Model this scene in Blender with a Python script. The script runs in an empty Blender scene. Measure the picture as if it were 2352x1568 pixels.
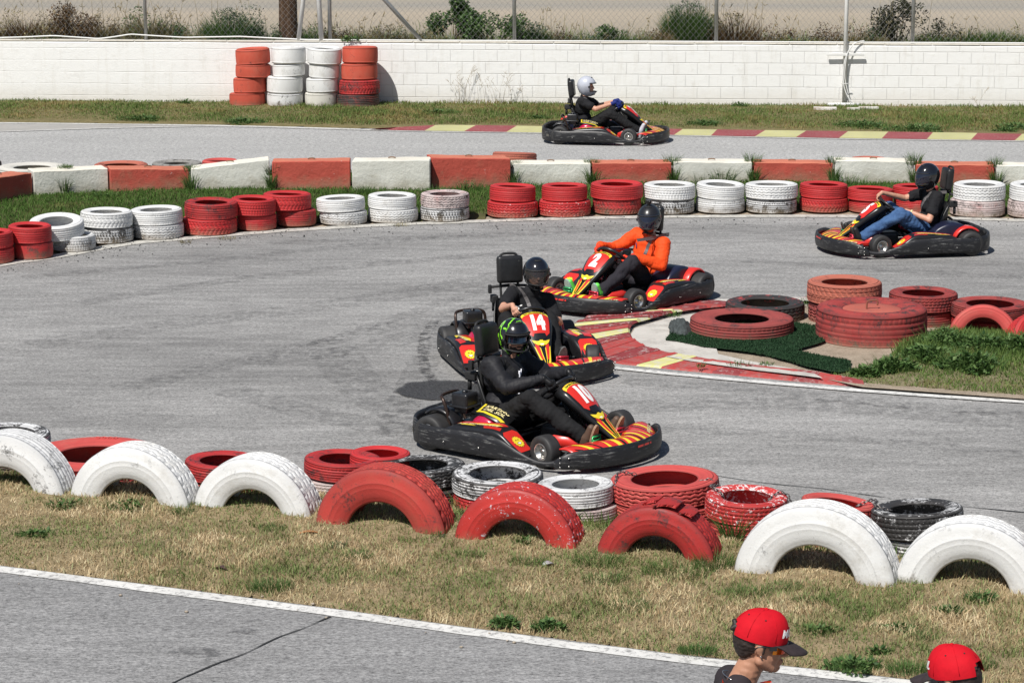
import bpy, bmesh, math, random
import numpy as np
from mathutils import Vector, Matrix, Euler, noise
from mathutils.bvhtree import BVHTree
random.seed(7); RNG = np.random.default_rng(7)
R = math.radians
SC = bpy.context.scene
COL = SC.collection
# ------------------------------------------------------------------ camera
PITCH, FPX, CAMH = 11.6, 2540.0, 5.0
cd = bpy.data.cameras.new('camera'); cam = bpy.data.objects.new('camera', cd); COL.objects.link(cam)
cam.location = (0, 0, CAMH); cam.rotation_euler = (R(90 - PITCH), 0, 0)
cd.sensor_width = 36; cd.lens = 36 * FPX / 1024; cd.clip_start = .5; cd.clip_end = 2000
SC.camera = cam
# ------------------------------------------------------------------ world, sun, exposure
SUN_GOING = Vector((.40, .62, -1.0)).normalized()
sun_el = math.asin(-SUN_GOING.z); sun_to = -SUN_GOING
w = bpy.data.worlds.new('World'); SC.world = w; w.use_nodes = True
nt = w.node_tree; bg = nt.nodes['Background']; sky = nt.nodes.new('ShaderNodeTexSky')
sky.sky_type = 'NISHITA'; sky.sun_disc = False; sky.sun_elevation = sun_el
sky.sun_rotation = math.atan2(sun_to.x, sun_to.y)
nt.links.new(sky.outputs[0], bg.inputs[0]); bg.inputs[1].default_value = .062
sl = bpy.data.lights.new('sun', 'SUN'); sl.energy = 4.9; sl.angle = R(.5); sl.color = (1, .965, .91)
so = bpy.data.objects.new('sun', sl); COL.objects.link(so)
so.rotation_euler = SUN_GOING.to_track_quat('-Z', 'Y').to_euler(); so.location = (-10, -10, 30)
SC.view_settings.view_transform = 'Standard'; SC.view_settings.look = 'None'
SC.view_settings.exposure = .14; SC.view_settings.gamma = 1
SC.render.engine = 'CYCLES'
# ------------------------------------------------------------------ survey: photo pixel (2352 wide) -> point at height z
K = 1024 / 2352
_cp, _sp = math.cos(R(PITCH)), math.sin(R(PITCH))
def P(u, v, z=0.0):
    a = (u * K - 512) / FPX; b = (341 - v * K) / FPX
    dy = _cp + b * _sp; dz = -_sp + b * _cp
    t = (z - CAMH) / dz
    return Vector((a * t, dy * t, z))
def proj(p):
    y, z = p[1], p[2] - CAMH
    f = y * _cp - z * _sp; up = y * _sp + z * _cp
    return (512 + FPX * p[0] / f) / K, (341 - FPX * up / f) / K
# ------------------------------------------------------------------ node helpers
class NT:
    def __init__(s, name, rough=.7, spec=.5):
        s.m = bpy.data.materials.new(name); s.m.use_nodes = True; s.t = s.m.node_tree
        s.b = s.t.nodes['Principled BSDF']; s.b.inputs['Roughness'].default_value = rough
        s.b.inputs['Specular IOR Level'].default_value = spec
    def n(s, typ, ins=None, **kw):
        x = s.t.nodes.new('ShaderNode' + typ)
        for k, v in kw.items(): setattr(x, k, v)
        for k, v in (ins or {}).items(): s.put(x, k, v)
        return x
    def put(s, x, k, v):
        i = x.inputs[k]
        if isinstance(v, bpy.types.NodeSocket): s.t.links.new(v, i)
        elif isinstance(v, bpy.types.Node): s.t.links.new(v.outputs[0], i)
        else:
            if i.type == 'RGBA' and len(v) == 3: v = (*v, 1)
            i.default_value = v
    def coord(s, scale=(1, 1, 1), rnd=False, rot=(0, 0, 0)):
        c = s.n('TexCoord').outputs['Object']
        if rnd:
            r = s.n('ObjectInfo').outputs['Random']
            mm = s.n('Math', {0: r, 1: 37.0}, operation='MULTIPLY')
            c = s.n('VectorMath', {0: c, 1: s.n('CombineXYZ', {0: mm, 1: mm, 2: mm})}, operation='ADD').outputs[0]
        return s.n('Mapping', {'Vector': c, 'Scale': scale, 'Rotation': rot}).outputs[0]
    def noise(s, c, scale, detail=5, rough=.55, dist=0):
        return s.n('TexNoise', {'Vector': c, 'Scale': scale, 'Detail': detail, 'Roughness': rough, 'Distortion': dist}).outputs['Fac']
    def ramp(s, f, stops, interp='LINEAR'):
        x = s.n('ValToRGB', {0: f}); cr = x.color_ramp; cr.interpolation = interp
        while len(cr.elements) < len(stops): cr.elements.new(.5)
        for e, (p, c) in zip(cr.elements, stops):
            e.position = p; e.color = (*c, 1) if len(c) == 3 else c
        return x.outputs[0]
    def step(s, f, a, b):
        return s.n('MapRange', {0: f, 1: a, 2: b, 3: 0.0, 4: 1.0}, clamp=True).outputs[0]
    def mix(s, f, a, b, mode='MIX'):
        x = s.n('Mix', data_type='RGBA', blend_type=mode)
        s.put(x, 0, f); s.put(x, 6, a); s.put(x, 7, b); return x.outputs[2]
    def math(s, op, a, b=0.0):
        return s.n('Math', {0: a, 1: b}, operation=op).outputs[0]
    def bump(s, h, strength=.5, dist=.01, normal=None):
        x = s.n('Bump', {'Strength': strength, 'Distance': dist, 'Height': h})
        if normal is not None: s.put(x, 'Normal', normal)
        return x.outputs[0]
    def out(s, color=None, normal=None, rough=None):
        if color is not None: s.put(s.b, 'Base Color', color)
        if normal is not None: s.put(s.b, 'Normal', normal)
        if rough is not None: s.put(s.b, 'Roughness', rough)
        return s.m
def plain(name, c, rough=.6, metal=0, coat=0, nz=0.0, scale=40, bump=0.0, spec=.5):
    s = NT(name, rough, spec); s.b.inputs['Metallic'].default_value = metal; s.b.inputs['Coat Weight'].default_value = coat
    co = s.coord(rnd=True); f = s.noise(co, scale, 4)
    d = tuple(max(0, x * (1 - nz)) for x in c); e = tuple(x * (1 + nz * .6) for x in c)
    col = s.ramp(f, [(.3, d), (.7, e)])
    return s.out(col, s.bump(f, bump, .004) if bump else None)
# ------------------------------------------------------------------ objects
def tag(o, label=None, cat=None, group=None, kind=None):
    if label: o['label'] = label
    if cat: o['category'] = cat
    if group: o['group'] = group
    if kind: o['kind'] = kind
    return o
def link(name, data, parent=None, mat=None, smooth=None):
    o = bpy.data.objects.new(name, data); COL.objects.link(o)
    if parent is not None: o.parent = parent
    if mat is not None:
        if len(o.data.materials) == 0: o.data.materials.append(mat)
        elif o.data.materials[0] != mat:
            o.material_slots[0].link = 'OBJECT'; o.material_slots[0].material = mat
    return o
def empty(name, loc=(0, 0, 0), rz=0.0, label=None, cat=None, group=None):
    o = bpy.data.objects.new(name, None); COL.objects.link(o); o.location = loc; o.rotation_euler = (0, 0, rz)
    o.empty_display_size = .1
    return tag(o, label, cat, group)
def mesh(name, vs, fs, smooth=False, mats=None, midx=None):
    me = bpy.data.meshes.new(name); me.from_pydata([tuple(v) for v in vs], [], [tuple(f) for f in fs]); me.update()
    if smooth: me.polygons.foreach_set('use_smooth', [True] * len(me.polygons))
    for m in (mats or []): me.materials.append(m)
    if midx is not None: me.polygons.foreach_set('material_index', midx)
    return me
def npmesh(name, V, F, mat=None, smooth=False, midx=None, mats=None):
    me = bpy.data.meshes.new(name); V = np.asarray(V, np.float32); F = np.asarray(F, np.int32); k = F.shape[1]
    me.vertices.add(len(V)); me.vertices.foreach_set('co', V.ravel())
    me.loops.add(F.size); me.loops.foreach_set('vertex_index', F.ravel())
    me.polygons.add(len(F)); me.polygons.foreach_set('loop_start', np.arange(0, F.size, k, dtype=np.int32))
    me.polygons.foreach_set('loop_total', np.full(len(F), k, np.int32))
    if mat: me.materials.append(mat)
    for m in (mats or []): me.materials.append(m)
    if midx is not None: me.polygons.foreach_set('material_index', midx)
    me.update(calc_edges=True); me.validate()
    if smooth: me.polygons.foreach_set('use_smooth', [True] * len(me.polygons))
    return me
class MB:
    """collects shapes into one mesh"""
    def __init__(s): s.v = []; s.f = []; s.sm = []
    def add(s, vs, fs, smooth=False):
        o = len(s.v); s.v += [tuple(v) for v in vs]; s.f += [tuple(i + o for i in f) for f in fs]; s.sm += [smooth] * len(fs); return s
    def box(s, c, d, rot=None, bev=0.0):
        bm = bmesh.new(); bmesh.ops.create_cube(bm, size=1)
        for v in bm.verts: v.co = Vector((v.co.x * d[0], v.co.y * d[1], v.co.z * d[2]))
        if bev: bmesh.ops.bevel(bm, geom=bm.edges[:], offset=bev, segments=3, affect='EDGES', profile=.6)
        m = Euler(rot).to_matrix() if rot else Matrix.Identity(3)
        c = Vector(c); bm.verts.index_update()
        s.add([m @ v.co + c for v in bm.verts], [[v.index for v in f.verts] for f in bm.faces], bool(bev)); bm.free(); return s
    def tube(s, pts, r, n=8, closed=False, caps=True):
        pts = [Vector(p) for p in pts]; N = len(pts); rs = r if isinstance(r, (list, tuple)) else [r] * N
        vs = []; up = None
        for i, p in enumerate(pts):
            a = pts[(i - 1) % N] if (closed or i > 0) else p; b = pts[(i + 1) % N] if (closed or i < N - 1) else p
            t = (b - a).normalized()
            if up is None:
                up = t.orthogonal().normalized()
            up = (up - t * up.dot(t)); up = up.normalized() if up.length > 1e-6 else t.orthogonal().normalized()
            q = t.cross(up)
            for k in range(n):
                an = 2 * math.pi * k / n; vs.append(p + (up * math.cos(an) + q * math.sin(an)) * rs[i])
        fs = []
        for i in range(N if closed else N - 1):
            for k in range(n):
                j = (i + 1) % N; fs.append((i * n + k, i * n + (k + 1) % n, j * n + (k + 1) % n, j * n + k))
        if caps and not closed: fs.append(tuple(range(n))[::-1]); fs.append(tuple((N - 1) * n + k for k in range(n)))
        return s.add(vs, fs, True)
    def lathe(s, prof, n=32, mat=None, closed=False):
        """prof: (r, z) revolved round z, then matrix"""
        m = mat or Matrix.Identity(4); L = len(prof); vs = []
        for k in range(n):
            a = 2 * math.pi * k / n
            for (r, z) in prof: vs.append(m @ Vector((r * math.cos(a), r * math.sin(a), z)))
        fs = []
        for k in range(n):
            j = (k + 1) % n
            for i in range(L if closed else L - 1):
                i2 = (i + 1) % L; fs.append((k * L + i, j * L + i, j * L + i2, k * L + i2))
        return s.add(vs, fs, True)
    def sphere(s, c, r, n=12):
        rr = r if isinstance(r, (tuple, list)) else (r, r, r)
        c = Vector(c); vs = [c + Vector((0, 0, rr[2]))]; fs = []; m = n // 2
        for i in range(1, m):
            a = math.pi * i / m
            for k in range(n):
                b = 2 * math.pi * k / n; vs.append(c + Vector((rr[0] * math.sin(a) * math.cos(b), rr[1] * math.sin(a) * math.sin(b), rr[2] * math.cos(a))))
        vs.append(c - Vector((0, 0, rr[2])))
        for k in range(n): fs.append((0, 1 + k, 1 + (k + 1) % n))
        for i in range(m - 2):
            for k in range(n): fs.append((1 + i * n + k, 1 + (i + 1) * n + k, 1 + (i + 1) * n + (k + 1) % n, 1 + i * n + (k + 1) % n))
        e = len(vs) - 1
        for k in range(n): fs.append((e, 1 + (m - 2) * n + (k + 1) % n, 1 + (m - 2) * n + k))
        return s.add(vs, fs, True)
    def mesh(s, name, mat=None):
        me = bpy.data.meshes.new(name); me.from_pydata(s.v, [], s.f); me.update()
        me.polygons.foreach_set('use_smooth', s.sm)
        if mat: me.materials.append(mat)
        return me
    def obj(s, name, mat, parent=None): return link(name, s.mesh(name, mat), parent)
def crom(pts, n=6, closed=False):
    """Catmull-Rom through tuples of any length"""
    pts = [np.array(p, float) for p in pts]; N = len(pts); out = []
    for i in range(N if closed else N - 1):
        if closed: a, b, c, d = pts[(i - 1) % N], pts[i], pts[(i + 1) % N], pts[(i + 2) % N]
        else: a, b, c, d = pts[max(i - 1, 0)], pts[i], pts[i + 1], pts[min(i + 2, N - 1)]
        for k in range(n):
            t = k / n; out.append(.5 * ((2 * b) + (c - a) * t + (2 * a - 5 * b + 4 * c - d) * t * t + (3 * b - a - 3 * c + d) * t ** 3))
    if not closed: out.append(pts[-1])
    return out
def sheet(name, uv, z, mat, kind='structure', cuts=0.0, noise_amp=0.0, edge=0.0):
    """flat polygon from surveyed outline, filled; edge roughens the outline"""
    pts = [P(u, v, z) for u, v in uv]
    return sheet_xy(name, [(p.x, p.y) for p in pts], z, mat, kind, edge)
def sheet_xy(name, pts, z, mat, kind='structure', edge=0.0, skirt=0.0):
    if edge:
        q = []
        for i in range(len(pts)):
            a = Vector((*pts[i], 0)); b = Vector((*pts[(i + 1) % len(pts)], 0)); L = (b - a).length
            n = int(min(L / .10, 700)) if L < 60 else 1
            for k in range(max(n, 1)):
                p = a.lerp(b, k / max(n, 1))
                if n > 1: p = p + Vector((noise.noise(p * 3.1), noise.noise(p * 3.1 + Vector((9, 9, 9))), 0)) * edge + Vector((0, noise.noise(p * 11) * edge * .5, 0))
                q.append((p.x, p.y))
        pts = q
    bm = bmesh.new(); vs = [bm.verts.new((x, y, z)) for x, y in pts]
    es = [bm.edges.new((vs[i], vs[(i + 1) % len(vs)])) for i in range(len(vs))]
    bmesh.ops.triangle_fill(bm, edges=es, use_beauty=True)
    for f in bm.faces:
        if f.normal.z < 0: f.normal_flip()
    if skirt:
        r = bmesh.ops.extrude_edge_only(bm, edges=es)
        for g in r['geom']:
            if isinstance(g, bmesh.types.BMVert): g.co.z -= skirt
    me = bpy.data.meshes.new(name); bm.to_mesh(me); bm.free(); me.materials.append(mat)
    o = link(name, me)
    if kind: o['kind'] = kind
    return o
def in_poly(x, y, poly):
    x = np.asarray(x); y = np.asarray(y); c = np.zeros(x.shape, bool); n = len(poly)
    for i in range(n):
        x0, y0 = poly[i]; x1, y1 = poly[(i + 1) % n]
        m = ((y0 > y) != (y1 > y)); xi = (x1 - x0) * (y - y0) / ((y1 - y0) if y1 != y0 else 1e-9) + x0
        c ^= m & (x < xi)
    return c
def scatter(poly, dens):
    xs = [p[0] for p in poly]; ys = [p[1] for p in poly]
    a, b, c, d = min(xs), max(xs), min(ys), max(ys); n = int((b - a) * (d - c) * dens)
    X = RNG.uniform(a, b, n); Y = RNG.uniform(c, d, n); m = in_poly(X, Y, poly)
    return X[m], Y[m]
def vnoise(X, Y, s, seed=0):
    """cheap value noise on arrays"""
    x = X / s + seed * 17.3; y = Y / s + seed * 9.1; xi = np.floor(x); yi = np.floor(y); fx = x - xi; fy = y - yi
    fx = fx * fx * (3 - 2 * fx); fy = fy * fy * (3 - 2 * fy)
    h = lambda a, b: np.modf(np.abs(np.sin(a * 127.1 + b * 311.7 + seed) * 43758.5453))[0]
    return (h(xi, yi) * (1 - fx) + h(xi + 1, yi) * fx) * (1 - fy) + (h(xi, yi + 1) * (1 - fx) + h(xi + 1, yi + 1) * fx) * fy
def blades(X, Y, Z, H, Wd, lean=.6, az=None):
    """five-vertex bent blades -> V, F arrays (tri)"""
    n = len(X); a = RNG.uniform(0, 2 * np.pi, n) if az is None else az; L = RNG.uniform(.2, 1, n) * lean
    f = RNG.uniform(0, 2 * np.pi, n); wx = np.cos(f) * Wd / 2; wy = np.sin(f) * Wd / 2
    dx = np.cos(a) * L * H; dy = np.sin(a) * L * H
    h2 = H * np.sqrt(np.clip(1 - (L * .8) ** 2, .1, 1))
    V = np.zeros((n, 5, 3), np.float32)
    V[:, 0] = np.stack([X - wx, Y - wy, Z], 1); V[:, 1] = np.stack([X + wx, Y + wy, Z], 1)
    V[:, 2] = np.stack([X - wx * .8 + dx * .35, Y - wy * .8 + dy * .35, Z + h2 * .6], 1)
    V[:, 3] = np.stack([X + wx * .8 + dx * .35, Y + wy * .8 + dy * .35, Z + h2 * .6], 1)
    V[:, 4] = np.stack([X + dx, Y + dy, Z + h2], 1)
    b = (np.arange(n) * 5)[:, None]
    F = np.concatenate([b + np.array([[0, 1, 3]]), b + np.array([[0, 3, 2]]), b + np.array([[2, 3, 4]])])
    return V.reshape(-1, 3), F
def merge(parts):
    V = []; F = []; o = 0
    for v, f in parts: V.append(v); F.append(f + o); o += len(v)
    return np.concatenate(V), np.concatenate(F)
ORD = ['first', 'second', 'third', 'fourth', 'fifth', 'sixth', 'seventh', 'eighth', 'ninth', 'tenth', 'eleventh', 'twelfth', 'thirteenth', 'fourteenth', 'fifteenth', 'sixteenth', 'seventeenth', 'eighteenth', 'nineteenth', 'twentieth', 'twenty-first', 'twenty-second', 'twenty-third']
# ================================================================== materials of the setting
def asphalt(name, lo, hi, tint=(1, 1, 1), sp=70, streak=(.35, 1.5, 1)):
    s = NT(name, .85, .3)
    c = s.coord(); c2 = s.coord(scale=streak, rot=(0, 0, .12))
    big = s.math('ADD', s.math('MULTIPLY', s.noise(c2, .55, 8, .62, .3), .6), s.math('MULTIPLY', s.noise(s.coord(scale=(.5, 1.3, 1)), .28, 4, .5, .6), .4)); mid = s.noise(c2, 4.5, 8, .72); fine = s.math('ADD', s.math('MULTIPLY', s.noise(s.coord(scale=(.9, 1.2, 1)), sp, 4, .8), .55), s.math('MULTIPLY', s.noise(s.coord(scale=(.8, 1.3, 1)), sp * .42, 3, .75), .45))
    vor = s.n('TexVoronoi', {'Vector': c, 'Scale': sp * 1.6, 'Randomness': 1.0}, feature='F1').outputs['Distance']
    f = s.math('ADD', s.math('MULTIPLY', big, .55), s.math('MULTIPLY', mid, .45))
    L = lambda x: tuple(x * t for t in tint)
    base = s.ramp(f, [(.34, L(lo)), (.5, L((lo + hi) / 2)), (.64, L(hi))])
    grit = s.ramp(fine, [(.36, (.34, .34, .34)), (.5, (1, 1, 1)), (.63, (1.6, 1.6, 1.58))])
    col = s.mix(1.0, base, grit, 'MULTIPLY')
    fleck = s.step(vor, .16, .05)
    col = s.mix(s.math('MULTIPLY', fleck, .35), col, (.42, .42, .41))
    h = s.math('ADD', fine, s.math('MULTIPLY', vor, .6))
    return s.out(col, s.bump(h, .55, .006))
ASPH = asphalt('asphalt', .138, .375, (1, .98, .955))
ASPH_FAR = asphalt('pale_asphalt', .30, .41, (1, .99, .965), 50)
ASPH_NEAR = asphalt('coarse_asphalt', .165, .32, (1, .99, .985), 62)
def soil(name, a, b, sc=6):
    s = NT(name, .95, .2); c = s.coord(); f = s.noise(c, sc, 9, .7); g = s.noise(c, 90, 3, .6)
    col = s.mix(1.0, s.ramp(f, [(.3, a), (.7, b)]), s.ramp(g, [(.3, (.65, .65, .65)), (.7, (1.25, 1.25, 1.25))]), 'MULTIPLY')
    return s.out(col, s.bump(s.math('ADD', f, g), .6, .02))
DIRT = soil('dirt', (.27, .215, .16), (.42, .35, .27))
DRYSOIL = soil('dry_turf_soil', (.17, .13, .07), (.36, .28, .17), 9)
GREENSOIL = soil('green_turf_soil', (.05, .06, .02), (.13, .12, .055), 7)
def wornpaint(name, c, under=(.25, .245, .24), wear=.5, sc=14, rough=.7, soft=.06, dirt=.0):
    s = NT(name, rough, .3); co = s.coord(rnd=False); f = s.noise(co, sc, 9, .72); g = s.noise(co, 70, 3)
    m = s.step(s.math('ADD', s.math('MULTIPLY', f, .8), s.math('MULTIPLY', g, .2)), wear - soft, wear + soft)
    l = s.noise(co, 2.2, 4); pc = s.mix(s.step(l, .3, .75), tuple(x * .8 for x in c), c)
    col = s.mix(m, under, pc)
    return s.out(col, s.bump(s.math('ADD', f, s.math('MULTIPLY', g, .6)), .5, .006))
LINE_W = wornpaint('worn_white_line', (.72, .71, .68), (.27, .265, .26), .44, 20)
LINE_OLD = wornpaint('faded_white_line', (.58, .56, .51), (.27, .265, .25), .47, 9)
# ================================================================== ground, roads
def uvp(uv): return [(P(u, v).x, P(u, v).y) for u, v in uv]
WL, WR = P(0, 90, 1.12), P(2352, 101, 1.12)
wdir = (WR - WL); wdir.z = 0; wdir.normalize(); wnor = Vector((wdir.y, -wdir.x, 0))      # wnor faces the camera
W0 = Vector((WL.x, WL.y, 0)) - wdir * 16; W1 = Vector((WR.x, WR.y, 0)) + wdir * 16
sheet_xy('ground', [(-150, -40), (150, -40), (150, 60), (-150, 60)], -.012, DIRT)
# edges (image survey), left to right, carried past the frame
NEAR_ROAD = [(-900, 1195), (0, 1298), (403, 1350), (803, 1402), (1088, 1442), (1548, 1501), (1958, 1545), (2352, 1590), (3200, 1690)]
ARCH_ROW = [(-900, 1085), (0, 1135), (300, 1150), (600, 1172), (900, 1198), (1200, 1228), (1500, 1262), (1800, 1295), (2100, 1322), (2352, 1345), (3200, 1430)]
NEAR_ROW = [(u, v - 34) for u, v in ARCH_ROW]
MID_EDGE = [(-900, 800), (-300, 678), (0, 606), (120, 588), (300, 556), (430, 545), (600, 531), (800, 518), (1000, 511), (1300, 500), (1600, 494), (2000, 494), (2352, 503), (3200, 540)]
BLOCK_BACK = [(-900, 520), (-300, 440), (0, 416), (300, 408), (600, 402), (800, 401), (1100, 400), (1500, 396), (2352, 402), (3200, 415)]
FAR_EDGE = [(-900, 279), (0, 280), (500, 286), (830, 295), (1100, 292), (1580, 301), (2200, 308), (2352, 310), (3200, 325)]
sheet('main_track', NEAR_ROW + MID_EDGE[::-1], .002, ASPH)
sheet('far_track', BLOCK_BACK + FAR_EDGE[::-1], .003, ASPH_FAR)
nr = uvp(NEAR_ROAD)
sheet_xy('near_road', [(-40, -20)] + [(-40, nr[0][1])] + nr + [(40, nr[-1][1]), (40, -20)], .004, ASPH_NEAR)
def strip(name, uv, wd, z, mat, side=1, edge=.012, n=8):
    """ribbon of real width wd along surveyed line"""
    pts = [P(u, v, z) for u, v in uv]; pts = [Vector(p) for p in crom([tuple(p) for p in pts], n)]
    # even steps
    out = [pts[0]]; 
    for p in pts[1:]:
        d = (p - out[-1]).length; k = max(1, int(d / .12)); a = out[-1].copy()
        for i in range(1, k + 1): out.append(a.lerp(p, i / k))
    vs = []; fs = []
    for i, p in enumerate(out):
        t = (out[min(i + 1, len(out) - 1)] - out[max(i - 1, 0)]).normalized(); nn = Vector((-t.y, t.x, 0)) * side
        e0 = noise.noise(p * 4) * edge; e1 = noise.noise(p * 4 + Vector((5, 5, 5))) * edge
        vs += [p + nn * e0, p + nn * (wd + e1)]
        if i: fs.append((2 * i - 2, 2 * i, 2 * i + 1, 2 * i - 1))
    me = mesh(name, vs, fs, mats=[mat]); o = link(name, me); o['kind'] = 'structure'
    for f in me.polygons:
        if f.normal.z < 0: me.flip_normals(); break
    return o
strip('near_edge_line', NEAR_ROAD, .13, .009, LINE_W, side=-1)
strip('far_edge_line', [(-600, 312), (-200, 306), (0, 301), (250, 293), (500, 289), (830, 297), (1000, 301), (1163, 303), (1560, 310), (1900, 317), (2352, 323), (3000, 335)], .07, .012, LINE_W, side=-1)
strip('left_shoulder_line', [(-600, 279), (0, 281), (500, 287), (830, 295)], .10, .014, LINE_W, side=-1)
strip('mid_edge_line', [(-300, 684), (0, 612), (120, 594), (300, 562), (430, 550), (600, 536), (800, 523), (1000, 514), (1300, 504), (1600, 499), (2000, 499), (2352, 508), (2800, 520)], .22, .008, LINE_OLD, side=1)
strip('island_edge_line', [(1300, 800), (1350, 826), (1403, 838), (1500, 849), (1700, 868), (1975, 892), (2352, 918), (2900, 950)], .11, .013, LINE_W, side=-1)
CONC = wornpaint('pale_shoulder', (.42, .40, .37), (.34, .33, .31), .5, 6)
sheet('shoulder', [(-600, 279), (0, 281), (500, 287), (700, 291), (500, 290), (250, 294), (0, 302), (-600, 313)], .009, CONC)
# crack, joint and skids
def thin(name, uv, wd, z, mat):
    return strip(name, uv, wd, z, mat, edge=wd * .8, n=10)
CRACK = plain('crack_tar', (.03, .03, .03), .9)
thin('road_crack', [(360, 1585), (480, 1530), (560, 1500), (640, 1462), (700, 1440), (760, 1414)], .012, .010, CRACK)
thin('road_joint', [(1640, 1090), (1760, 1108), (1900, 1122), (2100, 1150), (2352, 1175), (2600, 1200)], .010, .008, CRACK)
s = NT('tyre_smear', .8, .3); c = s.coord(scale=(1, 1, 1)); f = s.noise(c, 9, 6, .7)
tr = s.n('BsdfTransparent'); mx = s.n('MixShader')
s.out((.055, .055, .058)); s.t.links.new(s.math('MULTIPLY', s.step(f, .42, .75), .34), mx.inputs[0]); s.t.links.new(tr.outputs[0], mx.inputs[1]); s.t.links.new(s.b.outputs[0], mx.inputs[2])
s.t.links.new(mx.outputs[0], s.t.nodes['Material Output'].inputs[0]); SMEAR = s.m
strip('skid_mark', [(985, 735), (968, 765), (960, 800), (966, 845), (988, 884)], .10, .0054, (lambda m: (setattr([n for n in m.node_tree.nodes if n.type == 'MATH' and n.operation == 'MULTIPLY' and not n.inputs[1].is_linked][-1].inputs[1], 'default_value', .7), m)[1])(SMEAR.copy()), edge=.03)
for i, (uv, wd) in enumerate([([(975, 745), (958, 790), (960, 840), (985, 882)], .13),
        ([(1010, 930), (1060, 955), (1130, 990)], .13),
        ([(1300, 640), (1150, 680), (980, 740), (800, 790), (560, 820)], .45), ([(1350, 610), (1180, 640), (1000, 690), (820, 750), (700, 790)], .22), ([(1230, 690), (1050, 735), (960, 800), (900, 900), (860, 1000)], .3),
        ([(200, 700), (600, 640), (1100, 590), (1500, 560)], .3), ([(100, 800), (450, 750), (900, 690), (1290, 620)], .5), ([(300, 900), (600, 830), (900, 760), (1200, 690)], .35), ([(700, 800), (760, 880), (880, 960), (1100, 1020)], .5), ([(480, 900), (700, 960), (950, 1010)], .4),
        ([(1400, 950), (1800, 940), (2352, 985)], .5), ([(1500, 990), (1900, 1010), (2352, 1050)], .25), ([(1420, 880), (1700, 900), (2000, 930), (2352, 960)], .3), ([(60, 640), (500, 600), (1000, 550), (1500, 530)], .25),
        ([(1700, 600), (1900, 615), (2352, 640)], .3), ([(620, 560), (1000, 545), (1500, 520), (2200, 530)], .25)]):
    strip('skid_mark', uv, wd, .006 + .0004 * i, SMEAR, edge=.04)
def blob_xy(uc, vc, ru, rv, n=48, amp=.12, sd=0):
    return [(uc + ru * math.cos(a) * (1 + amp * noise.noise(Vector((math.cos(a) * 1.6, math.sin(a) * 1.6, sd)))), vc + rv * math.sin(a) * (1 + amp * noise.noise(Vector((math.cos(a) * 1.6, math.sin(a) * 1.6, sd + 5))))) for a in [2 * math.pi * k / n for k in range(n)]]
s = NT('wet_asphalt', .75, .3); c = s.coord(); pc = P(1014, 897); q = s.n('Mapping', {'Vector': s.n('VectorMath', {0: c, 1: tuple(-x for x in pc)}, operation='ADD').outputs[0], 'Scale': (1 / .42, 1 / .42, 0)}).outputs[0]
ln = s.n('VectorMath', {0: q}, operation='LENGTH').outputs['Value']; ed = s.math('ADD', ln, s.math('MULTIPLY', s.math('SUBTRACT', s.noise(c, 5, 6, .7), .5), .55))
tr = s.n('BsdfTransparent'); mx = s.n('MixShader'); gr = s.noise(c, 60, 4, .8)
s.out(s.ramp(gr, [(.38, (.012, .012, .013)), (.62, (.085, .085, .088))]), s.bump(gr, .5, .006)); s.t.links.new(s.math('MULTIPLY', s.step(ed, 1.0, .90), .90), mx.inputs[0]); s.t.links.new(tr.outputs[0], mx.inputs[1]); s.t.links.new(s.b.outputs[0], mx.inputs[2])
s.t.links.new(mx.outputs[0], s.t.nodes['Material Output'].inputs[0]); WET = s.m
pw = P(1014, 897); sheet_xy('wet_patch', [(pw.x + .62 * math.cos(a * math.pi / 16), pw.y + .62 * math.sin(a * math.pi / 16)) for a in range(32)], .0125, WET)
STN = SMEAR.copy(); [n for n in STN.node_tree.nodes if n.type == 'MATH' and n.operation == 'MULTIPLY' and not n.inputs[1].is_linked][-1].inputs[1].default_value = .75
for i, (a, b, c_, d) in enumerate([(568, 1448, 40, 6), (455, 1495, 60, 9), (590, 1425, 30, 4)]):
    sheet('asphalt_stain', blob_xy(a, b, c_, d, amp=.9, sd=i), .011 + i * .001, STN)
# flat painted kerb along the far edge
KR = wornpaint('kerb_red_faded', (.30, .075, .08), (.36, .28, .26), .40, 30); KY = wornpaint('kerb_yellow_faded', (.52, .50, .24), (.38, .36, .29), .42, 30)
lo = [848, 975, 1066, 1163, 1255, 1350, 1450, 1548, 1633, 1734, 1828, 1927, 2025, 2129, 2230, 2331, 2430, 2530, 2630, 2730]
hi = [870, 1000, 1093, 1187, 1280, 1375, 1475, 1568, 1647, 1758, 1852, 1948, 2040, 2143, 2245, 2348, 2447, 2547, 2647, 2747]
fl = lambda u: np.interp(u, [830, 1000, 1163, 1560, 1900, 2352, 3000], [297, 300, 302.5, 309.5, 316, 322, 334])
fh = lambda u: np.interp(u, [830, 880, 960, 1010, 1180, 1580, 2200, 2352, 3000], [296.5, 293, 289, 286, 288, 296, 304, 307, 318])
vs = []; fs = []; mi = []
for i in range(len(lo) - 1):
    n = 6
    for k in range(n):
        a0, a1 = lo[i] + (lo[i + 1] - lo[i]) * k / n, lo[i] + (lo[i + 1] - lo[i]) * (k + 1) / n
        b0, b1 = hi[i] + (hi[i + 1] - hi[i]) * k / n, hi[i] + (hi[i + 1] - hi[i]) * (k + 1) / n
        o = len(vs); vs += [P(a0, fl(a0), .008), P(a1, fl(a1), .008), P(b1, fh(b1), .05), P(b0, fh(b0), .05)]; fs.append((o, o + 1, o + 2, o + 3)); mi.append(i % 2)
o = link('far_kerb', mesh('far_kerb', vs, fs, mats=[KR, KY], midx=mi)); o['kind'] = 'structure'
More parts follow.
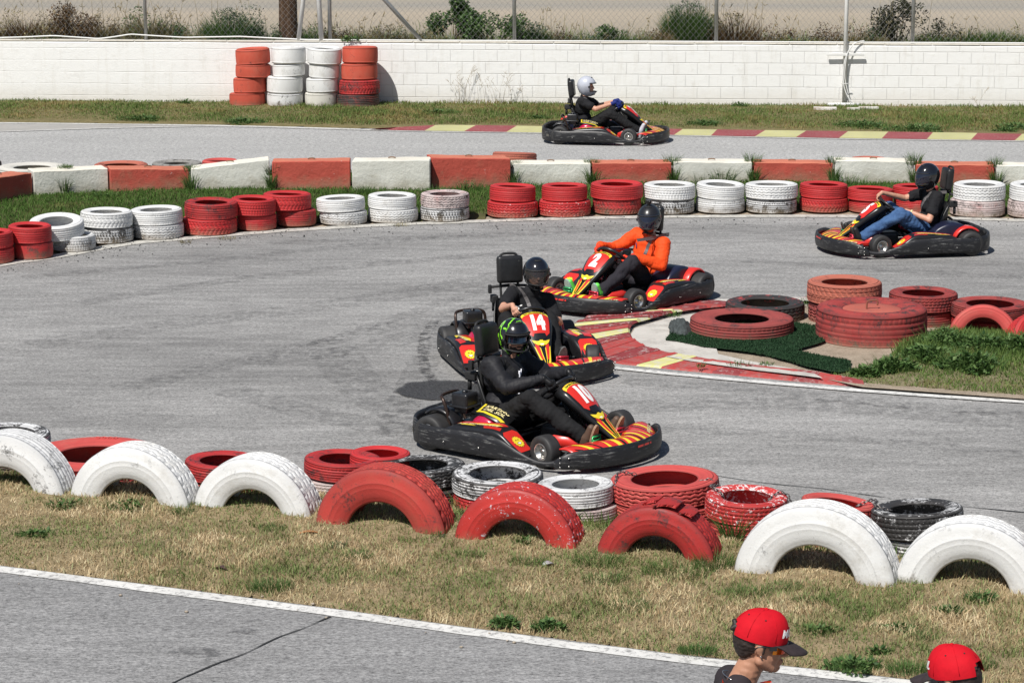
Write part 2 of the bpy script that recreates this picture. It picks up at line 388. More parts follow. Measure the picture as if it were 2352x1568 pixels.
# raised ribbed kerb round the island
IR = wornpaint('kerb_red', (.42, .06, .055), (.30, .12, .11), .46, 11); IR2 = wornpaint('kerb_dark_red', (.26, .045, .048), (.40, .33, .31), .43, 13)
IY = wornpaint('kerb_yellow', (.62, .60, .24), (.52, .49, .40), .47, 12); IW = wornpaint('kerb_white_worn', (.60, .58, .54), (.42, .17, .15), .44, 9)
outer = [(2010, 684), (1870, 683), (1760, 686), (1660, 688), (1590, 695), (1500, 707), (1420, 720), (1348, 731), (1316, 744), (1300, 760), (1316, 780), (1350, 804), (1385, 822), (1420, 835), (1493, 843), (1590, 853), (1700, 863), (1800, 873), (1900, 882), (1985, 890)]
inner = [(2010, 696), (1900, 697), (1800, 701), (1720, 707), (1660, 712), (1600, 718), (1560, 724), (1534, 729), (1492, 741), (1456, 752), (1447, 767), (1455, 786), (1480, 803), (1530, 819), (1585, 829), (1660, 840), (1740, 851), (1820, 860), (1900, 870), (1982, 887)]
cols = [IR, IR2, IR, IW, IR2, IR, IW, IR2, IR, IR2, IR, IY, IR2, IR2, IY, IR2, IR, IY, IR2, IR, IR, IR2, IR, IY, IR, IR, IR2, IR, IR, IR2, IR, IR2]
m_list = [IR, IR2, IW, IY]
O = crom(outer, 16); I = crom(inner, 16); n = len(O); T = len(cols); vs = []; fs = []; mi = []
Oc = [P(*o_, 0) for o_ in O]; Ic = [P(*i_, 0) for i_ in I]
acc = [0]
for k in range(1, n): acc.append(acc[-1] + (Oc[k] - Oc[k - 1]).length * .5 + (Ic[k] - Ic[k - 1]).length * .5)
tot = acc[-1]
SUB = 10
for r_ in range(T):
    for k in range(SUB):
        q = []
        for e in (0, 1):
            d = tot * (r_ + (k + e) / SUB) / T; d = min(max(d, 0), tot - 1e-5); j = int(np.searchsorted(acc, d, side='right')) - 1; j = min(j, n - 2)
            t = (d - acc[j]) / (acc[j + 1] - acc[j]); t_ = (k + e) / SUB
            wk = min(1, (Oc[j] - Ic[j]).length / .9); rib = (.026 * max(0, 1 - abs(t_ - .82) / .16) + .008 * t_) * wk * wk
            q.append((Oc[j].lerp(Oc[j + 1], t), Ic[j].lerp(Ic[j + 1], t), rib))
        m_ = m_list.index(cols[r_])
        prof = [(0, .0, 0), (.04, .02, .8), (.55, .05, 1), (.96, .075, 1), (1.0, .05, 0)]
        base = len(vs)
        for (a, b, rb) in q:
            for (t, z, f) in prof:
                p = a.lerp(b, t); wv = noise.noise(p * 5) * .01; vs.append((p.x, p.y, z * .8 + rb * f + wv * f))
        L = len(prof)
        for i in range(L - 1): fs.append((base + i, base + L + i, base + L + i + 1, base + i + 1)); mi.append(m_)
me = mesh('ribbed_kerb', vs, fs, mats=m_list, midx=mi)
bm = bmesh.new(); bm.from_mesh(me); bmesh.ops.remove_doubles(bm, verts=bm.verts[:], dist=1e-4); bmesh.ops.recalc_face_normals(bm, faces=bm.faces[:]); bm.to_mesh(me); bm.free()
if sum(p.normal.z for p in me.polygons) < 0: me.flip_normals()
o = link('island_kerb', me); o['kind'] = 'structure'
# island ground
ISL = [(2010, 690), (1900, 697), (1800, 701), (1720, 707), (1660, 712), (1600, 718), (1534, 729), (1492, 741), (1456, 752), (1447, 767), (1455, 786), (1480, 803), (1530, 819), (1585, 829), (1740, 851), (1900, 870), (1982, 888), (2352, 915), (3000, 960), (3400, 960), (3400, 760), (2700, 730), (2352, 705), (2100, 694)]
sheet('island_dirt', ISL, .030, DIRT)
APR = wornpaint('concrete_apron', (.60, .57, .52), (.40, .375, .34), .46, 5)
sheet('apron', [(1720, 708), (1660, 713), (1600, 719), (1534, 730), (1492, 742), (1458, 753), (1449, 767), (1457, 785), (1482, 802), (1532, 818), (1587, 828), (1665, 839), (1745, 850), (1825, 859), (1890, 867), (1862, 852), (1792, 840), (1712, 826), (1650, 812), (1645, 798), (1650, 765), (1720, 728)], .052, APR)
TURF = soil('turf_backing', (.012, .03, .014), (.03, .06, .028), 30)
TURF_UV = [(1533, 778), (1545, 760), (1560, 750), (1595, 756), (1640, 750), (1700, 735), (1760, 730), (1850, 742), (1892, 750), (1892, 780), (1828, 803), (1872, 812), (1905, 818), (1950, 826), (1952, 840), (1946, 851), (1924, 852), (1858, 841), (1807, 826), (1763, 815), (1700, 803), (1613, 793), (1570, 785)]
sheet('turf_mat', TURF_UV, .062, TURF, edge=.07)
tp = P(1555, 768, 0)
# ================================================================== grass materials
def grassmat(name, greens, dries, bias=.5, sc=1.1):
    s = NT(name, .75, .25); g = s.n('NewGeometry'); rnd = g.outputs['Random Per Island']; pos = g.outputs['Position']
    f = s.noise(pos, sc, 5, .65); f2 = s.noise(pos, sc * 5, 3, .6)
    k = s.math('ADD', s.math('MULTIPLY', f, .6), s.math('ADD', s.math('MULTIPLY', f2, .25), s.math('MULTIPLY', rnd, .15)))
    m = s.step(k, bias - .05, bias + .05)
    a = s.ramp(rnd, [(0, greens[0]), (.6, greens[1]), (1, greens[2])]); b = s.ramp(rnd, [(0, dries[0]), (.5, dries[1]), (1, dries[2])])
    s.b.inputs['Transmission Weight'].default_value = 0
    col = s.mix(m, b, a)
    d = s.n('BsdfTranslucent', {'Color': col}); mx = s.n('MixShader', {0: .22}); s.out(col)
    s.t.links.new(s.b.outputs[0], mx.inputs[1]); s.t.links.new(d.outputs[0], mx.inputs[2]); s.t.links.new(mx.outputs[0], s.t.nodes['Material Output'].inputs[0])
    return s.m
GR = [(.035, .075, .012), (.07, .13, .025), (.13, .20, .045)]; DR = [(.30, .21, .11), (.64, .50, .30), (.90, .78, .54)]
G_DRY = grassmat('dry_grass', [(.07, .12, .03), (.15, .20, .06), (.25, .31, .12)], DR, .505, 1.3)
G_MID = grassmat('lush_grass', [(.035, .085, .012), (.065, .14, .022), (.13, .21, .05)], [(.10, .11, .03), (.2, .2, .07), (.4, .33, .15)], .40)
G_FAR = grassmat('verge_grass', [(.05, .10, .02), (.11, .17, .04), (.20, .27, .08)], [(.16, .12, .04), (.30, .23, .09), (.50, .40, .20)], .455, .8)
G_ISL = grassmat('island_grass', [(.06, .11, .02), (.11, .18, .04), (.20, .28, .08)], [(.16, .13, .05), (.3, .25, .11), (.5, .42, .2)], .42, 1.5)
G_TURF = grassmat('turf_pile', [(.010, .035, .014), (.02, .06, .024), (.04, .09, .04)], [(.010, .035, .014), (.02, .06, .024), (.04, .09, .04)], .5)
def mound(poly, name, z0, zf, mat, step=.12):
    """gridded height sheet inside polygon"""
    xs = [p[0] for p in poly]; ys = [p[1] for p in poly]
    X = np.arange(min(xs), max(xs), step); Y = np.arange(min(ys), max(ys), step)
    gx, gy = np.meshgrid(X, Y); Z = zf(gx, gy); inside = in_poly(gx.ravel(), gy.ravel(), poly).reshape(gx.shape)
    # dilate by one
    ins = inside.copy(); ins[1:] |= inside[:-1]; ins[:-1] |= inside[1:]; ins[:, 1:] |= inside[:, :-1]; ins[:, :-1] |= inside[:, 1:]
    Z = np.where(inside, Z, z0); idx = np.arange(gx.size).reshape(gx.shape)
    F = []
    A = ins[:-1, :-1] & ins[:-1, 1:] & ins[1:, 1:] & ins[1:, :-1]
    jj, ii = np.nonzero(A); F = np.stack([idx[jj, ii], idx[jj, ii + 1], idx[jj + 1, ii + 1], idx[jj + 1, ii]], 1)
    o = link(name, npmesh(name, np.stack([gx.ravel(), gy.ravel(), Z.ravel()], 1), F, mat, True)); o['kind'] = 'structure'
    return o
def dist_line(x, y, line):
    """signed distance beyond surveyed line y=f(x): positive farther"""
    lx = np.array([p[0] for p in line]); ly = np.array([p[1] for p in line]); o = np.argsort(lx)
    return y - np.interp(x, lx[o], ly[o])
# --- near verge
nrow = uvp(NEAR_ROW)
near_poly = nr + nrow[::-1]
cut = lambda pl, a, b: [p for p in pl if a <= p[0] <= b]
near_poly = [p for p in near_poly]
arow = uvp(ARCH_ROW)
def z_near(x, y):
    d = dist_line(x, y, nr); w_ = -dist_line(x, y, arow)
    return np.clip(np.minimum(d * .12, .05), .006, .05) + .075 * np.exp(-(w_ - .12) ** 2 / .10) + .012 * (vnoise(x, y, .5, 1) - .5) + .02 * (vnoise(x, y, 1.4, 2) - .5) * np.clip(d * 2, 0, 1)
mound(near_poly, 'near_verge', -.01, z_near, DRYSOIL, .07)
def in_view_x(X, Y, m=1.6): return np.abs(X) < (Y * .2016 + m)
X, Y = scatter(near_poly, 5600); k = in_view_x(X, Y, .5); X, Y = X[k], Y[k]
k = RNG.uniform(0, 1, len(X)) < .40 + .75 * vnoise(X, Y, .35, 3); X, Y = X[k], Y[k]
big = vnoise(X, Y, .8, 5)
Vb, Fb = blades(X, Y, z_near(X, Y) - .003, RNG.uniform(.02, .06, len(X)) * (.6 + .7 * big), RNG.uniform(.003, .0085, len(X)), 1.1)
tag(link('dry_grass', npmesh('dry_grass', Vb, Fb, G_DRY)), 'short straw coloured turf with green flecks along the front tyre arches', 'grass', kind='stuff')
wv = -dist_line(X, Y, arow)
X2, Y2 = scatter(near_poly, 900); k = in_view_x(X2, Y2, .5) & (-dist_line(X2, Y2, arow) < .05); X2, Y2 = X2[k], Y2[k]
Vb, Fb = blades(X2, Y2, z_near(X2, Y2) - .003, RNG.uniform(.04, .17, len(X2)) * vnoise(X2, Y2, .3, 8), RNG.uniform(.004, .008, len(X2)), .8)
tag(link('weedy_grass', npmesh('weedy_grass', Vb, Fb, G_MID)), 'dark green grass in the gap between the arches and the lying tyres', 'grass', kind='stuff')
# --- strip between tyres and blocks
mid_poly = uvp(MID_EDGE) + uvp(BLOCK_BACK)[::-1]
MIDSOIL = GREENSOIL
def z_mid(x, y): return .02 + .03 * vnoise(x, y, .7, 4)
mound([(x, y + .38) for x, y in uvp(MID_EDGE)] + [(x, y - .1) for x, y in uvp(BLOCK_BACK)][::-1], 'mid_verge', -.01, z_mid, GREENSOIL, .2)
mp2 = [(x, y + .42) for x, y in uvp(MID_EDGE)] + [(x, y - .1) for x, y in uvp(BLOCK_BACK)][::-1]
X, Y = scatter(mp2, 1900); k = in_view_x(X, Y, .4); X, Y = X[k], Y[k]
Vb, Fb = blades(X, Y, z_mid(X, Y) - .01, RNG.uniform(.03, .085, len(X)), RNG.uniform(.006, .011, len(X)), 1.0)
tag(link('lush_grass', npmesh('lush_grass', Vb, Fb, G_MID)), 'green grass growing between the tyre stacks and the concrete blocks', 'grass', kind='stuff')
# --- far verge
far_line = uvp(FAR_EDGE)
wall_line = [(W0.x, W0.y), (W1.x, W1.y)]
far_poly = far_line + [(W1.x, W1.y - .02), (W0.x, W0.y - .02)]
def z_far(x, y):
    d = dist_line(x, y, far_line)
    return .008 + np.clip(d * .02, 0, .02) + .012 * vnoise(x, y, .9, 7)
mound(far_poly, 'far_verge', -.01, z_far, soil('verge_soil', (.12, .11, .045), (.25, .20, .10), 8), .25)
X, Y = scatter(far_poly, 1150); k = in_view_x(X, Y, .4); X, Y = X[k], Y[k]
d = dist_line(X, Y, far_line); k = (d > .12 + .25 * vnoise(X, Y, .5, 9)); X, Y, d = X[k], Y[k], d[k]
hh = RNG.uniform(.04, .12, len(X)) * (.5 + 1.1 * vnoise(X, Y, .7, 11)) * np.clip(d * 2, .35, 1)
hh = hh * .62; Vb, Fb = blades(X, Y, z_far(X, Y) - .01, hh, RNG.uniform(.007, .013, len(X)), 1.0)
tag(link('verge_grass', npmesh('verge_grass', Vb, Fb, G_FAR)), 'patchy brown and green grass strip below the white wall', 'grass', kind='stuff')
# --- turf mat pile
tpoly = [(P(u, v, .065).x, P(u, v, .065).y) for u, v in TURF_UV]
X, Y = scatter(tpoly, 9000); X = X + RNG.normal(0, .014, len(X)); Y = Y + RNG.normal(0, .02, len(X))
Vb, Fb = blades(X, Y, np.full(len(X), .06), RNG.uniform(.012, .026, len(X)), RNG.uniform(.005, .009, len(X)), .8)
mat_o = bpy.data.objects['turf_mat']; del mat_o['kind']; tag(mat_o, 'dark green artificial turf mat lying under the red truck tyres', 'turf mat')
link('pile', npmesh('pile', Vb, Fb, G_TURF), mat_o)
mb = MB()
fold = []
gx = 12
for i in range(gx):
    for j in range(gx):
        a, b = i / (gx - 1), j / (gx - 1); p = P(1537 + 52 * a, 780 - 28 * b + 8 * a, 0)
        hgt = .11 * math.sin(math.pi * min(1, a * 1.05)) ** .7 * math.sin(math.pi * b) ** .6 + .07 * noise.noise(Vector((a * 5, b * 5, 0))) + .05
        fold.append((p.x + .03 * noise.noise(Vector((a * 4, b * 6, 3))), p.y, max(.04, hgt)))
mb.add(fold, [(i * gx + j, (i + 1) * gx + j, (i + 1) * gx + j + 1, i * gx + j + 1) for i in range(gx - 1) for j in range(gx - 1)], True)
mb.obj('folded_corner', plain('turf_underside', (.05, .06, .06), .9, nz=.6, scale=30, bump=.8), mat_o)
# --- island grass
isl_poly = uvp([(1905, 866), (1975, 886), (2352, 915), (3000, 955), (3300, 955), (3300, 760), (2700, 740), (2352, 745), (2240, 752), (2190, 762), (2150, 778), (2095, 800), (2060, 822), (2040, 838), (1985, 858)])
def z_isl(x, y):
    c = P(2270, 820, 0); return .035 + .08 * np.exp(-(((x - c.x) / 1.5) ** 2 + ((y - c.y) / .9) ** 2))
mound(isl_poly, 'island_verge', .02, z_isl, soil('island_soil', (.13, .11, .055), (.28, .24, .15), 6), .1)
X, Y = scatter(isl_poly, 4600); k = in_view_x(X, Y, .6); X, Y = X[k], Y[k]
c = P(2290, 810, 0); dd = ((X - c.x) / 2.2) ** 2 + ((Y - c.y) / 1.2) ** 2; k = RNG.uniform(0, 1, len(X)) < np.clip(1.6 - dd, .75, 1); X, Y, dd = X[k], Y[k], dd[k]
hh = RNG.uniform(.015, .085, len(X)) * (.5 + vnoise(X, Y, .4, 31)) * np.clip(1.25 - dd * .5, .6, 1.1)
Vb, Fb = blades(X, Y, z_isl(X, Y) - .006, hh, RNG.uniform(.005, .010, len(X)), .9)
tag(link('island_grass', npmesh('island_grass', Vb, Fb, G_ISL)), 'tangled green grass at the right end of the tyre island', 'grass', kind='stuff')
# ================================================================== leafy weeds and bushes
LEAF_V = np.array([[0, 0, 0], [.30, .42, .05], [0, 1, -.08], [-.30, .42, .05]]); LEAF_F = np.array([[0, 1, 2], [0, 2, 3]])
def leaves(C, L, tilt=.5, narrow=1.0, az=None, up=None):
    n = len(C); az = RNG.uniform(0, 2 * np.pi, n) if az is None else az; el = RNG.uniform(-tilt, tilt, n) if up is None else up
    ro = RNG.uniform(-.9, .9, n)
    f = np.stack([np.cos(az) * np.cos(el), np.sin(az) * np.cos(el), np.sin(el)], 1); sd = np.stack([-np.sin(az), np.cos(az), np.zeros(n)], 1)
    nn = np.cross(sd, f); s2 = sd * np.cos(ro)[:, None] + nn * np.sin(ro)[:, None]; n2 = np.cross(s2, f)
    V = C[:, None, :] + L[:, None, None] * (s2[:, None] * LEAF_V[None, :, 0:1] * narrow + f[:, None] * LEAF_V[None, :, 1:2] + n2[:, None] * LEAF_V[None, :, 2:3])
    F = (np.arange(n) * 4)[:, None, None] + LEAF_F[None]
    return V.reshape(-1, 3), F.reshape(-1, 3)
def leafmat(name, a, b, c):
    s = NT(name, .6, .35); g = s.n('NewGeometry'); col = s.ramp(g.outputs['Random Per Island'], [(0, a), (.55, b), (1, c)]); s.out(col)
    d = s.n('BsdfTranslucent', {'Color': col}); mx = s.n('MixShader', {0: .25})
    s.t.links.new(s.b.outputs[0], mx.inputs[1]); s.t.links.new(d.outputs[0], mx.inputs[2]); s.t.links.new(mx.outputs[0], s.t.nodes['Material Output'].inputs[0]); return s.m
LF_G = leafmat('leaf_green', (.03, .07, .018), (.065, .13, .03), (.14, .22, .07))
LF_B = leafmat('leaf_blue_green', (.02, .045, .02), (.04, .085, .035), (.09, .15, .07))
LF_R = leafmat('leaf_rusty', (.05, .028, .012), (.13, .075, .03), (.24, .16, .08))
LF_D = leafmat('leaf_dark', (.018, .022, .010), (.035, .04, .018), (.09, .09, .045))
LF_S = leafmat('leaf_straw', (.12, .10, .04), (.22, .19, .09), (.38, .33, .18))
STEM = plain('stem', (.12, .09, .04), .8)
def merge_obj(name, parts, mat, parent=None):
    V, F = merge(parts); return link(name, npmesh(name, V, F, mat), parent)
def weed(u, v, wpx, hm, label, mat=LF_G, n=160, leaf=.05, z=.05, cat='weed', group=None, grass=.5, tall=0, name='weed', narrow=1.0, p=None):
    """low leafy rosette clump with grass blades; width given in photo pixels"""
    p = p or P(u, v, z); dist = proj(p + Vector((1, 0, 0)))[0] - proj(p)[0]; rx = wpx / dist / 2; ry = rx * .75
    root = empty(name, tuple(p), 0, label, cat, group)
    parts = []
    a = RNG.uniform(0, 2 * np.pi, n); rr = np.sqrt(RNG.uniform(0, 1, n)); lump = .75 + .35 * np.sin(a * 3 + u) 
    X = np.cos(a) * rr * rx * lump; Y = np.sin(a) * rr * ry * lump; Z = RNG.uniform(0, 1, n) * hm * (1 - rr ** 2 * .75)
    if n: parts.append(leaves(np.stack([X, Y, Z], 1), RNG.uniform(.6, 1.3, n) * leaf, .9, narrow, az=a + RNG.uniform(-.7, .7, n)))
    g = int(n * grass) + tall
    if parts: merge_obj('leaves', parts, mat, root)
    if g:
        a = RNG.uniform(0, 2 * np.pi, g); rr = np.sqrt(RNG.uniform(0, 1, g)); H = RNG.uniform(.6, 1.2, g) * hm * 1.15
        V, F = blades(np.cos(a) * rr * rx, np.sin(a) * rr * ry, np.zeros(g), H, np.full(g, max(.004, hm * .03)), .8, az=a)
        merge_obj('blades', [(V, F)], GRT if mat in (LF_G, LF_B) else LF_S if mat is LF_S else mat, root)
    return root
GRT = leafmat('blade_green', (.035, .08, .015), (.07, .14, .03), (.15, .23, .07))
# near verge clumps: (u, v, width, height m, leafy)
nv = [(150, 1172, 90, .13, 1), (300, 1178, 110, .14, 1), (80, 1232, 90, .07, 1), (420, 1190, 50, .12, 0), (480, 1180, 40, .12, 0), (625, 1222, 60, .07, 0), (560, 1185, 60, .16, 2), (700, 1205, 40, .06, 0),
      (773, 1265, 50, .10, 3), (820, 1285, 70, .07, 0), (870, 1262, 50, .10, 3), (1010, 1245, 40, .13, 3), (950, 1262, 30, .08, 3), (1083, 1280, 70, .06, 0), (1205, 1258, 48, .12, 1), (1210, 1298, 90, .07, 0),
      (410, 1280, 60, .06, 0), (620, 1350, 110, .06, 0), (1375, 1300, 120, .10, 0), (1390, 1340, 110, .08, 0), (1560, 1320, 160, .09, 0), (1640, 1310, 90, .16, 0), (1440, 1400, 120, .07, 0), (1720, 1365, 110, .06, 0), (1800, 1352, 90, .05, 0), (1860, 1385, 80, .06, 0),
      (2250, 1385, 80, .12, 1), (2180, 1410, 70, .07, 1), (1160, 1430, 70, .06, 1), (1260, 1440, 80, .06, 1), (1880, 1455, 120, .07, 1), (2060, 1450, 120, .06, 1), (2110, 1470, 90, .06, 0), (2020, 1500, 60, .05, 1), (1960, 1530, 130, .06, 1), (2090, 1540, 110, .06, 0), (2250, 1530, 80, .05, 0), (1600, 1495, 90, .05, 0),
      (1340, 1192, 30, .22, 0), (1060, 1180, 24, .22, 3), (1685, 1250, 45, .28, 0), (2010, 1290, 34, .2, 1), (430, 1180, 24, .15, 0)]
arch_u = [60, 300, 590, 880, 1200, 1520, 1860, 2210]
used = {}
for i, (u, v, wd, h, kd) in enumerate(nv):
    z = .03; h *= .8
    lab = {0: 'low tuft of green grass in the dry front verge', 1: 'dark green broad leaved weed in the dry front verge', 2: 'spindly green stalks inside a white tyre arch', 3: 'pale bushy weed in the dry front verge'}[kd]
    cl = {0: 'tufts of grass on the front verge', 1: 'broad leaved weeds on the front verge', 2: None, 3: 'pale weeds on the front verge'}[kd]
    ai = min(range(8), key=lambda q: abs(arch_u[q] - u)); top_ = np.interp(u, [0, 2352], [1165, 1360]); bot_ = np.interp(u, [0, 803, 2352], [1300, 1402, 1590]); fr = (v - top_) / (bot_ - top_)
    band = 'at the foot of' if fr < .12 else 'just in front of' if fr < .4 else 'midway below' if fr < .7 else 'near the white line below'
    szw = 'wide ' if wd >= 100 else 'small ' if wd <= 50 else ''
    lab = szw + ['grass tuft', 'leafy weed', 'spindly weed stalks', 'pale bushy weed'][kd] + f" {band} the {'left' if u < arch_u[ai] else 'right'} half of arch {ORD[ai]} from left".replace('arch ' + ORD[ai], ORD[ai] + ' arch')
    if lab in used: continue
    used[lab] = 1
    weed(u, v, wd, h, lab, [LF_G, LF_G, LF_G, LF_B][kd], int([60, 170, 30, 200][kd] * wd / 60), [.022, .036, .03, .02][kd], z, 'weed' if kd else 'grass tuft', cl, [3.5, .6, 1, .2][kd], name=['grass_tuft', 'leafy_weed', 'weed_stalk', 'pale_weed'][kd], narrow=[.3, 1, .8, .5][kd])
# far verge leafy patches
for i, (u, v, wd, h) in enumerate(sorted([(325, 276, 110, .16), (560, 282, 100, .15), (425, 240, 30, .18), (1985, 292, 130, .20), (2110, 300, 160, .20), (2330, 296, 90, .18), (1620, 288, 90, .16), (1000, 262, 110, .14), (1240, 275, 60, .15), (1700, 246, 40, .16), (2310, 302, 60, .14)])):
    weed(u, v, wd, h * .6, f'leafy weed patch below the wall, {ORD[i]} from left', LF_G, int(5 * wd), .045, .01, 'weed', 'leafy weed patches below the wall', .6, name='leafy_weed')
# tall dry stalks in front of the wall
for i, (u, v, wd, h, nn) in enumerate(sorted([(1075, 238, 70, .75, 16), (1150, 240, 70, .6, 16), (1190, 240, 30, .5, 8), (390, 226, 80, .45, 9), (2255, 250, 20, .4, 5)])):
    p = P(u, v, .02); root = empty('dry_stalks', tuple(p), 0, f'thin dry weed stalks standing against the white wall, {ORD[i]} clump from left', 'weed', 'dry stalks against the wall')
    mb = MB()
    for k in range(int(nn * .6)):
        x = random.uniform(-.5, .5) * wd / 130; H = h * random.uniform(.5, 1); l = random.uniform(-.2, .2)
        pts = [(x, 0, 0), (x + l * .3, random.uniform(-.03, .03), H * .5), (x + l, 0, H)]; mb.tube(pts, [.003, .002, .0015], 3)
        for q in range(4): a = random.uniform(.5, 1); mb.tube([(x + l * a, 0, H * a), (x + l * a + random.uniform(-.07, .07), random.uniform(-.03, .03), H * a + .05)], [.002, .003], 3)
    mb.obj('stems', plain('dry_stem', (.30, .24, .15), .8), root)
# island ivy mound
for i, (u, v, wd, h) in enumerate(sorted([(2180, 805, 150, .24), (2265, 815, 170, .24), (2130, 830, 130, .20), (2050, 850, 110, .16), (2345, 815, 130, .26), (2230, 850, 150, .22), (2175, 785, 60, .18), (1990, 860, 60, .10)])):
    weed(u, v, wd, h * .8, f'mound of ivy like leaves on the island, {ORD[i]} from its left end', LF_G, int(12 * wd), .052, .05, 'weed', 'leafy mounds on the island', .12, name='ivy_mound')
for i, (u, v, wd, h) in enumerate([(1545, 726, 34, .06), (1610, 842, 20, .04), (1700, 838, 60, .05), (1855, 700, 30, .1), (1760, 838, 30, .04)]):
    weed(u, v, wd, h, f'small green tuft in the island kerb, {ORD[i]} of five along it', LF_G, 14, .03, .05, 'grass tuft', 'tufts in the island kerb', 3, name='grass_tuft')
# ================================================================== white block wall
s = NT('white_block_wall', .8, .3); c = s.coord()
wl = (W1 - W0).length
br = s.n('TexBrick', {'Vector': s.n('Mapping', {'Vector': s.n('TexCoord').outputs['UV'], 'Scale': (1, 1, 1)}).outputs[0], 'Scale': 1.0, 'Mortar Size': .007, 'Mortar Smooth': .6, 'Brick Width': .42, 'Row Height': .212, 'Color1': (1, 1, 1, 1), 'Color2': (.93, .93, .93, 1), 'Mortar': (0, 0, 0, 1)}, offset=.5)
f = s.noise(c, 7, 9, .7); g = s.noise(c, 1.3, 5, .6); fn = s.noise(c, 45, 4, .7)
wx = s.n('SeparateXYZ', {0: c}).outputs[0]
vis = s.math('ADD', s.math('MULTIPLY', s.step(s.math('ADD', wx, s.math('MULTIPLY', g, 2.5)), 22.6, 24.6), .42), .05)
mort = s.math('MULTIPLY', br.outputs['Fac'], vis)
st = s.step(f, .55, .72); base = s.mix(s.math('MULTIPLY', st, .30), (.80, .80, .785), (.50, .47, .41))
drip = s.noise(s.coord(scale=(6, 6, .8)), 1.4, 6, .7); zz = s.n('SeparateXYZ', {0: c}).outputs[2]; spl = s.math('MULTIPLY', s.step(s.math('ADD', zz, s.math('MULTIPLY', f, .35)), .52, .22), .35); base = s.mix(spl, base, (.50, .44, .35)); base = s.mix(s.math('MULTIPLY', s.step(drip, .52, .70), .30), base, (.58, .55, .49))
base = s.mix(s.math('MULTIPLY', mort, .45), base, (.42, .41, .39))
hgt = s.math('SUBTRACT', s.math('ADD', s.math('MULTIPLY', f, .5), s.math('MULTIPLY', fn, .35)), s.math('MULTIPLY', mort, 1.0))
hz = s.math('ABSOLUTE', s.math('SUBTRACT', s.math('FRACT', s.math('DIVIDE', s.math('ADD', s.math('ADD', s.n('SeparateXYZ', {0: c}).outputs[2], s.math('MULTIPLY', s.noise(c, 2.5, 5), .03)), .09 + .106 - .015), .212)), .5))
hgt = s.math('SUBTRACT', hgt, s.math('MULTIPLY', s.step(hz, .045, .0), s.math('MULTIPLY', s.step(g, .38, .62), .32)))
WALLM = s.out(base, s.bump(hgt, .7, .02))
ang = math.atan2(wdir.y, wdir.x); HW = 1.10; TH = .2
wall = empty('block_wall', tuple(W0), ang, 'long low white painted block wall behind the track', 'wall')
nx = 200; rows = 8; vs = []; fs = []; uvs = []
me = bpy.data.meshes.new('masonry'); bm = bmesh.new(); uvl = bm.loops.layers.uv.new('UVMap')
grid = []
for i in range(nx + 1):
    x = wl * i / nx; wob = .012 * noise.noise(Vector((x * .8, 0, 0))); top = HW + .012 * noise.noise(Vector((x * 1.3, 4, 0)))
    grid.append([bm.verts.new((x, y + wob, z)) for (y, z) in [(-.02, -.1), (-.02, top - .03), (-.02 + .02, top), (TH - .02, top), (TH, top - .03), (TH, -.1)]])
for i in range(nx):
    for j in range(5):
        fc = bm.faces.new([grid[i][j], grid[i + 1][j], grid[i + 1][j + 1], grid[i][j + 1]])
        for lp in fc.loops: lp[uvl].uv = (lp.vert.co.x, lp.vert.co.z + .09)
bm.to_mesh(me); bm.free(); link('masonry', me, wall, WALLM)
mb = MB()      # thin render lip on top, cream
for i in range(60):
    x0 = wl * i / 60; mb.box((x0 + wl / 120, TH / 2 - .01, HW + .006 + random.uniform(-.002, .002)), (wl / 60 - .01, TH + .03, .018), bev=.006)
mb.obj('coping', wornpaint('cream_coping', (.74, .70, .62), (.5, .46, .4), .42, 8), wall)
for x in np.arange(3, wl, 11.3):
    pass
def wall_pt(u, v, z=HW):
    """point on wall line seen at column u"""
    a = (u * K - 512) / FPX; p = P(u, v, z)
    # intersect vertical plane of ray column with wall line
    d = Vector((p.x, p.y, 0)); n_ = Vector((wdir.y, -wdir.x, 0)); t = W0.dot(n_) / d.dot(n_); return Vector((d.x * t, d.y * t, 0))
# retained ground behind the wall
BACKM = NT('back_lot', .95, .2); c = BACKM.coord(scale=(.25, 1.0, 1)); c1 = BACKM.coord()
yy = BACKM.n('SeparateXYZ', {0: c1}).outputs[1]; n1 = BACKM.noise(c, .6, 7, .65); n2 = BACKM.noise(c1, 14, 6, .7)
yj = BACKM.math('ADD', yy, BACKM.math('MULTIPLY', n1, 3.0))
band = BACKM.ramp(BACKM.n('MapRange', {0: yj, 1: 44.0, 2: 64.0, 3: 0.0, 4: 1.0}).outputs[0], [(0, (.20, .185, .16)), (.25, (.24, .22, .19)), (.40, (.34, .295, .23)), (.62, (.40, .34, .265)), (.72, (.30, .28, .245)), (.9, (.40, .34, .26))])
col = BACKM.mix(1.0, band, BACKM.ramp(n2, [(.3, (.72, .72, .72)), (.7, (1.2, 1.2, 1.2))]), 'MULTIPLY')
BACKM = BACKM.out(col, BACKM.bump(n2, .7, .03))
b0 = W0 - wdir * 120 - wnor * .19; b1 = W1 + wdir * 120 - wnor * .19
sheet_xy('back_lot_ground', [(b0.x, b0.y), (b1.x, b1.y), (600, 900), (-600, 900)], .93, BACKM)
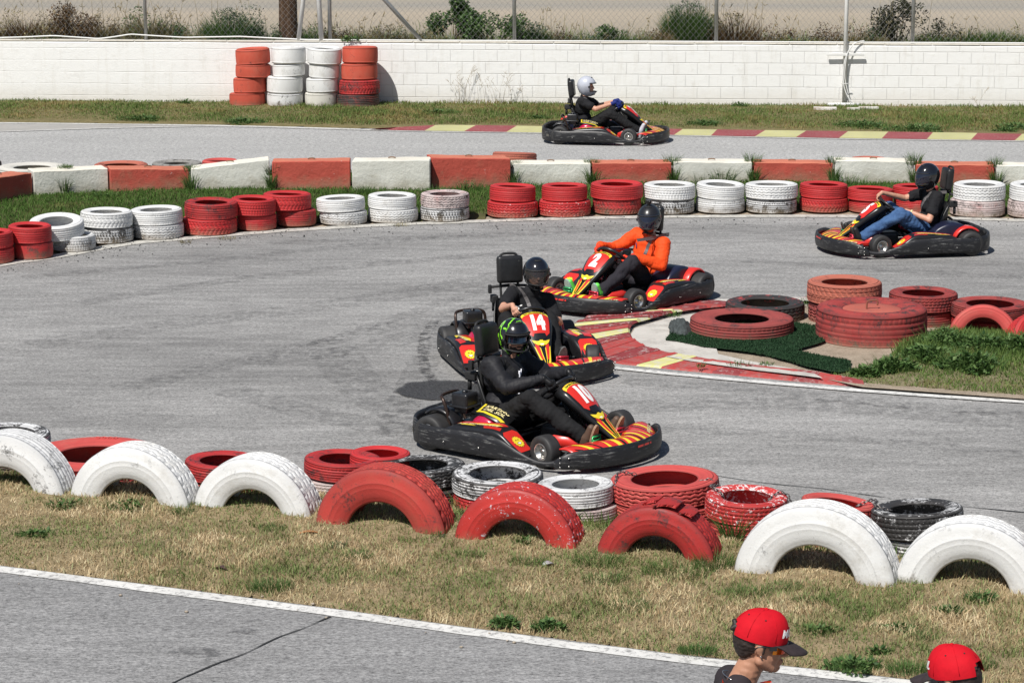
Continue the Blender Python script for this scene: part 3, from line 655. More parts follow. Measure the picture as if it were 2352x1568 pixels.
# ================================================================== fence on the wall
GALV = plain('galvanised_pipe', (.42, .43, .44), .5, .6, nz=.15); WHP = wornpaint('white_pipe_paint', (.75, .75, .73), (.42, .38, .33), .36, 12)
WIRE = plain('galvanised_wire', (.36, .355, .34), .5, .5)
fence = empty('chain_link_fence', tuple(W0), ang, 'tall chain link fence on top of the white wall', 'fence')
FH = 2.1; yb = TH - .06; mb = MB(); pitch = .105; slope = 1.15
n = int((wl + FH) / pitch)
Vw = []; Fw = []
def wire(a, b, r=.0022):
    a = np.array(a); b = np.array(b); o = len(Vw)
    for p in (a, b):
        Vw.append(p + [0, -r, 0]); Vw.append(p + [r, r * .8, 0]); Vw.append(p + [-r, r * .8, 0])
    for k in range(3): Fw.append((o + k, o + (k + 1) % 3, o + 3 + (k + 1) % 3, o + 3 + k))
for i in range(-int(FH / slope / pitch) - 1, int(wl / pitch) + 1):
    x0 = i * pitch; L = FH / slope
    a0, a1 = max(x0, 0), min(x0 + L, wl)
    if a1 > a0: wire((a0, yb, HW + (a0 - x0) * slope), (a1, yb, HW + (a1 - x0) * slope))
    if a1 > a0: wire((a0, yb + .004, HW + FH - (a0 - x0) * slope), (a1, yb + .004, HW + FH - (a1 - x0) * slope))
for z in (.03, 1.0, 2.05): wire((0, yb + .008, HW + z), (wl, yb + .008, HW + z), .004)
link('wire_mesh', npmesh('wire_mesh', Vw, Fw, WIRE), fence)
inv = Matrix.Rotation(-ang, 3, 'Z')
def wx_of(u, v=92): return (wall_pt(u, v) - W0).length
posts = [(333, 88, GALV, .03), (757, 90, GALV, .034), (1181, 95, GALV, .034), (1645, 97, GALV, .034), (2097, 99, GALV, .034), (-90, 88, GALV, .034), (2550, 99, GALV, .034)]
for u, v, m_, r_ in posts:
    x = wx_of(u, v); MB().tube([(x, yb - .05, HW - .02), (x - .01, yb - .05, HW + FH + .1)], r_, 10).obj('post', m_, fence)
def lean(u0, v0, u1, v1, r, m_, nm):
    a = wx_of(u1, v1); s_ = (proj(W0 + wdir * (a + 1))[0] - proj(W0 + wdir * a)[0]); dx = (u0 - u1) / s_; dz = (v1 - v0) / s_ / .98
    k = FH / dz; MB().tube([(a, yb - .10, HW - .02), (a + dx * k, yb - .10, HW + FH)], r, 10).obj(nm, m_, fence)
lean(697, 0, 684, 92, .040, WHP, 'brace'); lean(733, 0, 738, 92, .045, WHP, 'brace'); lean(885, 0, 973, 94, .036, GALV, 'brace')
# white hose along the top of the wall
pts = []
for i, u in enumerate(np.arange(-300, 2700, 25)):
    v_ = np.interp(u, [-300, 0, 60, 120, 230, 300, 420, 550, 680, 900, 1100, 1500, 2000, 2352, 2700], [88, 86.5, 85, 82, 89, 79, 86, 84, 90, 93, 96, 98, 98, 100, 104])
    q = wall_pt(u, v_); zt = HW + .035
    vv = proj(Vector((q.x, q.y, zt)))[1]; s_ = (proj(q + Vector((1, 0, 0)))[0] - proj(q)[0])
    pts.append((q.x - wnor.x * .02, q.y - wnor.y * .02, zt + max(0, (vv - v_) / s_) * (1 if u < 700 else .2)))
o = MB().tube([tuple(p) for p in crom(pts, 3)], .013, 6).obj('hose', plain('white_hose', (.72, .72, .70), .5)); tag(o, 'white hose lying along the top of the white wall', 'hose')
# tall white mast in front of the wall
base = wall_pt(1938, 240) + wnor * .055
mast = empty('mast', (base.x, base.y, .0), ang, 'tall white pole with a short crossbar against the wall', 'pole')
MB().tube([(0, 0, 0), (0, 0, 4.2)], [.037, .034], 14).obj('pole', WHP, mast)
MB().box((0, -.05, .93), (.66, .03, .045), bev=.004).obj('crossbar', WHP, mast)
MB().tube([(-.30, -.14, .05), (.27, -.12, .05)], .036, 10).obj('foot_pipe', WHP, mast)
mb = MB(); mb.tube([tuple(p) for p in crom([(.33, .02, 1.17), (.15, -.04, 1.12), (.03, -.08, .95), (-.03, -.09, .7), (-.02, -.09, .4), (.05, -.09, .2), (.14, -.08, .08)], 6)], .011, 6)
mb.tube([tuple(p) for p in crom([(.03, -.08, .93), (.0, -.09, .75), (.0, -.09, .5), (.07, -.09, .22)], 6)], .009, 6); mb.tube([(-.07, -.09, .42), (.08, -.09, .42)], .008, 5)
mb.obj('cable', plain('white_cable', (.70, .70, .68), .5), mast)
for (u, v, wd, d_) in [(1895, 249, .40, .16), (1995, 248, .34, .14), (1960, 250, .22, .10)]:
    p = P(u, v + 1, .04); mb = MB().box((0, 0, 0), (wd, d_, .07), bev=.01); o = mb.obj('loose_block', wornpaint('dirty_white_slab', (.66, .64, .6), (.35, .27, .2), .46, 7)); o.location = p; o.rotation_euler = (0, 0, random.uniform(-.1, .1))
    tag(o, {0.16: 'dirty white slab at the left of the mast foot', .14: 'dirty white slab at the right of the mast foot', .10: 'short white slab in front of the mast foot'}[d_], 'slab')
weed(1915, 240, 60, .18, 'grass tuft growing round the foot of the white mast', LF_G, 40, .04, .0, 'grass tuft', None, 3, name='grass_tuft')
weed(1985, 241, 70, .2, 'grass tuft right of the white mast foot', LF_G, 40, .04, .0, 'grass tuft', None, 3, name='grass_tuft')
# trunk behind the fence
s = NT('trunk_bark', .95, .2); c = s.coord(scale=(9, 9, 1.2)); f = s.noise(c, 1.6, 8, .7)
BARK = s.out(s.ramp(f, [(.3, (.028, .018, .012)), (.5, (.075, .045, .028)), (.75, (.15, .10, .065))]), s.bump(f, .9, .03))
q = wall_pt(650, 92) - wnor * .7
prof = [(.19, -.1), (.175, .1), (.165, .5), (.155, 1.2), (.15, 2.5), (.14, 4.5), (.0, 4.5)]
mb = MB().lathe(prof, 20); o = mb.obj('trunk', BARK); o.location = (q.x, q.y, .93); o.scale = (1.03, 1.03, 1)
tag(o, 'thick dark brown trunk rising behind the chain link fence', 'tree trunk'); o.name = 'tree_trunk'
# ================================================================== plants behind the fence
BZ = .93
def bush(u, v, wpx, hpx, label, mat, n=900, leaf=.05, kind='leafy', back=.7, stalks=0, smat=None, cat='bush', narrow=1.0, name='bush', spiky=0, group=None):
    n = int(n * 2.0); spiky = int(spiky * 2.0); hpx *= 1.18; wpx *= 1.18; leaf *= 1.1
    q = wall_pt(u, 92) - wnor * back; s_ = proj(q + Vector((1, 0, 0)))[0] - proj(q)[0]; rx = wpx / s_ / 2; H = hpx / s_ + .10; ry = min(rx * .7, .55)
    root = empty(name, (q.x, q.y, BZ), 0, label, cat, group)
    if n:
        # clumps in an uneven crown
        nc = 14; C = np.stack([RNG.uniform(-1, 1, nc) * rx * .7, RNG.uniform(-1, 1, nc) * ry * .7, RNG.uniform(.2, .85, nc) * H], 1)
        C[:, 2] *= np.clip(1.05 - (np.abs(C[:, 0]) / rx) ** 2 * .8, .3, 1); rad = RNG.uniform(.16, .34, nc) * min(rx, H) * 1.15
        k = RNG.integers(0, nc, n); d = RNG.normal(0, 1, (n, 3)); d /= np.linalg.norm(d, axis=1)[:, None]
        Pn = C[k] + d * (rad[k] * RNG.uniform(.3, 1, n) ** .4)[:, None]; Pn[:, 2] = np.abs(Pn[:, 2])
        merge_obj('leaves', [leaves(Pn, RNG.uniform(.5, 1.3, n) * leaf, 1.0, narrow)], mat, root)
        mb = MB()
        for c in C: mb.tube([(c[0] * .15, c[1] * .15, 0), (c[0] * .6, c[1] * .6, c[2] * .5), tuple(c)], [.014, .009, .004], 4)
        mb.obj('stems', STEM, root)
    if spiky:
        a = RNG.uniform(0, 2 * np.pi, spiky); rr = np.sqrt(RNG.uniform(0, 1, spiky)); Hs = RNG.uniform(.45, 1.05, spiky) * H * (1 - .45 * rr)
        V, F = blades(np.cos(a) * rr * rx * .75, np.sin(a) * rr * ry * .75, np.zeros(spiky), Hs, RNG.uniform(.008, .016, spiky), .55, az=a); merge_obj('blades', [(V, F)], smat or mat, root)
    if stalks:
        mb = MB()
        for k in range(stalks):
            x = random.uniform(-.9, .9) * rx; hh = H * random.uniform(.7, 1.5); l = random.uniform(-.2, .2); y = random.uniform(-ry, ry) * .5
            mb.tube([(x, y, 0), (x + l * .4, y, hh * .6), (x + l, y, hh)], [.005, .004, .002], 3)
            for t in range(3): mb.tube([(x + l * .8, y, hh * .85), (x + l * .8 + random.uniform(-.06, .06), y, hh * .85 + random.uniform(0, .1))], [.003, .007], 3)
        mb.obj('stalks', plain('straw_stalk', (.28, .23, .13), .8), root)
    return root
bush(40, 85, 170, 60, 'brownish green dry grass clump at the far left behind the fence', LF_S, 500, .05, stalks=14, spiky=700, smat=LF_R, name='dry_grass_clump', cat='grass clump', narrow=.5)
bush(155, 88, 130, 75, 'rusty brown dead bush behind the fence at left', LF_R, 1300, .055, stalks=8, spiky=200, narrow=.7)
bush(225, 88, 60, 50, 'rust and straw coloured grass beside the dead bush', LF_R, 200, .04, stalks=10, spiky=350, smat=LF_S, name='dry_grass_clump', cat='grass clump')
bush(325, 88, 130, 70, 'tall pale grass round the first fence post', LF_G, 350, .04, stalks=22, spiky=600, smat=LF_S, name='tall_grass', cat='grass clump')
bush(385, 88, 60, 45, 'seeding green grass right of the first fence post', LF_G, 200, .04, stalks=12, spiky=250, smat=GRT, name='tall_grass', cat='grass clump')
bush(515, 88, 160, 78, 'bushy dark green weed with upright stalks left of the trunk', LF_B, 1500, .045, stalks=10, spiky=600, smat=GRT, narrow=.6)
bush(605, 90, 90, 36, 'low green weed at the left side of the trunk', LF_B, 500, .035, spiky=200, smat=GRT)
bush(715, 92, 90, 42, 'low green weed between the white braces', LF_G, 350, .035, stalks=8, spiky=200, smat=GRT)
bush(800, 92, 90, 32, 'sparse green weed right of the paired posts', LF_S, 260, .035, stalks=6, spiky=160, smat=GRT)
bush(870, 93, 90, 40, 'thin dry weed with seed heads near the slanting brace', LF_S, 260, .035, stalks=10, spiky=160, smat=LF_S)
bush(1035, 92, 120, 95, 'dense green leafy bush with yellow flower right of the slanting brace', LF_G, 2600, .055, back=.9)
bush(1130, 94, 160, 62, 'spreading green leafy bush beside the middle post', LF_G, 2200, .05)
bush(1220, 95, 90, 48, 'feathery green weed right of the middle post', LF_B, 600, .035, stalks=9, spiky=300, smat=GRT)
bush(1405, 96, 76, 46, 'small round dark green shrub alone behind the fence', LF_G, 800, .04, spiky=120, smat=GRT)
bush(1310, 96, 90, 22, 'flat patch of grey green weed on the gravel', LF_B, 250, .03, spiky=100, smat=LF_S)
bush(1580, 97, 110, 98, 'tall dark green reedy bush left of the fourth post', LF_B, 900, .05, spiky=1500, smat=GRT, narrow=.4)
bush(1690, 97, 130, 82, 'straggly dry flowering weed right of the fourth post', LF_S, 700, .035, stalks=24, spiky=300, smat=LF_R)
bush(1790, 98, 100, 40, 'low brown tangle of dry weed left of the mast', LF_R, 500, .035, stalks=8, spiky=200, smat=LF_S)
bush(1915, 98, 110, 36, 'low reddish brown weed behind the mast', LF_R, 500, .035, spiky=150, smat=LF_S)
bush(2070, 98, 140, 92, 'dark leafy shrub with bare twigs behind the fifth post', LF_D, 1500, .05, stalks=6, back=.9)
bush(2170, 99, 110, 60, 'dark shrub branch reaching right of the fifth post', LF_D, 500, .045, stalks=3)
bush(2150, 99, 120, 36, 'olive grass clump under the dark shrub', LF_S, 300, .03, spiky=500, smat=GRT, name='grass_clump', cat='grass clump', back=.5)
bush(2300, 100, 170, 42, 'yellow green grass clump at the far right behind the fence', LF_S, 400, .03, spiky=900, smat=GRT, name='grass_clump', cat='grass clump')
scrub = [(90, 130, 30), (260, 110, 34), (430, 90, 34), (660, 80, 26), (760, 90, 30), (940, 110, 34), (1000, 60, 30), (1270, 110, 30), (1350, 80, 26), (1480, 110, 30), (1520, 70, 40), (1640, 80, 40), (1840, 110, 34), (1975, 110, 34), (2010, 70, 40), (2235, 90, 40)]
for i, (u_, w_, h_) in enumerate(scrub):
    bush(u_, 92, w_, h_, f'low scrub clump behind the fence, {ORD[i]} from the left', [LF_S, LF_R, LF_B][i % 3], 260, .035, spiky=260, smat=[GRT, LF_S, LF_S][i % 3], name='scrub_clump', cat='scrub', back=.35 + .5 * (i % 2), stalks=4, group='low scrub clumps behind the fence')
bush(-140, 88, 200, 60, 'dry grass clump beyond the left edge behind the fence', LF_S, 300, .05, spiky=500, smat=LF_R, name='dry_grass_clump', cat='grass clump')
weed(800, 104, 40, .1, 'green weed hanging over the wall above the tyre stacks', LF_G, 140, .05, p=wall_pt(803, 100) + Vector((0, 0, HW + .02)), name='leafy_weed')
# low ground cover behind the wall
X = RNG.uniform(-14, 14, 34000); Y = W0.y + (X - W0.x) * wdir.y / wdir.x + .2 + RNG.exponential(.9, 34000); k = vnoise(X, Y, 1.1, 21) > .40; X, Y = X[k], Y[k]
Vb, Fb = blades(X, Y, np.full(len(X), BZ), RNG.uniform(.05, .24, len(X)) * (.5 + vnoise(X, Y, .6, 23)), RNG.uniform(.008, .014, len(X)), .8)
tag(link('weedy_ground_cover', npmesh('weedy_ground_cover', Vb, Fb, G_FAR)), 'sparse low weeds on the gravel just behind the fence', 'ground cover', kind='stuff')
mb = MB()
for k in range(2200):
    x = random.uniform(-12, 12); y = W0.y + (x - W0.x) * wdir.y / wdir.x + .3 + abs(random.gauss(0, 1.5)); r_ = random.uniform(.015, .05)
    mb.sphere((x, y, BZ), (r_, r_ * .8, r_ * .6), 6)
tag(mb.obj('gravel', plain('gravel_stone', (.30, .29, .27), .9, nz=.4, scale=4)), 'loose grey gravel on the ground behind the fence', 'gravel', kind='stuff')
o = MB().sphere((0, 0, 0), (.28, .18, .12), 10).obj('rock', plain('tan_rock', (.42, .30, .19), .9, nz=.3, scale=9, bump=.8)); q = wall_pt(1462, 95) - wnor * .6; o.location = (q.x, q.y, BZ + .05)
for v_ in o.data.vertices: v_.co *= 1 + .3 * noise.noise(v_.co * 9)
tag(o, 'tan rock on the gravel right of the small round shrub', 'rock')
# ================================================================== concrete blocks
def concrete_paint(name, c, dirt, cr):
    s = NT(name, .8, .25); co = s.coord(rnd=True); f = s.noise(co, 5, 9, .7); g = s.noise(co, 24, 6, .65); h = s.noise(co, 2, 4)
    col = s.mix(s.step(h, .35, .7), tuple(x * .82 for x in c), c); col = s.mix(s.math('MULTIPLY', s.step(f, .58, .72), .55), col, dirt)
    col = s.mix(s.step(g, .66, .70), col, cr); gz = s.n('SeparateXYZ', {0: s.n('NewGeometry').outputs['Position']}).outputs[2]; col = s.mix(s.math('MULTIPLY', s.step(s.math('SUBTRACT', s.math('MULTIPLY', f, .45), gz), .0, .16), .5), col, (.22, .19, .12))
    hh = s.math('ADD', s.math('MULTIPLY', f, .6), s.math('MULTIPLY', g, .8)); return s.out(col, s.bump(hh, .6, .018))
BR = concrete_paint('block_red_paint', (.46, .085, .06), (.40, .14, .09), (.5, .30, .26)); BW = concrete_paint('block_white_paint', (.64, .64, .58), (.58, .56, .48), (.42, .42, .39))
BTR = concrete_paint('block_red_sunlit_top', (.58, .19, .12), (.50, .22, .15), (.6, .4, .34)); BTW = concrete_paint('block_white_sunlit_top', (.78, .74, .64), (.66, .58, .46), (.5, .4, .3))  # tops: the same two paints made lighter, sunlight put into the colour
# (u_left, v_bottom_left, v_top_left, u_right, v_bottom_right, v_top_right)
blocks = [(-108, 492, 428, -30, 474, 412), (-28, 474, 410, 76, 452, 396), (78, 453, 393, 251, 443, 386), (254, 446, 387, 436, 439, 388), (439, 441, 387, 621, 438, 366), (625, 439, 371, 806, 438, 369), (808, 441, 369, 989, 442, 367), (991, 438, 362, 1174, 432, 364),
          (1176, 430, 375, 1358, 428, 374), (1360, 428, 374, 1543, 426, 373), (1546, 425, 371, 1728, 424, 372), (1731, 424, 372, 1913, 423, 374), (1916, 424, 368, 2099, 425, 370), (2101, 427, 377, 2283, 430, 378), (2286, 431, 379, 2468, 433, 381), (2471, 434, 380, 2650, 437, 383)]
for i, (ul, bl, tl, ur, br_, tr_) in enumerate(blocks):
    a = P(ul, bl); b = P(ur, br_); L = (b - a).length; an = math.atan2((b - a).y, (b - a).x)
    def hgt(p, vt):
        lo_, hi_ = .1, .9
        for _ in range(30):
            m_ = (lo_ + hi_) / 2
            if proj((p.x, p.y, m_))[1] > vt: lo_ = m_
            else: hi_ = m_
        return lo_
    ha, hb = hgt(a, tl), hgt(b, tr_); D = .36
    bm = bmesh.new(); bmesh.ops.create_cube(bm, size=1); bmesh.ops.scale(bm, vec=(L, D, .5), verts=bm.verts[:]); bmesh.ops.bevel(bm, geom=bm.edges[:], offset=.010, segments=1, affect='EDGES'); bmesh.ops.scale(bm, vec=(1 / L, 1 / D, 2), verts=bm.verts[:])
    bmesh.ops.subdivide_edges(bm, edges=[e for e in bm.edges if e.calc_length() > .4], cuts=14, use_grid_fill=True)
    for v_ in bm.verts:
        t = v_.co.x + .5; h = ha + (hb - ha) * t; x = t * L - (.006 if t > .5 else -.006); y = (v_.co.y + .5) * D; zz = v_.co.z + .5
        z = zz * (h + .12) - .12; p = Vector((x + i * 3, y, z)); d = noise.noise(p * 5) * .006 + noise.noise(p * 17) * .002
        v_.co = Vector((x, y + d * (1 if v_.co.y < 0 else 0), z + (d if zz > .6 else 0)))
    me = bpy.data.meshes.new('concrete_block'); bm.normal_update()
    red = i % 2 == 1
    for f in bm.faces: f.smooth = False; f.material_index = 1 if f.normal.z > .7 else 0
    bm.to_mesh(me); bm.free(); me.materials.append(BR if red else BW); me.materials.append(BTR if red else BTW)
    o = link('concrete_block', me); o.location = a; o.rotation_euler = (0, 0, an)
    nth = ORD[max(i - 1, 0)] if i else 'outermost'
    tag(o, f"{'faded red' if red else 'white'} painted concrete block, {nth} from the left edge of the barrier" if i else 'white painted concrete block just beyond the left edge', 'barrier block', 'concrete barrier blocks across the track')
    o2 = MB().tube([(L / 2 + .05 * math.cos(t) * 1, D * .5 + .0, h0) for t, h0 in [(math.pi * k / 8, (ha + hb) / 2 + .012 + .012 * math.sin(math.pi * k / 8)) for k in range(9)]], .009, 5).obj('lifting_loop', plain('rusty_iron', (.20, .12, .07), .8), o)
# weeds in the joints
for i, (u, h, zz) in enumerate([(252, .0, .3), (437, .09, .34), (622, .16, .28), (1175, .13, .32), (1359, .11, .34), (1544, .15, .33), (1730, .17, .33), (1914, .12, .34), (2100, .17, .35), (2284, .13, .35), (150, .05, .36), (30, .0, .3)]):
    if h == 0: continue
    j = [b_ for b_ in blocks if b_[0] <= u + 6][-1]; p = P(j[0] - 1, j[1]); p = Vector((p.x, p.y + .08, zz - .06))
    if u in (150,): p = P(150, 385, .36)
    weed(u, 0, 34, h, f'grass tuft sprouting from the joint before the {ORD[min(max([k for k, b_ in enumerate(blocks) if b_[0] <= u + 6][-1] - 1, 0), 20)]} block', LF_G, 30, .025, p=p, cat='grass tuft', group='tufts in the block joints', grass=5, name='grass_tuft')
    weed(u, 0, 22, .2, f'weeds trailing down the joint before the {ORD[min(max([k for k, b_ in enumerate(blocks) if b_[0] <= u + 6][-1] - 1, 0), 20)]} block', LF_G, 40, .025, p=Vector((p.x, p.y - .13, .06)), cat='grass tuft', group='weeds trailing in the block joints', grass=3, name='trailing_weed')
for (u, v, wd, h) in [(1080, 436, 60, .14), (1200, 432, 60, .12), (1400, 425, 50, .12), (1620, 420, 60, .14), (1660, 420, 50, .2), (1950, 425, 80, .15), (840, 446, 40, .12), (1000, 446, 70, .12), (700, 442, 60, .08), (240, 452, 70, .08)]:
    weed(u, v, wd, h, 'green tuft at the foot of the blocks, ' + {1080: 'seventh', 1200: 'eighth', 1400: 'ninth', 1620: 'tenth', 1660: 'tenth right half', 1950: 'twelfth', 840: 'sixth', 1000: 'seventh left half', 700: 'fifth', 240: 'second'}[u] + ' block from the left', LF_G, 50, .035, .03, 'grass tuft', 'tufts at the foot of the blocks', 3, name='grass_tuft')

# leaves, litter, grit
def leaf_scrap(u, v, L, m, lab, cat, nm, rz, wd=.35):
    p = P(u, v, .05); V = []; n = 9
    for i in range(n):
        t = i / (n - 1); w_ = wd * L * math.sin(math.pi * min(1, t * 1.1)) ** .8 * .5; z = .004 + .010 * math.sin(t * 3)
        V += [(t * L, -w_, z + w_ * .5), (t * L, 0, z - .003), (t * L, w_, z + w_ * .3)]
    F = [(3 * i + k, 3 * i + 3 + k, 3 * i + 4 + k, 3 * i + 1 + k) for i in range(n - 1) for k in (0, 1)]
    me = mesh(nm, V, F, True, [m]); o = link(nm, me); o.location = p; o.rotation_euler = (0, 0, rz); md = o.modifiers.new('t', 'SOLIDIFY'); md.thickness = .0015; tag(o, lab, cat)
leaf_scrap(683, 1226, .17, plain('leaf_tan', (.45, .22, .09), .6), 'curled tan dry leaf lying on the front verge', 'leaf', 'dry_leaf', .1)
leaf_scrap(495, 1304, .10, plain('leaf_purple', (.10, .055, .05), .6), 'small dark purplish leaf on the front verge', 'leaf', 'dry_leaf', -.5, .6)
leaf_scrap(1245, 1300, .10, plain('clear_plastic', (.55, .55, .58), .15), 'crumpled clear plastic scrap in front of the chipped red arch', 'litter', 'plastic_scrap', .3, .9)
def grit(name, line, n, spread, r0, r1, m, lab, off=0.0):
    pts = [P(u, v) for u, v in line]; mb = MB()
    for k in range(n):
        t = random.random() * (len(pts) - 1); i = int(t); p = pts[i].lerp(pts[min(i + 1, len(pts) - 1)], t - i); r_ = random.uniform(r0, r1) * random.uniform(.5, 1)
        mb.sphere((p.x, p.y + off + random.gauss(0, spread), .012), (r_, r_ * .8, r_ * .6), 6)
    tag(mb.obj(name, m), lab, 'grit', kind='stuff')
grit('rubber_crumbs', [(0, 622), (300, 570), (600, 540), (1000, 520), (1600, 506), (2352, 514)], 500, .28, .004, .014, plain('crumb', (.04, .04, .04), .9), 'small dark rubber crumbs along the far tyre stacks')
grit('loose_grit', [(0, 1120), (600, 1140), (1200, 1190), (1800, 1260), (2352, 1310)], 420, .25, .004, .012, plain('grit_tan', (.34, .30, .25), .9, nz=.4), 'fine tan grit on the asphalt behind the lying tyres', .25)
grit('verge_pebbles', [(0, 1240), (600, 1290), (1200, 1370), (1800, 1430), (2352, 1480)], 260, .7, .005, .016, plain('pebble_tan', (.40, .34, .27), .9, nz=.4), 'small pebbles scattered through the front verge')
grit('island_grit', [(1640, 812), (1800, 838), (1980, 850)], 160, .25, .004, .014, plain('grit_grey', (.42, .38, .33), .9, nz=.4), 'loose grit on the island dirt')
for u, v, wd in ((520, 549, 44), (425, 557, 30), (920, 518, 40)): weed(u, v, wd, .035, 'wisp of dry straw on the asphalt edge ' + {520: 'below the sixth stack', 425: 'below the fifth stack', 920: 'below the tenth stack'}[u], LF_S, 20, .02, .01, 'straw', 'straw wisps on the asphalt', 3, name='straw_wisp')
# ================================================================== tyres
def tri(x): return abs((x % 1.0) * 2 - 1)
def tread(kind, th, z):
    """depth of the tread cut; th in turns, z across -1..1"""
    a = abs(z)
    if kind == 'slick': return 0
    if kind == 'rib':
        d = .007 if any(abs(z - g) < .05 for g in (-.55, -.18, .18, .55)) else 0
        if a > .62 and (th * 64) % 1 < .22: d = .004
        return d
    if kind == 'zig':
        o = .09 * (tri(th * 34) - .5) * 2
        d = .010 if any(abs(z - g - o) < .06 for g in (-.5, 0, .5)) else 0
        if a > .7 and (th * 44) % 1 < .3: d = .009
        return d
    if kind == 'chev':
        d = .009 if abs(a - .42) < .045 else 0
        if a > .06 and (th * 40 + a * .9) % 1 < .26: d = .008
        return d
    if kind == 'lug':
        o = .08 * (tri(th * 26) - .5) * 2
        d = .012 if any(abs(z - g - o) < .055 for g in (-.36, 0, .36)) else 0
        if a > .74 and (th * 36) % 1 < .36: d = .024
        return d
    if kind == 'block':
        d = .009 if min(abs(z + .45), abs(z), abs(z - .45)) < .05 else 0
        if (th * 52 + (.5 if z > 0 else 0) + a * .3) % 1 < .2: d = .008
        return d
_tc = {}
def tyre_mesh(kind, truck=False):
    key = (kind, truck)
    if key in _tc: return _tc[key]
    Ro, Wd, ri = (1.0, 1.0, .51 if truck else .60)           # unit tyre; scaled per object
    R0 = .51 if truck else .32; W0_ = .27 if truck else .20; n = 288 if truck else 208
    prof = [(ri, .86), (ri + .012, .905), (ri + .03, .922), (ri + .055, .938), (ri + .06, .944), (ri + .10, .966), (ri + .16, .988), (ri + .20, .996), (ri + .207, 1.000), (ri + .215, 1.000), (ri + .222, .999), (ri + .27, 1.0), (ri + .277, 1.004), (ri + .285, 1.004), (ri + .292, .998), (.885, .990), (.912, .982), (.940, .968), (.958, .955), (.976, .925), (.989, .885)]
    M = 26; cols = [(None, .5 + .385 * (1 - 2 * k / (M - 1))) for k in range(M)]
    lower = [(r, 1 - z) for r, z in prof[::-1]]
    inner = [(ri + .0, .18), (ri + .05, .14), (.86, .12), (.93, .22), (.945, .5), (.93, .78), (.86, .86), (ri + .05, .86)]
    L = len(prof) + M + len(lower) + len(inner); V = np.zeros((n, L, 3))
    for i in range(n):
        th = i / n; c, s_ = math.cos(2 * math.pi * th), math.sin(2 * math.pi * th); j = 0
        for r, z in prof: V[i, j] = (r * c, r * s_, z); j += 1
        for _, z in cols:
            zn = (z - .5) / .385; d = tread(kind, th, zn) / R0; r = 1.0 - .012 * zn * zn - d; V[i, j] = (r * c, r * s_, z); j += 1
        for q, (r, z) in enumerate(lower): V[i, j] = (r * c, r * s_, z); j += 1
        for r, z in inner: V[i, j] = (r * c, r * s_, z); j += 1
    idx = np.arange(n * L).reshape(n, L); a = idx; b = np.roll(idx, -1, 0); c_ = np.roll(b, -1, 1); d_ = np.roll(a, -1, 1)
    F = np.stack([a.ravel(), b.ravel(), c_.ravel(), d_.ravel()], 1)
    if kind == 'slick': pass
    V[:, :, 0] *= R0; V[:, :, 1] *= R0; V[:, :, 2] *= W0_
    me = npmesh('tyre_' + kind, V.reshape(-1, 3), F, None, True); _tc[key] = (me, R0, W0_); me.materials.append(RUBBER)
    return _tc[key]
RUBBER = plain('old_rubber', (.045, .044, .043), .8, nz=.35, scale=30)
def tyrepaint(name, paint, wear=.30, under=(.035, .033, .032), chips=None, chip=.70, groove=.65, fade=.8, dirt=None, rough=.5, sc=7, spread=.05, coarse=1.0):
    s = NT(name, rough, .35); c = s.coord(rnd=True); f = s.noise(c, sc, 9, .72, .4); g = s.noise(c, 60, 4, .7); big = s.noise(c, 2.1, 4)
    p = s.mix(s.step(big, .35, .68), tuple(x * fade for x in paint), paint)
    if dirt: p = s.mix(s.math('MULTIPLY', s.step(s.noise(c, 4.2, 8, .7), .5, .66), .55), p, dirt)
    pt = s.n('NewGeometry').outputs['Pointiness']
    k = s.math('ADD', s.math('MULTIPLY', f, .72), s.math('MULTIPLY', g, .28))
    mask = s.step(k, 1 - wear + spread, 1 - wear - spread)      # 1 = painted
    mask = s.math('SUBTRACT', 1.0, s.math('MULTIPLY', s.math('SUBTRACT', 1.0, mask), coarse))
    gr = s.math('MULTIPLY', s.step(pt, .497, .478), groove)  # grooves darkened in the colour: missing paint plus groove shade
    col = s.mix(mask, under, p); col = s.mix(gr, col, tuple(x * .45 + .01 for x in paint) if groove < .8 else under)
    if chips: col = s.mix(s.step(s.math('ADD', s.math('MULTIPLY', s.noise(c, 26, 5, .75), .75), s.math('MULTIPLY', big, .25)), chip - .02, chip + .01), col, chips)
    wz = s.n('SeparateXYZ', {0: s.n('NewGeometry').outputs['Position']}).outputs[2]; md_ = s.math('MULTIPLY', s.step(s.math('SUBTRACT', s.math('MULTIPLY', f, .30), wz), .03, .13), .55); col = s.mix(md_, col, (.20, .155, .10))
    h = s.math('ADD', s.math('MULTIPLY', f, .5), s.math('MULTIPLY', g, .35)); h = s.math('ADD', h, s.math('MULTIPLY', mask, .12))
    return s.out(col, s.bump(h, .6, .009), s.ramp(f, [(.3, (rough + .2,) * 3), (.7, (rough,) * 3)]))
RED, WHT = (.56, .032, .034), (.70, .70, .695)
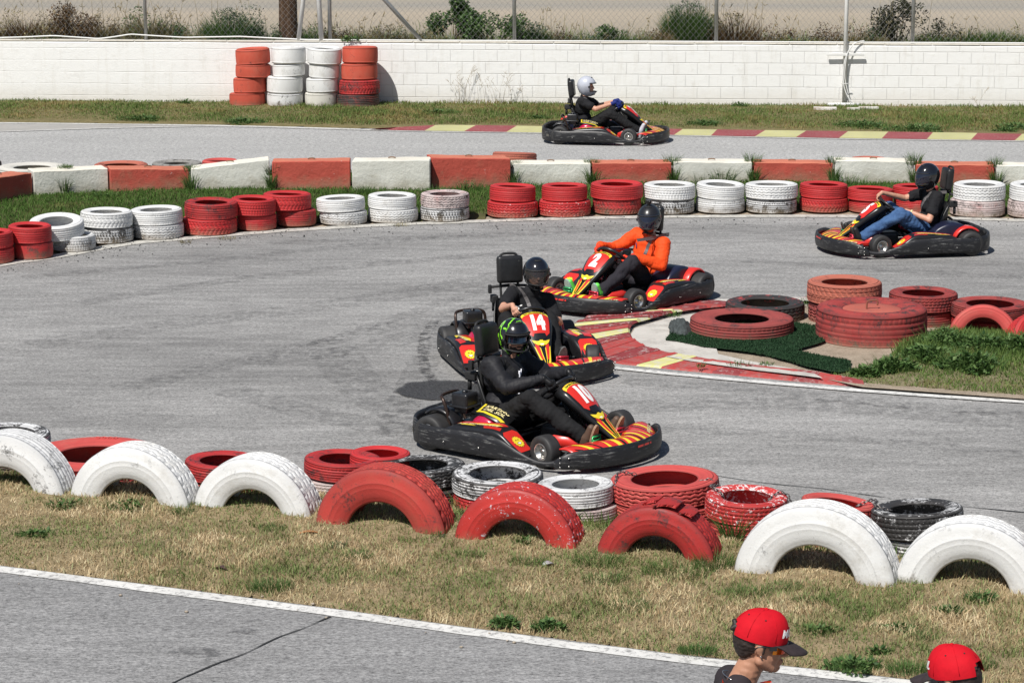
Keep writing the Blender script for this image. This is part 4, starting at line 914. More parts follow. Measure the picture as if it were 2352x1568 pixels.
TM = dict(
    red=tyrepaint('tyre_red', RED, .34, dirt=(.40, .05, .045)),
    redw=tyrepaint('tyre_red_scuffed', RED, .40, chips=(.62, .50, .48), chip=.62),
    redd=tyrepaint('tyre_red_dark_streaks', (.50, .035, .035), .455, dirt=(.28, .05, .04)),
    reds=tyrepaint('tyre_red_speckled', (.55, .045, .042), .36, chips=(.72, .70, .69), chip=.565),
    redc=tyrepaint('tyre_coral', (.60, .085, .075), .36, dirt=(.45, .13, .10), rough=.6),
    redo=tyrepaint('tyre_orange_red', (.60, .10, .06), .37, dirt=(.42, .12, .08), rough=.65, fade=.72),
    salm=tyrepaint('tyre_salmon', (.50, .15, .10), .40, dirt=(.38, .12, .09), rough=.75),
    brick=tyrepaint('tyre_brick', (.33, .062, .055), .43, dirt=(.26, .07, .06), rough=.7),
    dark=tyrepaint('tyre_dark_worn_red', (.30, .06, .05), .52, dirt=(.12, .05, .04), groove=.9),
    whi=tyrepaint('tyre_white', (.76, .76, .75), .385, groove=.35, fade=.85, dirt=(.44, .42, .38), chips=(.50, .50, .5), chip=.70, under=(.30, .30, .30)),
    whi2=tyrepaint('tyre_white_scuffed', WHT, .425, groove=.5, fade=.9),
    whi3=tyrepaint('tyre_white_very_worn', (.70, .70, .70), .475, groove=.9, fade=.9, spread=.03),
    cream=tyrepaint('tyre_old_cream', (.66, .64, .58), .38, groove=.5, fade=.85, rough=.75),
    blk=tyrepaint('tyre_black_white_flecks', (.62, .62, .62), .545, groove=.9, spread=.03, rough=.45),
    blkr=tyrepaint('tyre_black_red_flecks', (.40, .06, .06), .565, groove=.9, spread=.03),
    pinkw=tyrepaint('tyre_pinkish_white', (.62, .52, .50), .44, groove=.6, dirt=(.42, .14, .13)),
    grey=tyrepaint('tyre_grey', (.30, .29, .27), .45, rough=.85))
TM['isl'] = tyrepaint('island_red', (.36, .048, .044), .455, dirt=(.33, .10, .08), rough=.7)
NAMES = dict(isl='dusty red', red='red', redw='scuffed red', redd='dark streaked red', reds='red tyre with white specks', redc='coral red', redo='orange red', salm='salmon', brick='brick red', dark='worn dark red', whi='white', whi2='scuffed white', whi3='badly worn white', cream='dirty cream', blk='black and white flecked', blkr='black', pinkw='pinkish white', grey='grey')
def put_tyre(c, Rr, W, kind, m, label, group=None, truck=False, tilt=(0, 0), rz=None, name='tyre'):
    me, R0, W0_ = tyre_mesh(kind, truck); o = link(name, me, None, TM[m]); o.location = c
    o.scale = (Rr / R0, Rr / R0, W / W0_); o.rotation_euler = (tilt[0], tilt[1], random.uniform(0, 6.28) if rz is None else rz)
    tag(o, label, 'tyre', group); return o
def sc_at(p): return proj(p + Vector((1, 0, 0)))[0] - proj(p)[0]
def angle_at(p): return math.atan2(CAMH - p.z, p.y)
def pair(ulU, urU, vt, ulL, urL, vb, up, lo_, nth, row='far', group='tyres stacked along the far edge of the track', tiltU=(0, 0), jit=.01):
    """two tyres, surveyed extents; up / lo = (kind, material)"""
    p = P((ulL + urL) / 2, vb, 0); s_ = sc_at(p); RL = (urL - ulL) / 2 / s_; c = Vector((p.x, p.y + RL * .96, 0)); s2 = sc_at(c); RL = (urL - ulL) / 2 / s2; RU = (urU - ulU) / 2 / s2; al = angle_at(c)
    H = ((vb - vt) - 1.84 * RU * math.sin(al) * s2) / (s2 * math.cos(al)); W = max(.15, min(.25, H / 2))
    a = put_tyre((c.x, c.y, .004), RL, W, lo_[0], lo_[1], f'{NAMES[lo_[1]]} tyre, lower of the {nth} {row} stack from the left', group)
    xo = ((ulU + urU) / 2 - (ulL + urL) / 2) / s2
    b = put_tyre((c.x + xo, c.y + random.uniform(-jit, jit), W + .002), RU, W, up[0], up[1], f'{NAMES[up[1]]} tyre, upper of the {nth} {row} stack from the left', group, tilt=tiltU)
    return a, b, c, W
FAR = [(-78, 23, 523, -78, 23, 609, ('rib', 'red'), ('rib', 'red')),
       (13, 112, 508, 22, 114, 598, ('rib', 'red'), ('slick', 'redd')),
       (62, 187, 492, 112, 212, 580, ('rib', 'whi'), ('block', 'whi2')),
       (178, 297, 474, 185, 298, 562, ('chev', 'whi'), ('block', 'whi3')),
       (294, 413, 470, 297, 415, 552, ('rib', 'whi'), ('zig', 'whi2')),
       (418, 540, 453, 413, 538, 543, ('rib', 'redd'), ('chev', 'red')),
       (526, 630, 446, 540, 631, 532, ('block', 'red'), ('rib', 'red')),
       (601, 712, 434, 630, 723, 522, ('chev', 'red'), ('rib', 'redd')),
       (724, 836, 445, 731, 840, 519, ('rib', 'whi'), ('zig', 'whi2')),
       (843, 954, 439, 843, 958, 514, ('rib', 'whi'), ('zig', 'whi')),
       (965, 1077, 435, 963, 1077, 511, ('zig', 'pinkw'), ('block', 'whi3')),
       (1124, 1230, 419, 1119, 1236, 503, ('rib', 'red'), ('zig', 'redw')),
       (1245, 1350, 418, 1237, 1358, 501, ('rib', 'red'), ('zig', 'redw')),
       (1358, 1479, 411, 1363, 1475, 495, ('rib', 'red'), ('chev', 'redd')),
       (1481, 1600, 413, 1485, 1598, 494, ('block', 'whi'), ('block', 'whi3')),
       (1602, 1713, 413, 1602, 1715, 492, ('rib', 'whi'), ('rib', 'whi2')),
       (1716, 1837, 412, 1718, 1835, 493, ('zig', 'whi'), ('rib', 'whi3')),
       (1842, 1952, 414, 1842, 1954, 490, ('rib', 'red'), ('chev', 'red')),
       (1951, 2057, 427, 1955, 2057, 491, ('rib', 'red'), ('rib', 'red')),
       (2057, 2162, 419, 2060, 2166, 489, ('rib', 'red'), ('rib', 'red')),
       (2199, 2318, 413, 2192, 2318, 501, ('zig', 'whi'), ('rib', 'pinkw')),
       (2329, 2450, 413, 2326, 2450, 504, ('rib', 'whi'), ('chev', 'pinkw')),
       (2470, 2590, 415, 2468, 2590, 508, ('rib', 'whi'), ('zig', 'whi2'))]
for i, f_ in enumerate(FAR):
    pair(*f_, ORD[i], tiltU=(R(2), R(9)) if i == 2 else (R(random.uniform(-2, 2)), R(random.uniform(-2, 2))))
def single(ul, ur, vt, vb, below, kind, m, label, lowkind='rib', lowm=None, lowlabel='', truck=False, group=None, tilt=(0, 0), Wf=None):
    W = .2
    for _ in range(4):
        z0 = below * W; p = P((ul + ur) / 2, vb, z0); s_ = sc_at(p); Rr = (ur - ul) / 2 / s_; c = Vector((p.x, p.y + Rr * .96, z0)); s2 = sc_at(c); Rr = (ur - ul) / 2 / s2; al = angle_at(c)
        W = Wf or max(.14, min(.36, ((vb - vt) - 1.84 * Rr * math.sin(al) * s2) / (s2 * math.cos(al))))
    o = put_tyre((c.x, c.y, z0 + .004), Rr, W, kind, m, label, group, truck, tilt)
    for k in range(below): put_tyre((c.x + random.uniform(-.04, .04), c.y + random.uniform(-.02, .02), k * W + .003), Rr * random.uniform(.97, 1.02), W, lowkind, lowm or m, lowlabel, group)
    return o, c, Rr, W
GN = 'lying tyres behind the front arches'
NT_ = {}
for a in [('n1', -92, 98, 971, 1052, 1, 'rib', 'whi3', 'worn black and white tyre lying behind the leftmost arch', 'lug', 'blkr', 'black tyre under the worn white one at the left edge'),
          ('n3', 415, 592, 1045, 1116, 1, 'rib', 'redd', 'scuffed red tyre lying between the two whole white arches', 'zig', 'redd', 'red tyre under the scuffed one between the two white arches'),
          ('n4', 692, 870, 1030, 1112, 1, 'rib', 'redd', 'red tyre on a stack behind the gap of white and red arches', 'block', 'pinkw', 'pinkish tyre under the red one behind the first red arch'),
          ('n5', 800, 940, 1041, 1095, 1, 'rib', 'red', 'red tyre mostly hidden behind the black and white flecked tyre', 'rib', 'red', 'lowest red tyre hidden behind the black and white flecked tyre'),
          ('n6', 857, 1067, 1046, 1132, 1, 'zig', 'blk', 'black and white flecked tyre behind the lugged red arch', 'zig', 'blkr', 'black tyre under the flecked one behind the lugged red arch'),
          ('n7', 1037, 1248, 1059, 1154, 1, 'rib', 'whi3', 'worn white tyre nearest the front kart', 'chev', 'redw', 'tyre under the worn white one nearest the front kart'),
          ('n8', 1236, 1414, 1087, 1174, 1, 'rib', 'whi2', 'white tyre between the worn one and the wide coral tyre', 'rib', 'pinkw', 'pinkish tyre under the white one beside the wide coral tyre'),
          ('n9', 1409, 1660, 1066, 1174, 1, 'zig', 'redc', 'wide coral red tyre with chain on the stack behind the torn arch', 'rib', 'redc', 'coral tyre under the wide chained tyre'),
          ('n10', 1626, 1817, 1113, 1210, 1, 'block', 'reds', 'red tyre with white specks chained beside the wide coral tyre', 'rib', 'redc', 'coral tyre under the white speckled red tyre'),
          ('n11', 1844, 2018, 1129, 1226, 1, 'chev', 'redc', 'red tyre tilted behind the first right hand white arch', 'rib', 'redd', 'red tyre seen through the hole of the right white arch'),
          ('n12', 2018, 2230, 1139, 1252, 1, 'block', 'blk', 'black rimmed tyre with white flecked tread behind the rightmost arch', 'rib', 'whi3', 'worn white tyre under the black rimmed one')]:
    NT_[a[0]] = single(*a[1:], group=GN, tilt=(R(random.uniform(-2, 2)), R({'n11': -7, 'n12': -5, 'n6': 3}.get(a[0], random.uniform(-2, 2)))))
NT_['n2'] = single(33, 350, 1001, 1142, 0, 'lug', 'redc', 'big coral truck tyre with raised numerals lying behind the white arches', truck=True, group=GN)
GI = 'tyres on the kerbed island'
single(1594, 1833, 706, 794, 0, 'rib', 'brick', 'wide brick red truck tyre lying on the green turf mat', truck=True, group=GI)
single(1674, 1856, 676, 750, 0, 'zig', 'blkr', 'black tyre lying behind the wide brick red one', group=GI)
D_ = single(1890, 2144, 679, 806, 0, 'rib', 'isl', 'biggest red tyre on the island with its centre filled in', truck=True, group=GI)
pair(1862, 2033, 628, 1866, 2030, 754, ('chev', 'salm'), ('lug', 'brick'), 'salmon topped', 'island'); 
for o in COL.objects:
    if 'salmon topped island stack' in (o.get('label') or ''): o['label'] = ('faded salmon tyre on top of the two tyre island stack' if 'upper' in o['label'] else 'brick red tyre under the faded salmon one on the island'); o['group'] = GI
pair(2051, 2208, 654, 2056, 2204, 758, ('block', 'isl'), ('rib', 'isl'), 'chained', 'island')
for o in COL.objects:
    if 'chained island stack' in (o.get('label') or ''): o['label'] = ('red tyre with lettered rim behind the biggest island tyre, on top' if 'upper' in o['label'] else 'lower red tyre behind the right side of the biggest island tyre'); o['group'] = GI
single(2200, 2378, 679, 742, 1, 'rib', 'isl', 'red tyre lying at the right edge above the leaning tyre', 'rib', 'red', 'red tyre beneath the one at the right edge of the island', group=GI)
o, c, Rr, W = D_
lid = MB(); prof = [(0, .0), (Rr * .30, .012), (Rr * .58, .004), (Rr * .66, -.03)]
lid.lathe([(r, z) for r, z in prof][::-1], 48); lo_ = lid.obj('filled_centre', wornpaint('salmon_fill', (.46, .12, .085), (.32, .11, .09), .42, 9)); lo_.location = (c.x, c.y, W * .90); tag(lo_, 'round salmon painted lid filling the biggest island tyre', 'lid')
MB().tube([tuple(p) for p in crom([(-.05, 0, 0), (-.045, 0, .07), (-.02, .0, .085), (.05, 0, .085), (.055, 0, .04)], 5)], .008, 6).obj('handle', plain('rust', (.2, .07, .04), .8), lo_)
def standing(u, v, Rr, W, yaw, lean, zc, kind, m, label, truck=False, group=None):
    p = P(u, v, 0); o = put_tyre((0, 0, 0), Rr, W, kind, m, label, group, truck)
    me, R0, W0_ = tyre_mesh(kind, truck); n = Vector((-math.sin(yaw), -math.cos(yaw), 0)); n = (n * math.cos(lean) + Vector((0, 0, 1)) * math.sin(lean)).normalized()
    q = n.to_track_quat('Z', 'Y'); M = Matrix.Translation(Vector((p.x, p.y, zc)) - n * (W * .5)) @ q.to_matrix().to_4x4() @ Matrix.Rotation(random.uniform(0, 6.28), 4, 'Z') @ Matrix.Diagonal((Rr / R0, Rr / R0, W / W0_, 1)); o.matrix_world = M; return o
standing(2258, 779, .345, .22, R(12), R(16), .0, 'zig', 'redc', 'half sunk red tyre leaning in the island grass', group=GI)
standing(2262, 766, .27, .2, R(10), R(35), -.02, 'lug', 'redd', 'small red tyre lying inside the half sunk leaning tyre', group=GI)
standing(2385, 792, .33, .22, R(-20), R(25), .0, 'zig', 'red', 'half sunk red tyre at the very right edge of the island', group=GI)
def flat(ul, ur, vt, W, kind, m, label, truck=False, tilt=(0, 0)):
    p = P((ul + ur) / 2, vt, W); s_ = sc_at(p); Rr = (ur - ul) / 2 / s_; return put_tyre((p.x, p.y - Rr * .9, .003), Rr, W, kind, m, label, 'tyres lying beyond the concrete blocks', truck, tilt)
flat(7, 167, 371, .22, 'rib', 'cream', 'big dirty cream tyre lying beyond the first white block', True)
flat(224, 348, 368, .24, 'rib', 'salm', 'orange tyre lying beyond the second red block')
flat(356, 470, 365, .24, 'rib', 'grey', 'grey tyre lying left of the tilted white block', True)
flat(468, 552, 362, .26, 'rib', 'redc', 'red tyre peeping above the tilted white block')
flat(-46, 8, 366, .26, 'rib', 'dark', 'dark red tyre at the left edge beyond the blocks')
flat(1130, 1232, 344, .25, 'rib', 'salm', 'brownish red tyre lying tilted on the far track beyond the blocks', tilt=(0, R(-7)))
flat(1945, 2035, 358, .26, 'rib', 'salm', 'orange tyre just showing above the tenth block')
# stacks by the wall
def wstack(vb, lv, nth, mats):
    lv = [(a, b, c * 1.09) for a, b, c in lv]
    z = .01; base = None
    for k, ((ul, ur, W), (kind, m)) in enumerate(zip(lv, mats)):
        if base is None: base = wall_pt((ul + ur) / 2, vb) + wnor * .50 + wdir * .06
        s_ = sc_at(base); Rr = (ur - ul) / 2 / s_; x = base.x + ((ul + ur) / 2 - (lv[0][0] + lv[0][1]) / 2) / s_
        put_tyre((x, base.y, z), Rr, W, kind, m, f'{NAMES[m]} tyre, {["bottom", "third from top", "second from top", "top"][k]} of the {nth} stack by the wall', 'tyre stacks against the white wall', tilt=(R(random.uniform(-2, 2)), R(random.uniform(-3, 3)))); z += W
wstack(240, [(530, 612, .21), (540, 616, .25), (545, 625, .22), (547, 626, .25)], 'leftmost red', [('slick', 'redo'), ('slick', 'redo'), ('slick', 'redo'), ('slick', 'redo')])
wstack(243, [(615, 698, .22), (615, 698, .27), (630, 704, .20), (627, 706, .27)], 'left white', [('slick', 'whi2'), ('slick', 'whi'), ('slick', 'whi'), ('slick', 'whi')])
wstack(243, [(702, 776, .23), (705, 779, .23), (711, 781, .23), (708, 787, .26)], 'right white', [('slick', 'cream'), ('slick', 'whi'), ('slick', 'whi'), ('slick', 'whi')])
wstack(243, [(773, 872, .20), (779, 873, .235), (785, 868, .265), (787, 869, .27)], 'rightmost red', [('rib', 'dark'), ('chev', 'redd'), ('slick', 'redo'), ('slick', 'redo')])
# ================================================================== half-buried arches
fa, fb = P(158, 1165), P(2053, 1357); tt = (fb - fa).normalized(); yaw = math.atan2(-tt.y, tt.x)
tn = Vector((tt.y, -tt.x, 0))          # towards the camera
ARCH = [(-128, 1140, 985, 'whi2', 'rib', 'white arch tyre streaked with black wear at the left edge'), (158, 1166, 1013, 'whi', 'zig', 'clean white arch tyre second from the left'), (442, 1188, 1039, 'whi', 'zig', 'white arch tyre touching the first red arch'),
        (723, 1222, 1062, 'redo2', 'lug', 'red arch tyre with deep lugs on its shoulder'), (1042, 1256, 1107, 'redch', 'zig', 'red arch tyre flecked with white paint chips'), (1368, 1291, 1148, 'red3', 'zig', 'red arch tyre with torn peeling tread'),
        (1685, 1331, 1147, 'whi', 'zig', 'tall white arch tyre with a ragged inner edge'), (2053, 1358, 1184, 'whi', 'zig', 'rightmost white arch tyre with reddish foot'), (2410, 1398, 1225, 'red3', 'rib', 'red arch tyre beyond the right edge'), (-420, 1110, 950, 'red3', 'rib', 'red arch tyre beyond the left edge')]
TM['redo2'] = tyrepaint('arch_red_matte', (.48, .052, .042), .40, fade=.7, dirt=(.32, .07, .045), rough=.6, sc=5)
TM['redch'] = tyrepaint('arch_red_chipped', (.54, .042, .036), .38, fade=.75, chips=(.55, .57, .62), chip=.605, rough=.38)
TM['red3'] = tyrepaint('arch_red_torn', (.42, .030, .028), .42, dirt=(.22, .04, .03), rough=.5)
arches = []
for (ul, vl, va, m, kind, lab) in ARCH:
    foot = P(ul, vl); Rr = .5; W = .275
    for _ in range(8):
        c = foot + tt * Rr * .97 - tn * W / 2; v_ = proj(c + Vector((0, 0, Rr)) - tn * .05)[1]; s_ = sc_at(c); Rr += (v_ - va) / s_ / .96 * .8; Rr = min(max(Rr, .40), .62)
    o = put_tyre((0, 0, 0), Rr, W, kind, m, lab, 'half buried arch tyres along the front verge', True)
    me, R0, W0_ = tyre_mesh(kind, True); n = tn
    o.matrix_world = Matrix.Translation(c - n * (W * .5)) @ n.to_track_quat('Z', 'Y').to_matrix().to_4x4() @ Matrix.Rotation(random.uniform(0, 6.28), 4, 'Z') @ Matrix.Diagonal((Rr / R0, Rr / R0, W / W0_, 1))
    arches.append((o, c, Rr, W)); print('arch', ul, round(Rr, 3))
# torn tread on the third red arch
o, c, Rr, W = arches[5]
mb = MB(); fr = Matrix((tt, Vector((0, 0, 1)), tn)).transposed()
def onarch(a, z, h): return c + fr @ Vector((math.cos(a) * (Rr + h), math.sin(a) * (Rr + h), z))
for (a0, a1, z0, z1, lift) in [(1.25, 1.62, -.12, .13, .035), (.98, 1.2, -.10, .12, .03), (1.62, 1.85, -.13, .05, .02)]:
    vs = []; n_ = 16
    for k in range(n_ + 1):
        a = a0 + (a1 - a0) * k / n_; j = random.uniform(-.015, .015); e = (k / n_) ** 2
        for z in (z0 + j, z0 * .3 + z1 * .3, z1 + random.uniform(-.03, .02)):
            vs.append(onarch(a, z, .004 + lift * (1 - e) * (1 if z > 0 else .4))); 
        for z in (z1, z0 * .3 + z1 * .3, z0 + j): vs.append(onarch(a, z, -.012 + lift * (1 - e) * (1 if z > 0 else .4)))
    mb.add(vs, [(k * 6 + q, (k + 1) * 6 + q, (k + 1) * 6 + (q + 1) % 6, k * 6 + (q + 1) % 6) for k in range(n_) for q in range(6)] + [tuple(range(6)), tuple(n_ * 6 + q for q in range(6))[::-1]])
t_ = mb.obj('peeling_tread', TM['red3']); t_.parent = o; t_.matrix_parent_inverse = o.matrix_world.inverted()
def text_mesh(s_, size=1.0, bold=.0, align='CENTER', shear=0.0, res=3, extr=0.0):
    cu = bpy.data.curves.new('t', 'FONT'); cu.body = s_; cu.size = size; cu.offset = bold; cu.align_x = align; cu.align_y = 'CENTER'; cu.shear = shear; cu.resolution_u = res; cu.extrude = extr
    ob = bpy.data.objects.new('t', cu); COL.objects.link(ob); bpy.context.view_layer.update()
    me = bpy.data.meshes.new_from_object(ob.evaluated_get(bpy.context.evaluated_depsgraph_get())); bpy.data.objects.remove(ob); bpy.data.curves.remove(cu); return me
# raised lettering on the big truck tyre
def ring_text(tup, s_, size, ang0, rfrac, m, dz=.004, name='raised_lettering'):
    o, c, Rr, W = tup; me = text_mesh(s_, size, .002, extr=.004)
    for v_ in me.vertices:
        a = ang0 - v_.co.x / (Rr * rfrac); r = Rr * rfrac + v_.co.y; v_.co = (c.x + r * math.cos(a), c.y + r * math.sin(a), c.z + W + dz + v_.co.z)
    me.materials.append(m); q = link(name, me); q.parent = o; bpy.context.view_layer.update(); q.matrix_parent_inverse = o.matrix_world.inverted()
bpy.context.view_layer.update()
ring_text(NT_['n2'], '3000', .09, R(85), .80, TM['redc'])
# chains
CHM = plain('chain_steel', (.22, .20, .19), .4, .8)
def chain(pts, label, r=.011):
    pts = [Vector(p) for p in crom(pts, 12)]; mb = MB(); d = 0; L = .030; i = 0; pos = pts[0].copy(); k = 0
    for a, b in zip(pts[:-1], pts[1:]):
        seg = (b - a).length
        while d <= seg:
            p = a.lerp(b, d / max(seg, 1e-6)); t = (b - a).normalized(); up = Vector((0, 0, 1)) if abs(t.z) < .9 else Vector((1, 0, 0)); sd = t.cross(up).normalized(); up = sd.cross(t)
            if k % 2: sd, up = up, sd
            ring = [p + t * math.cos(q) * L * .75 + sd * math.sin(q) * .011 for q in [2 * math.pi * j / 8 for j in range(8)]]
            mb.tube(ring, .0036, 4, closed=True); k += 1; d += L
        d -= seg
    tag(mb.obj('chain', CHM), label, 'chain', None)
def rim_pt(tup, a, f=.62, dz=0): o, c, Rr, W = tup; return (c.x + Rr * f * math.cos(a), c.y + Rr * f * math.sin(a), c.z + W + dz)
a9, a10, a11, a12 = NT_['n9'], NT_['n10'], NT_['n11'], NT_['n12']
chain([rim_pt(a9, R(-40), .55, -.03), rim_pt(a9, R(-25), .85, .02), rim_pt(a9, R(-20), 1.03, -.03), rim_pt(a10, R(150), .95, .03), rim_pt(a10, R(170), .6, .0), rim_pt(a10, R(170), .55, -.08)], 'short chain from the wide coral tyre to the speckled red tyre')
chain([rim_pt(a10, R(-10), .58, -.02), rim_pt(a10, R(0), .8, .02), rim_pt(a10, R(2), 1.03, -.02), rim_pt(a10, R(4), 1.08, -.10)], 'short chain over the right rim of the speckled red tyre')
chain([rim_pt(a11, R(-12), .58, -.02), rim_pt(a11, R(-6), .85, .01), rim_pt(a11, R(0), 1.05, 0), rim_pt(a12, R(185), .95, .02), rim_pt(a12, R(190), .62, -.01)], 'short chain linking the tilted red tyre and the black rimmed tyre')
chain([rim_pt(a9, R(200), .98, -.02), rim_pt(a9, R(170), .85, .02), rim_pt(a9, R(150), .6, -.01)], 'short chain over the left rim of the wide coral tyre')
# ================================================================== karts
def scuffed(name, c, sc=(2.5, 2.5, 26), hi=(.30, .30, .29), rough=.45):
    s = NT(name, rough, .4); co = s.coord(scale=sc); f = s.noise(co, 2.5, 8, .72); g = s.noise(s.coord(), 9, 6, .7)
    k = s.math('MULTIPLY', s.step(f, .53, .66), s.step(g, .42, .60)); col = s.mix(s.math('MULTIPLY', k, .75), c, hi)
    return s.out(col, s.bump(s.noise(s.coord(), 18, 4), .25, .004), s.ramp(k, [(0, (rough,) * 3), (1, (.75,) * 3)]))
BUMP = scuffed('scuffed_black_plastic', (.015, .015, .017)); BLK = plain('black_plastic', (.016, .016, .018), .32, nz=.3); BLKM = plain('matt_black', (.014, .014, .015), .7, nz=.3)
KRED = plain('kart_red', (.62, .030, .022), .32, coat=.3, nz=.08, scale=12); KYEL = plain('kart_yellow', (.78, .60, .035), .4); KCRM = plain('kart_cream', (.72, .62, .32), .5)
KWHT = plain('kart_white', (.80, .80, .78), .45); VINB = plain('vinyl_black', (.012, .012, .013), .30); VINN = plain('vinyl_navy', (.012, .014, .035), .35)
MAG = plain('engine_magenta', (.42, .010, .055), .22, coat=.6, nz=.15, scale=20); ALU = plain('cast_aluminium', (.62, .60, .56), .28, .9, nz=.2); DARKM = plain('dark_steel', (.05, .05, .05), .4, .8)
BRZ = plain('brown_steel_tube', (.055, .035, .028), .35, .5, nz=.3); SLK = plain('slick_rubber', (.028, .027, .027), .62, nz=.3, scale=14); PGR = plain('pedal_green', (.02, .28, .08), .3, .3); PRD = plain('pedal_red', (.42, .02, .04), .3, .3)
SEATM = plain('seat_shell', (.012, .012, .013), .35); VINYLPAD = plain('vinyl_pad', (.014, .014, .015), .42, nz=.3, scale=20, bump=.3); CHROME = plain('chrome', (.7, .7, .7), .15, 1)
_km = {}
def cached(k, fn):
    if k not in _km: _km[k] = fn()
    return _km[k]
def wall_strip(pts, th=.028, name='strip', rows=5, bulge=.005):
    """pts (x, y, ztop, zbot): upright plastic skirt with thickness; resampled"""
    c = crom(pts, 7); n = len(c); V = []; F = []
    for i, p in enumerate(c):
        t = np.array(c[min(i + 1, n - 1)][:2]) - np.array(c[max(i - 1, 0)][:2]); t = t / (np.linalg.norm(t) + 1e-9); nn = np.array([t[1], -t[0]])
        if np.dot(nn, np.array(p[:2]) - np.array([0, 0])) < 0: nn = -nn
        for k in range(rows):
            f = k / (rows - 1); b = bulge * (1 - (2 * f - 1) ** 2 * 1.6); V.append((p[0] + nn[0] * b, p[1] + nn[1] * b, p[3] + (p[2] - p[3]) * f))
        V.append((p[0] - nn[0] * th * .5, p[1] - nn[1] * th * .5, p[2] + .006)); 
        for k in range(rows): f = 1 - k / (rows - 1); V.append((p[0] - nn[0] * th, p[1] - nn[1] * th, p[3] + (p[2] - p[3]) * f - .002))
    L = 2 * rows + 1
    for i in range(n - 1):
        for k in range(L): F.append((i * L + k, (i + 1) * L + k, (i + 1) * L + (k + 1) % L, i * L + (k + 1) % L))
    F.append(tuple(range(L))); F.append(tuple((n - 1) * L + k for k in range(L))[::-1])
    me = mesh(name, V, F, True); bm = bmesh.new(); bm.from_mesh(me); bmesh.ops.recalc_face_normals(bm, faces=bm.faces[:]); bm.to_mesh(me); bm.free(); return me
SIDE = [(.67, .60, .17, .05), (.63, .635, .12, .05), (.55, .665, .088, .05), (.44, .69, .088, .05), (.32, .70, .12, .05), (.18, .705, .175, .05), (.05, .705, .215, .05), (-.25, .70, .225, .05), (-.55, .695, .215, .05), (-.73, .665, .22, .05), (-.855, .59, .232, .05), (-.94, .46, .24, .05), (-.985, .31, .24, .055), (-1.0, .15, .24, .06)]
FRONT = [(.60, .672, .105, .045), (.68, .655, .155, .045), (.77, .575, .185, .045), (.865, .455, .195, .045), (.945, .32, .20, .05), (.99, .165, .20, .05), (1.0, 0, .20, .05)]
mir = lambda L: L + [(x, -y, a, b) for x, y, a, b in L[-2::-1]]
def full(L): return L[:-1] + [L[-1]] + [(x, -y, a, b) for x, y, a, b in (L[::-1][1:] if abs(L[-1][1]) < 1e-6 else L[::-1])]
# fairing (steering column cover)
FC = crom([(.27, .570), (.36, .542), (.46, .460), (.56, .350), (.655, .262), (.73, .20), (.78, .155)], 8)
FW = crom([(.105,), (.135,), (.122,), (.082,), (.052,), (.036,), (.030,)], 8)
NFC = len(FC)
def fair_pt(a, b, lift=0.0):
    """a 0..1 top to bottom, b = y metres"""
    f = a * (NFC - 1); i = min(int(f), NFC - 2); t = f - i; x = FC[i][0] * (1 - t) + FC[i + 1][0] * t; z = FC[i][1] * (1 - t) + FC[i + 1][1] * t; w_ = FW[i][0] * (1 - t) + FW[i + 1][0] * t
    j0, j1 = max(i - 1, 0), min(i + 2, NFC - 1); tx, tz = FC[j1][0] - FC[j0][0], FC[j1][1] - FC[j0][1]; l = math.hypot(tx, tz); nx, nz = -tz / l, tx / l
    if nx < 0: nx, nz = -nx, -nz
    sag = .035 * (b / .135) ** 2 + .0
    return Vector((x + nx * (lift - sag), b, z + nz * (lift - sag)))
def fairing_mesh():
    V = []; F = []; M = 12
    for i in range(NFC):
        a = i / (NFC - 1); w_ = FW[i][0] + .018
        row = [fair_pt(a, w_ * (2 * k / M - 1)) for k in range(M + 1)]
        back = .055 * (1 - a) + .03
        row = [row[0] + Vector((-back, .004, -back * .5))] + row + [row[-1] + Vector((-back, -.004, -back * .5))]
        inn = [p + Vector((-.012, 0, -.008)) for p in row[::-1]]; inn[0] = row[-1] + Vector((0, -.012, 0)); inn[-1] = row[0] + Vector((0, .012, 0))
        V += row + inn
    L = 2 * (M + 3)
    for i in range(NFC - 1):
        for k in range(L): F.append((i * L + k, (i + 1) * L + k, (i + 1) * L + (k + 1) % L, i * L + (k + 1) % L))
    F.append(tuple(range(L))); F.append(tuple((NFC - 1) * L + k for k in range(L))[::-1])
    me = mesh('fairing', V, F, True); bm = bmesh.new(); bm.from_mesh(me); bmesh.ops.recalc_face_normals(bm, faces=bm.faces[:]); bm.to_mesh(me); bm.free(); return me
def poly2d(polys, cut=.02, me=None):
    """2-D polygons (or mesh) diced on a grid -> verts, faces"""
    bm = bmesh.new()
    if me is not None: bm.from_mesh(me)
    else:
        for pl in polys:
            vs = [bm.verts.new((x, y, 0)) for x, y in pl]
            es = [bm.edges.new((vs[i], vs[(i + 1) % len(vs)])) for i in range(len(vs))]
            bmesh.ops.triangle_fill(bm, edges=es, use_beauty=True)
    xs = [v.co.x for v in bm.verts]; ys = [v.co.y for v in bm.verts]
    for ax, (lo_, hi_) in enumerate(((min(xs), max(xs)), (min(ys), max(ys)))):
        k = lo_ + cut
        while k < hi_:
            co = [0, 0, 0]; no = [0, 0, 0]; co[ax] = k; no[ax] = 1
            bmesh.ops.bisect_plane(bm, geom=bm.verts[:] + bm.edges[:] + bm.faces[:], dist=1e-6, plane_co=co, plane_no=no); k += cut
    bm.verts.index_update(); r = [v.co.copy() for v in bm.verts], [[v.index for v in f.verts] for f in bm.faces]; bm.free(); return r
def fair_decal(polys=None, me=None, lift=.003, x0=0, y0=0):
    """x across (m), y = a down the fairing"""
    V, F = poly2d(polys, .02, me); return mesh('decal', [fair_pt(min(max(v.y + y0, 0), 1), v.x + x0, lift) for v in V], F, True)
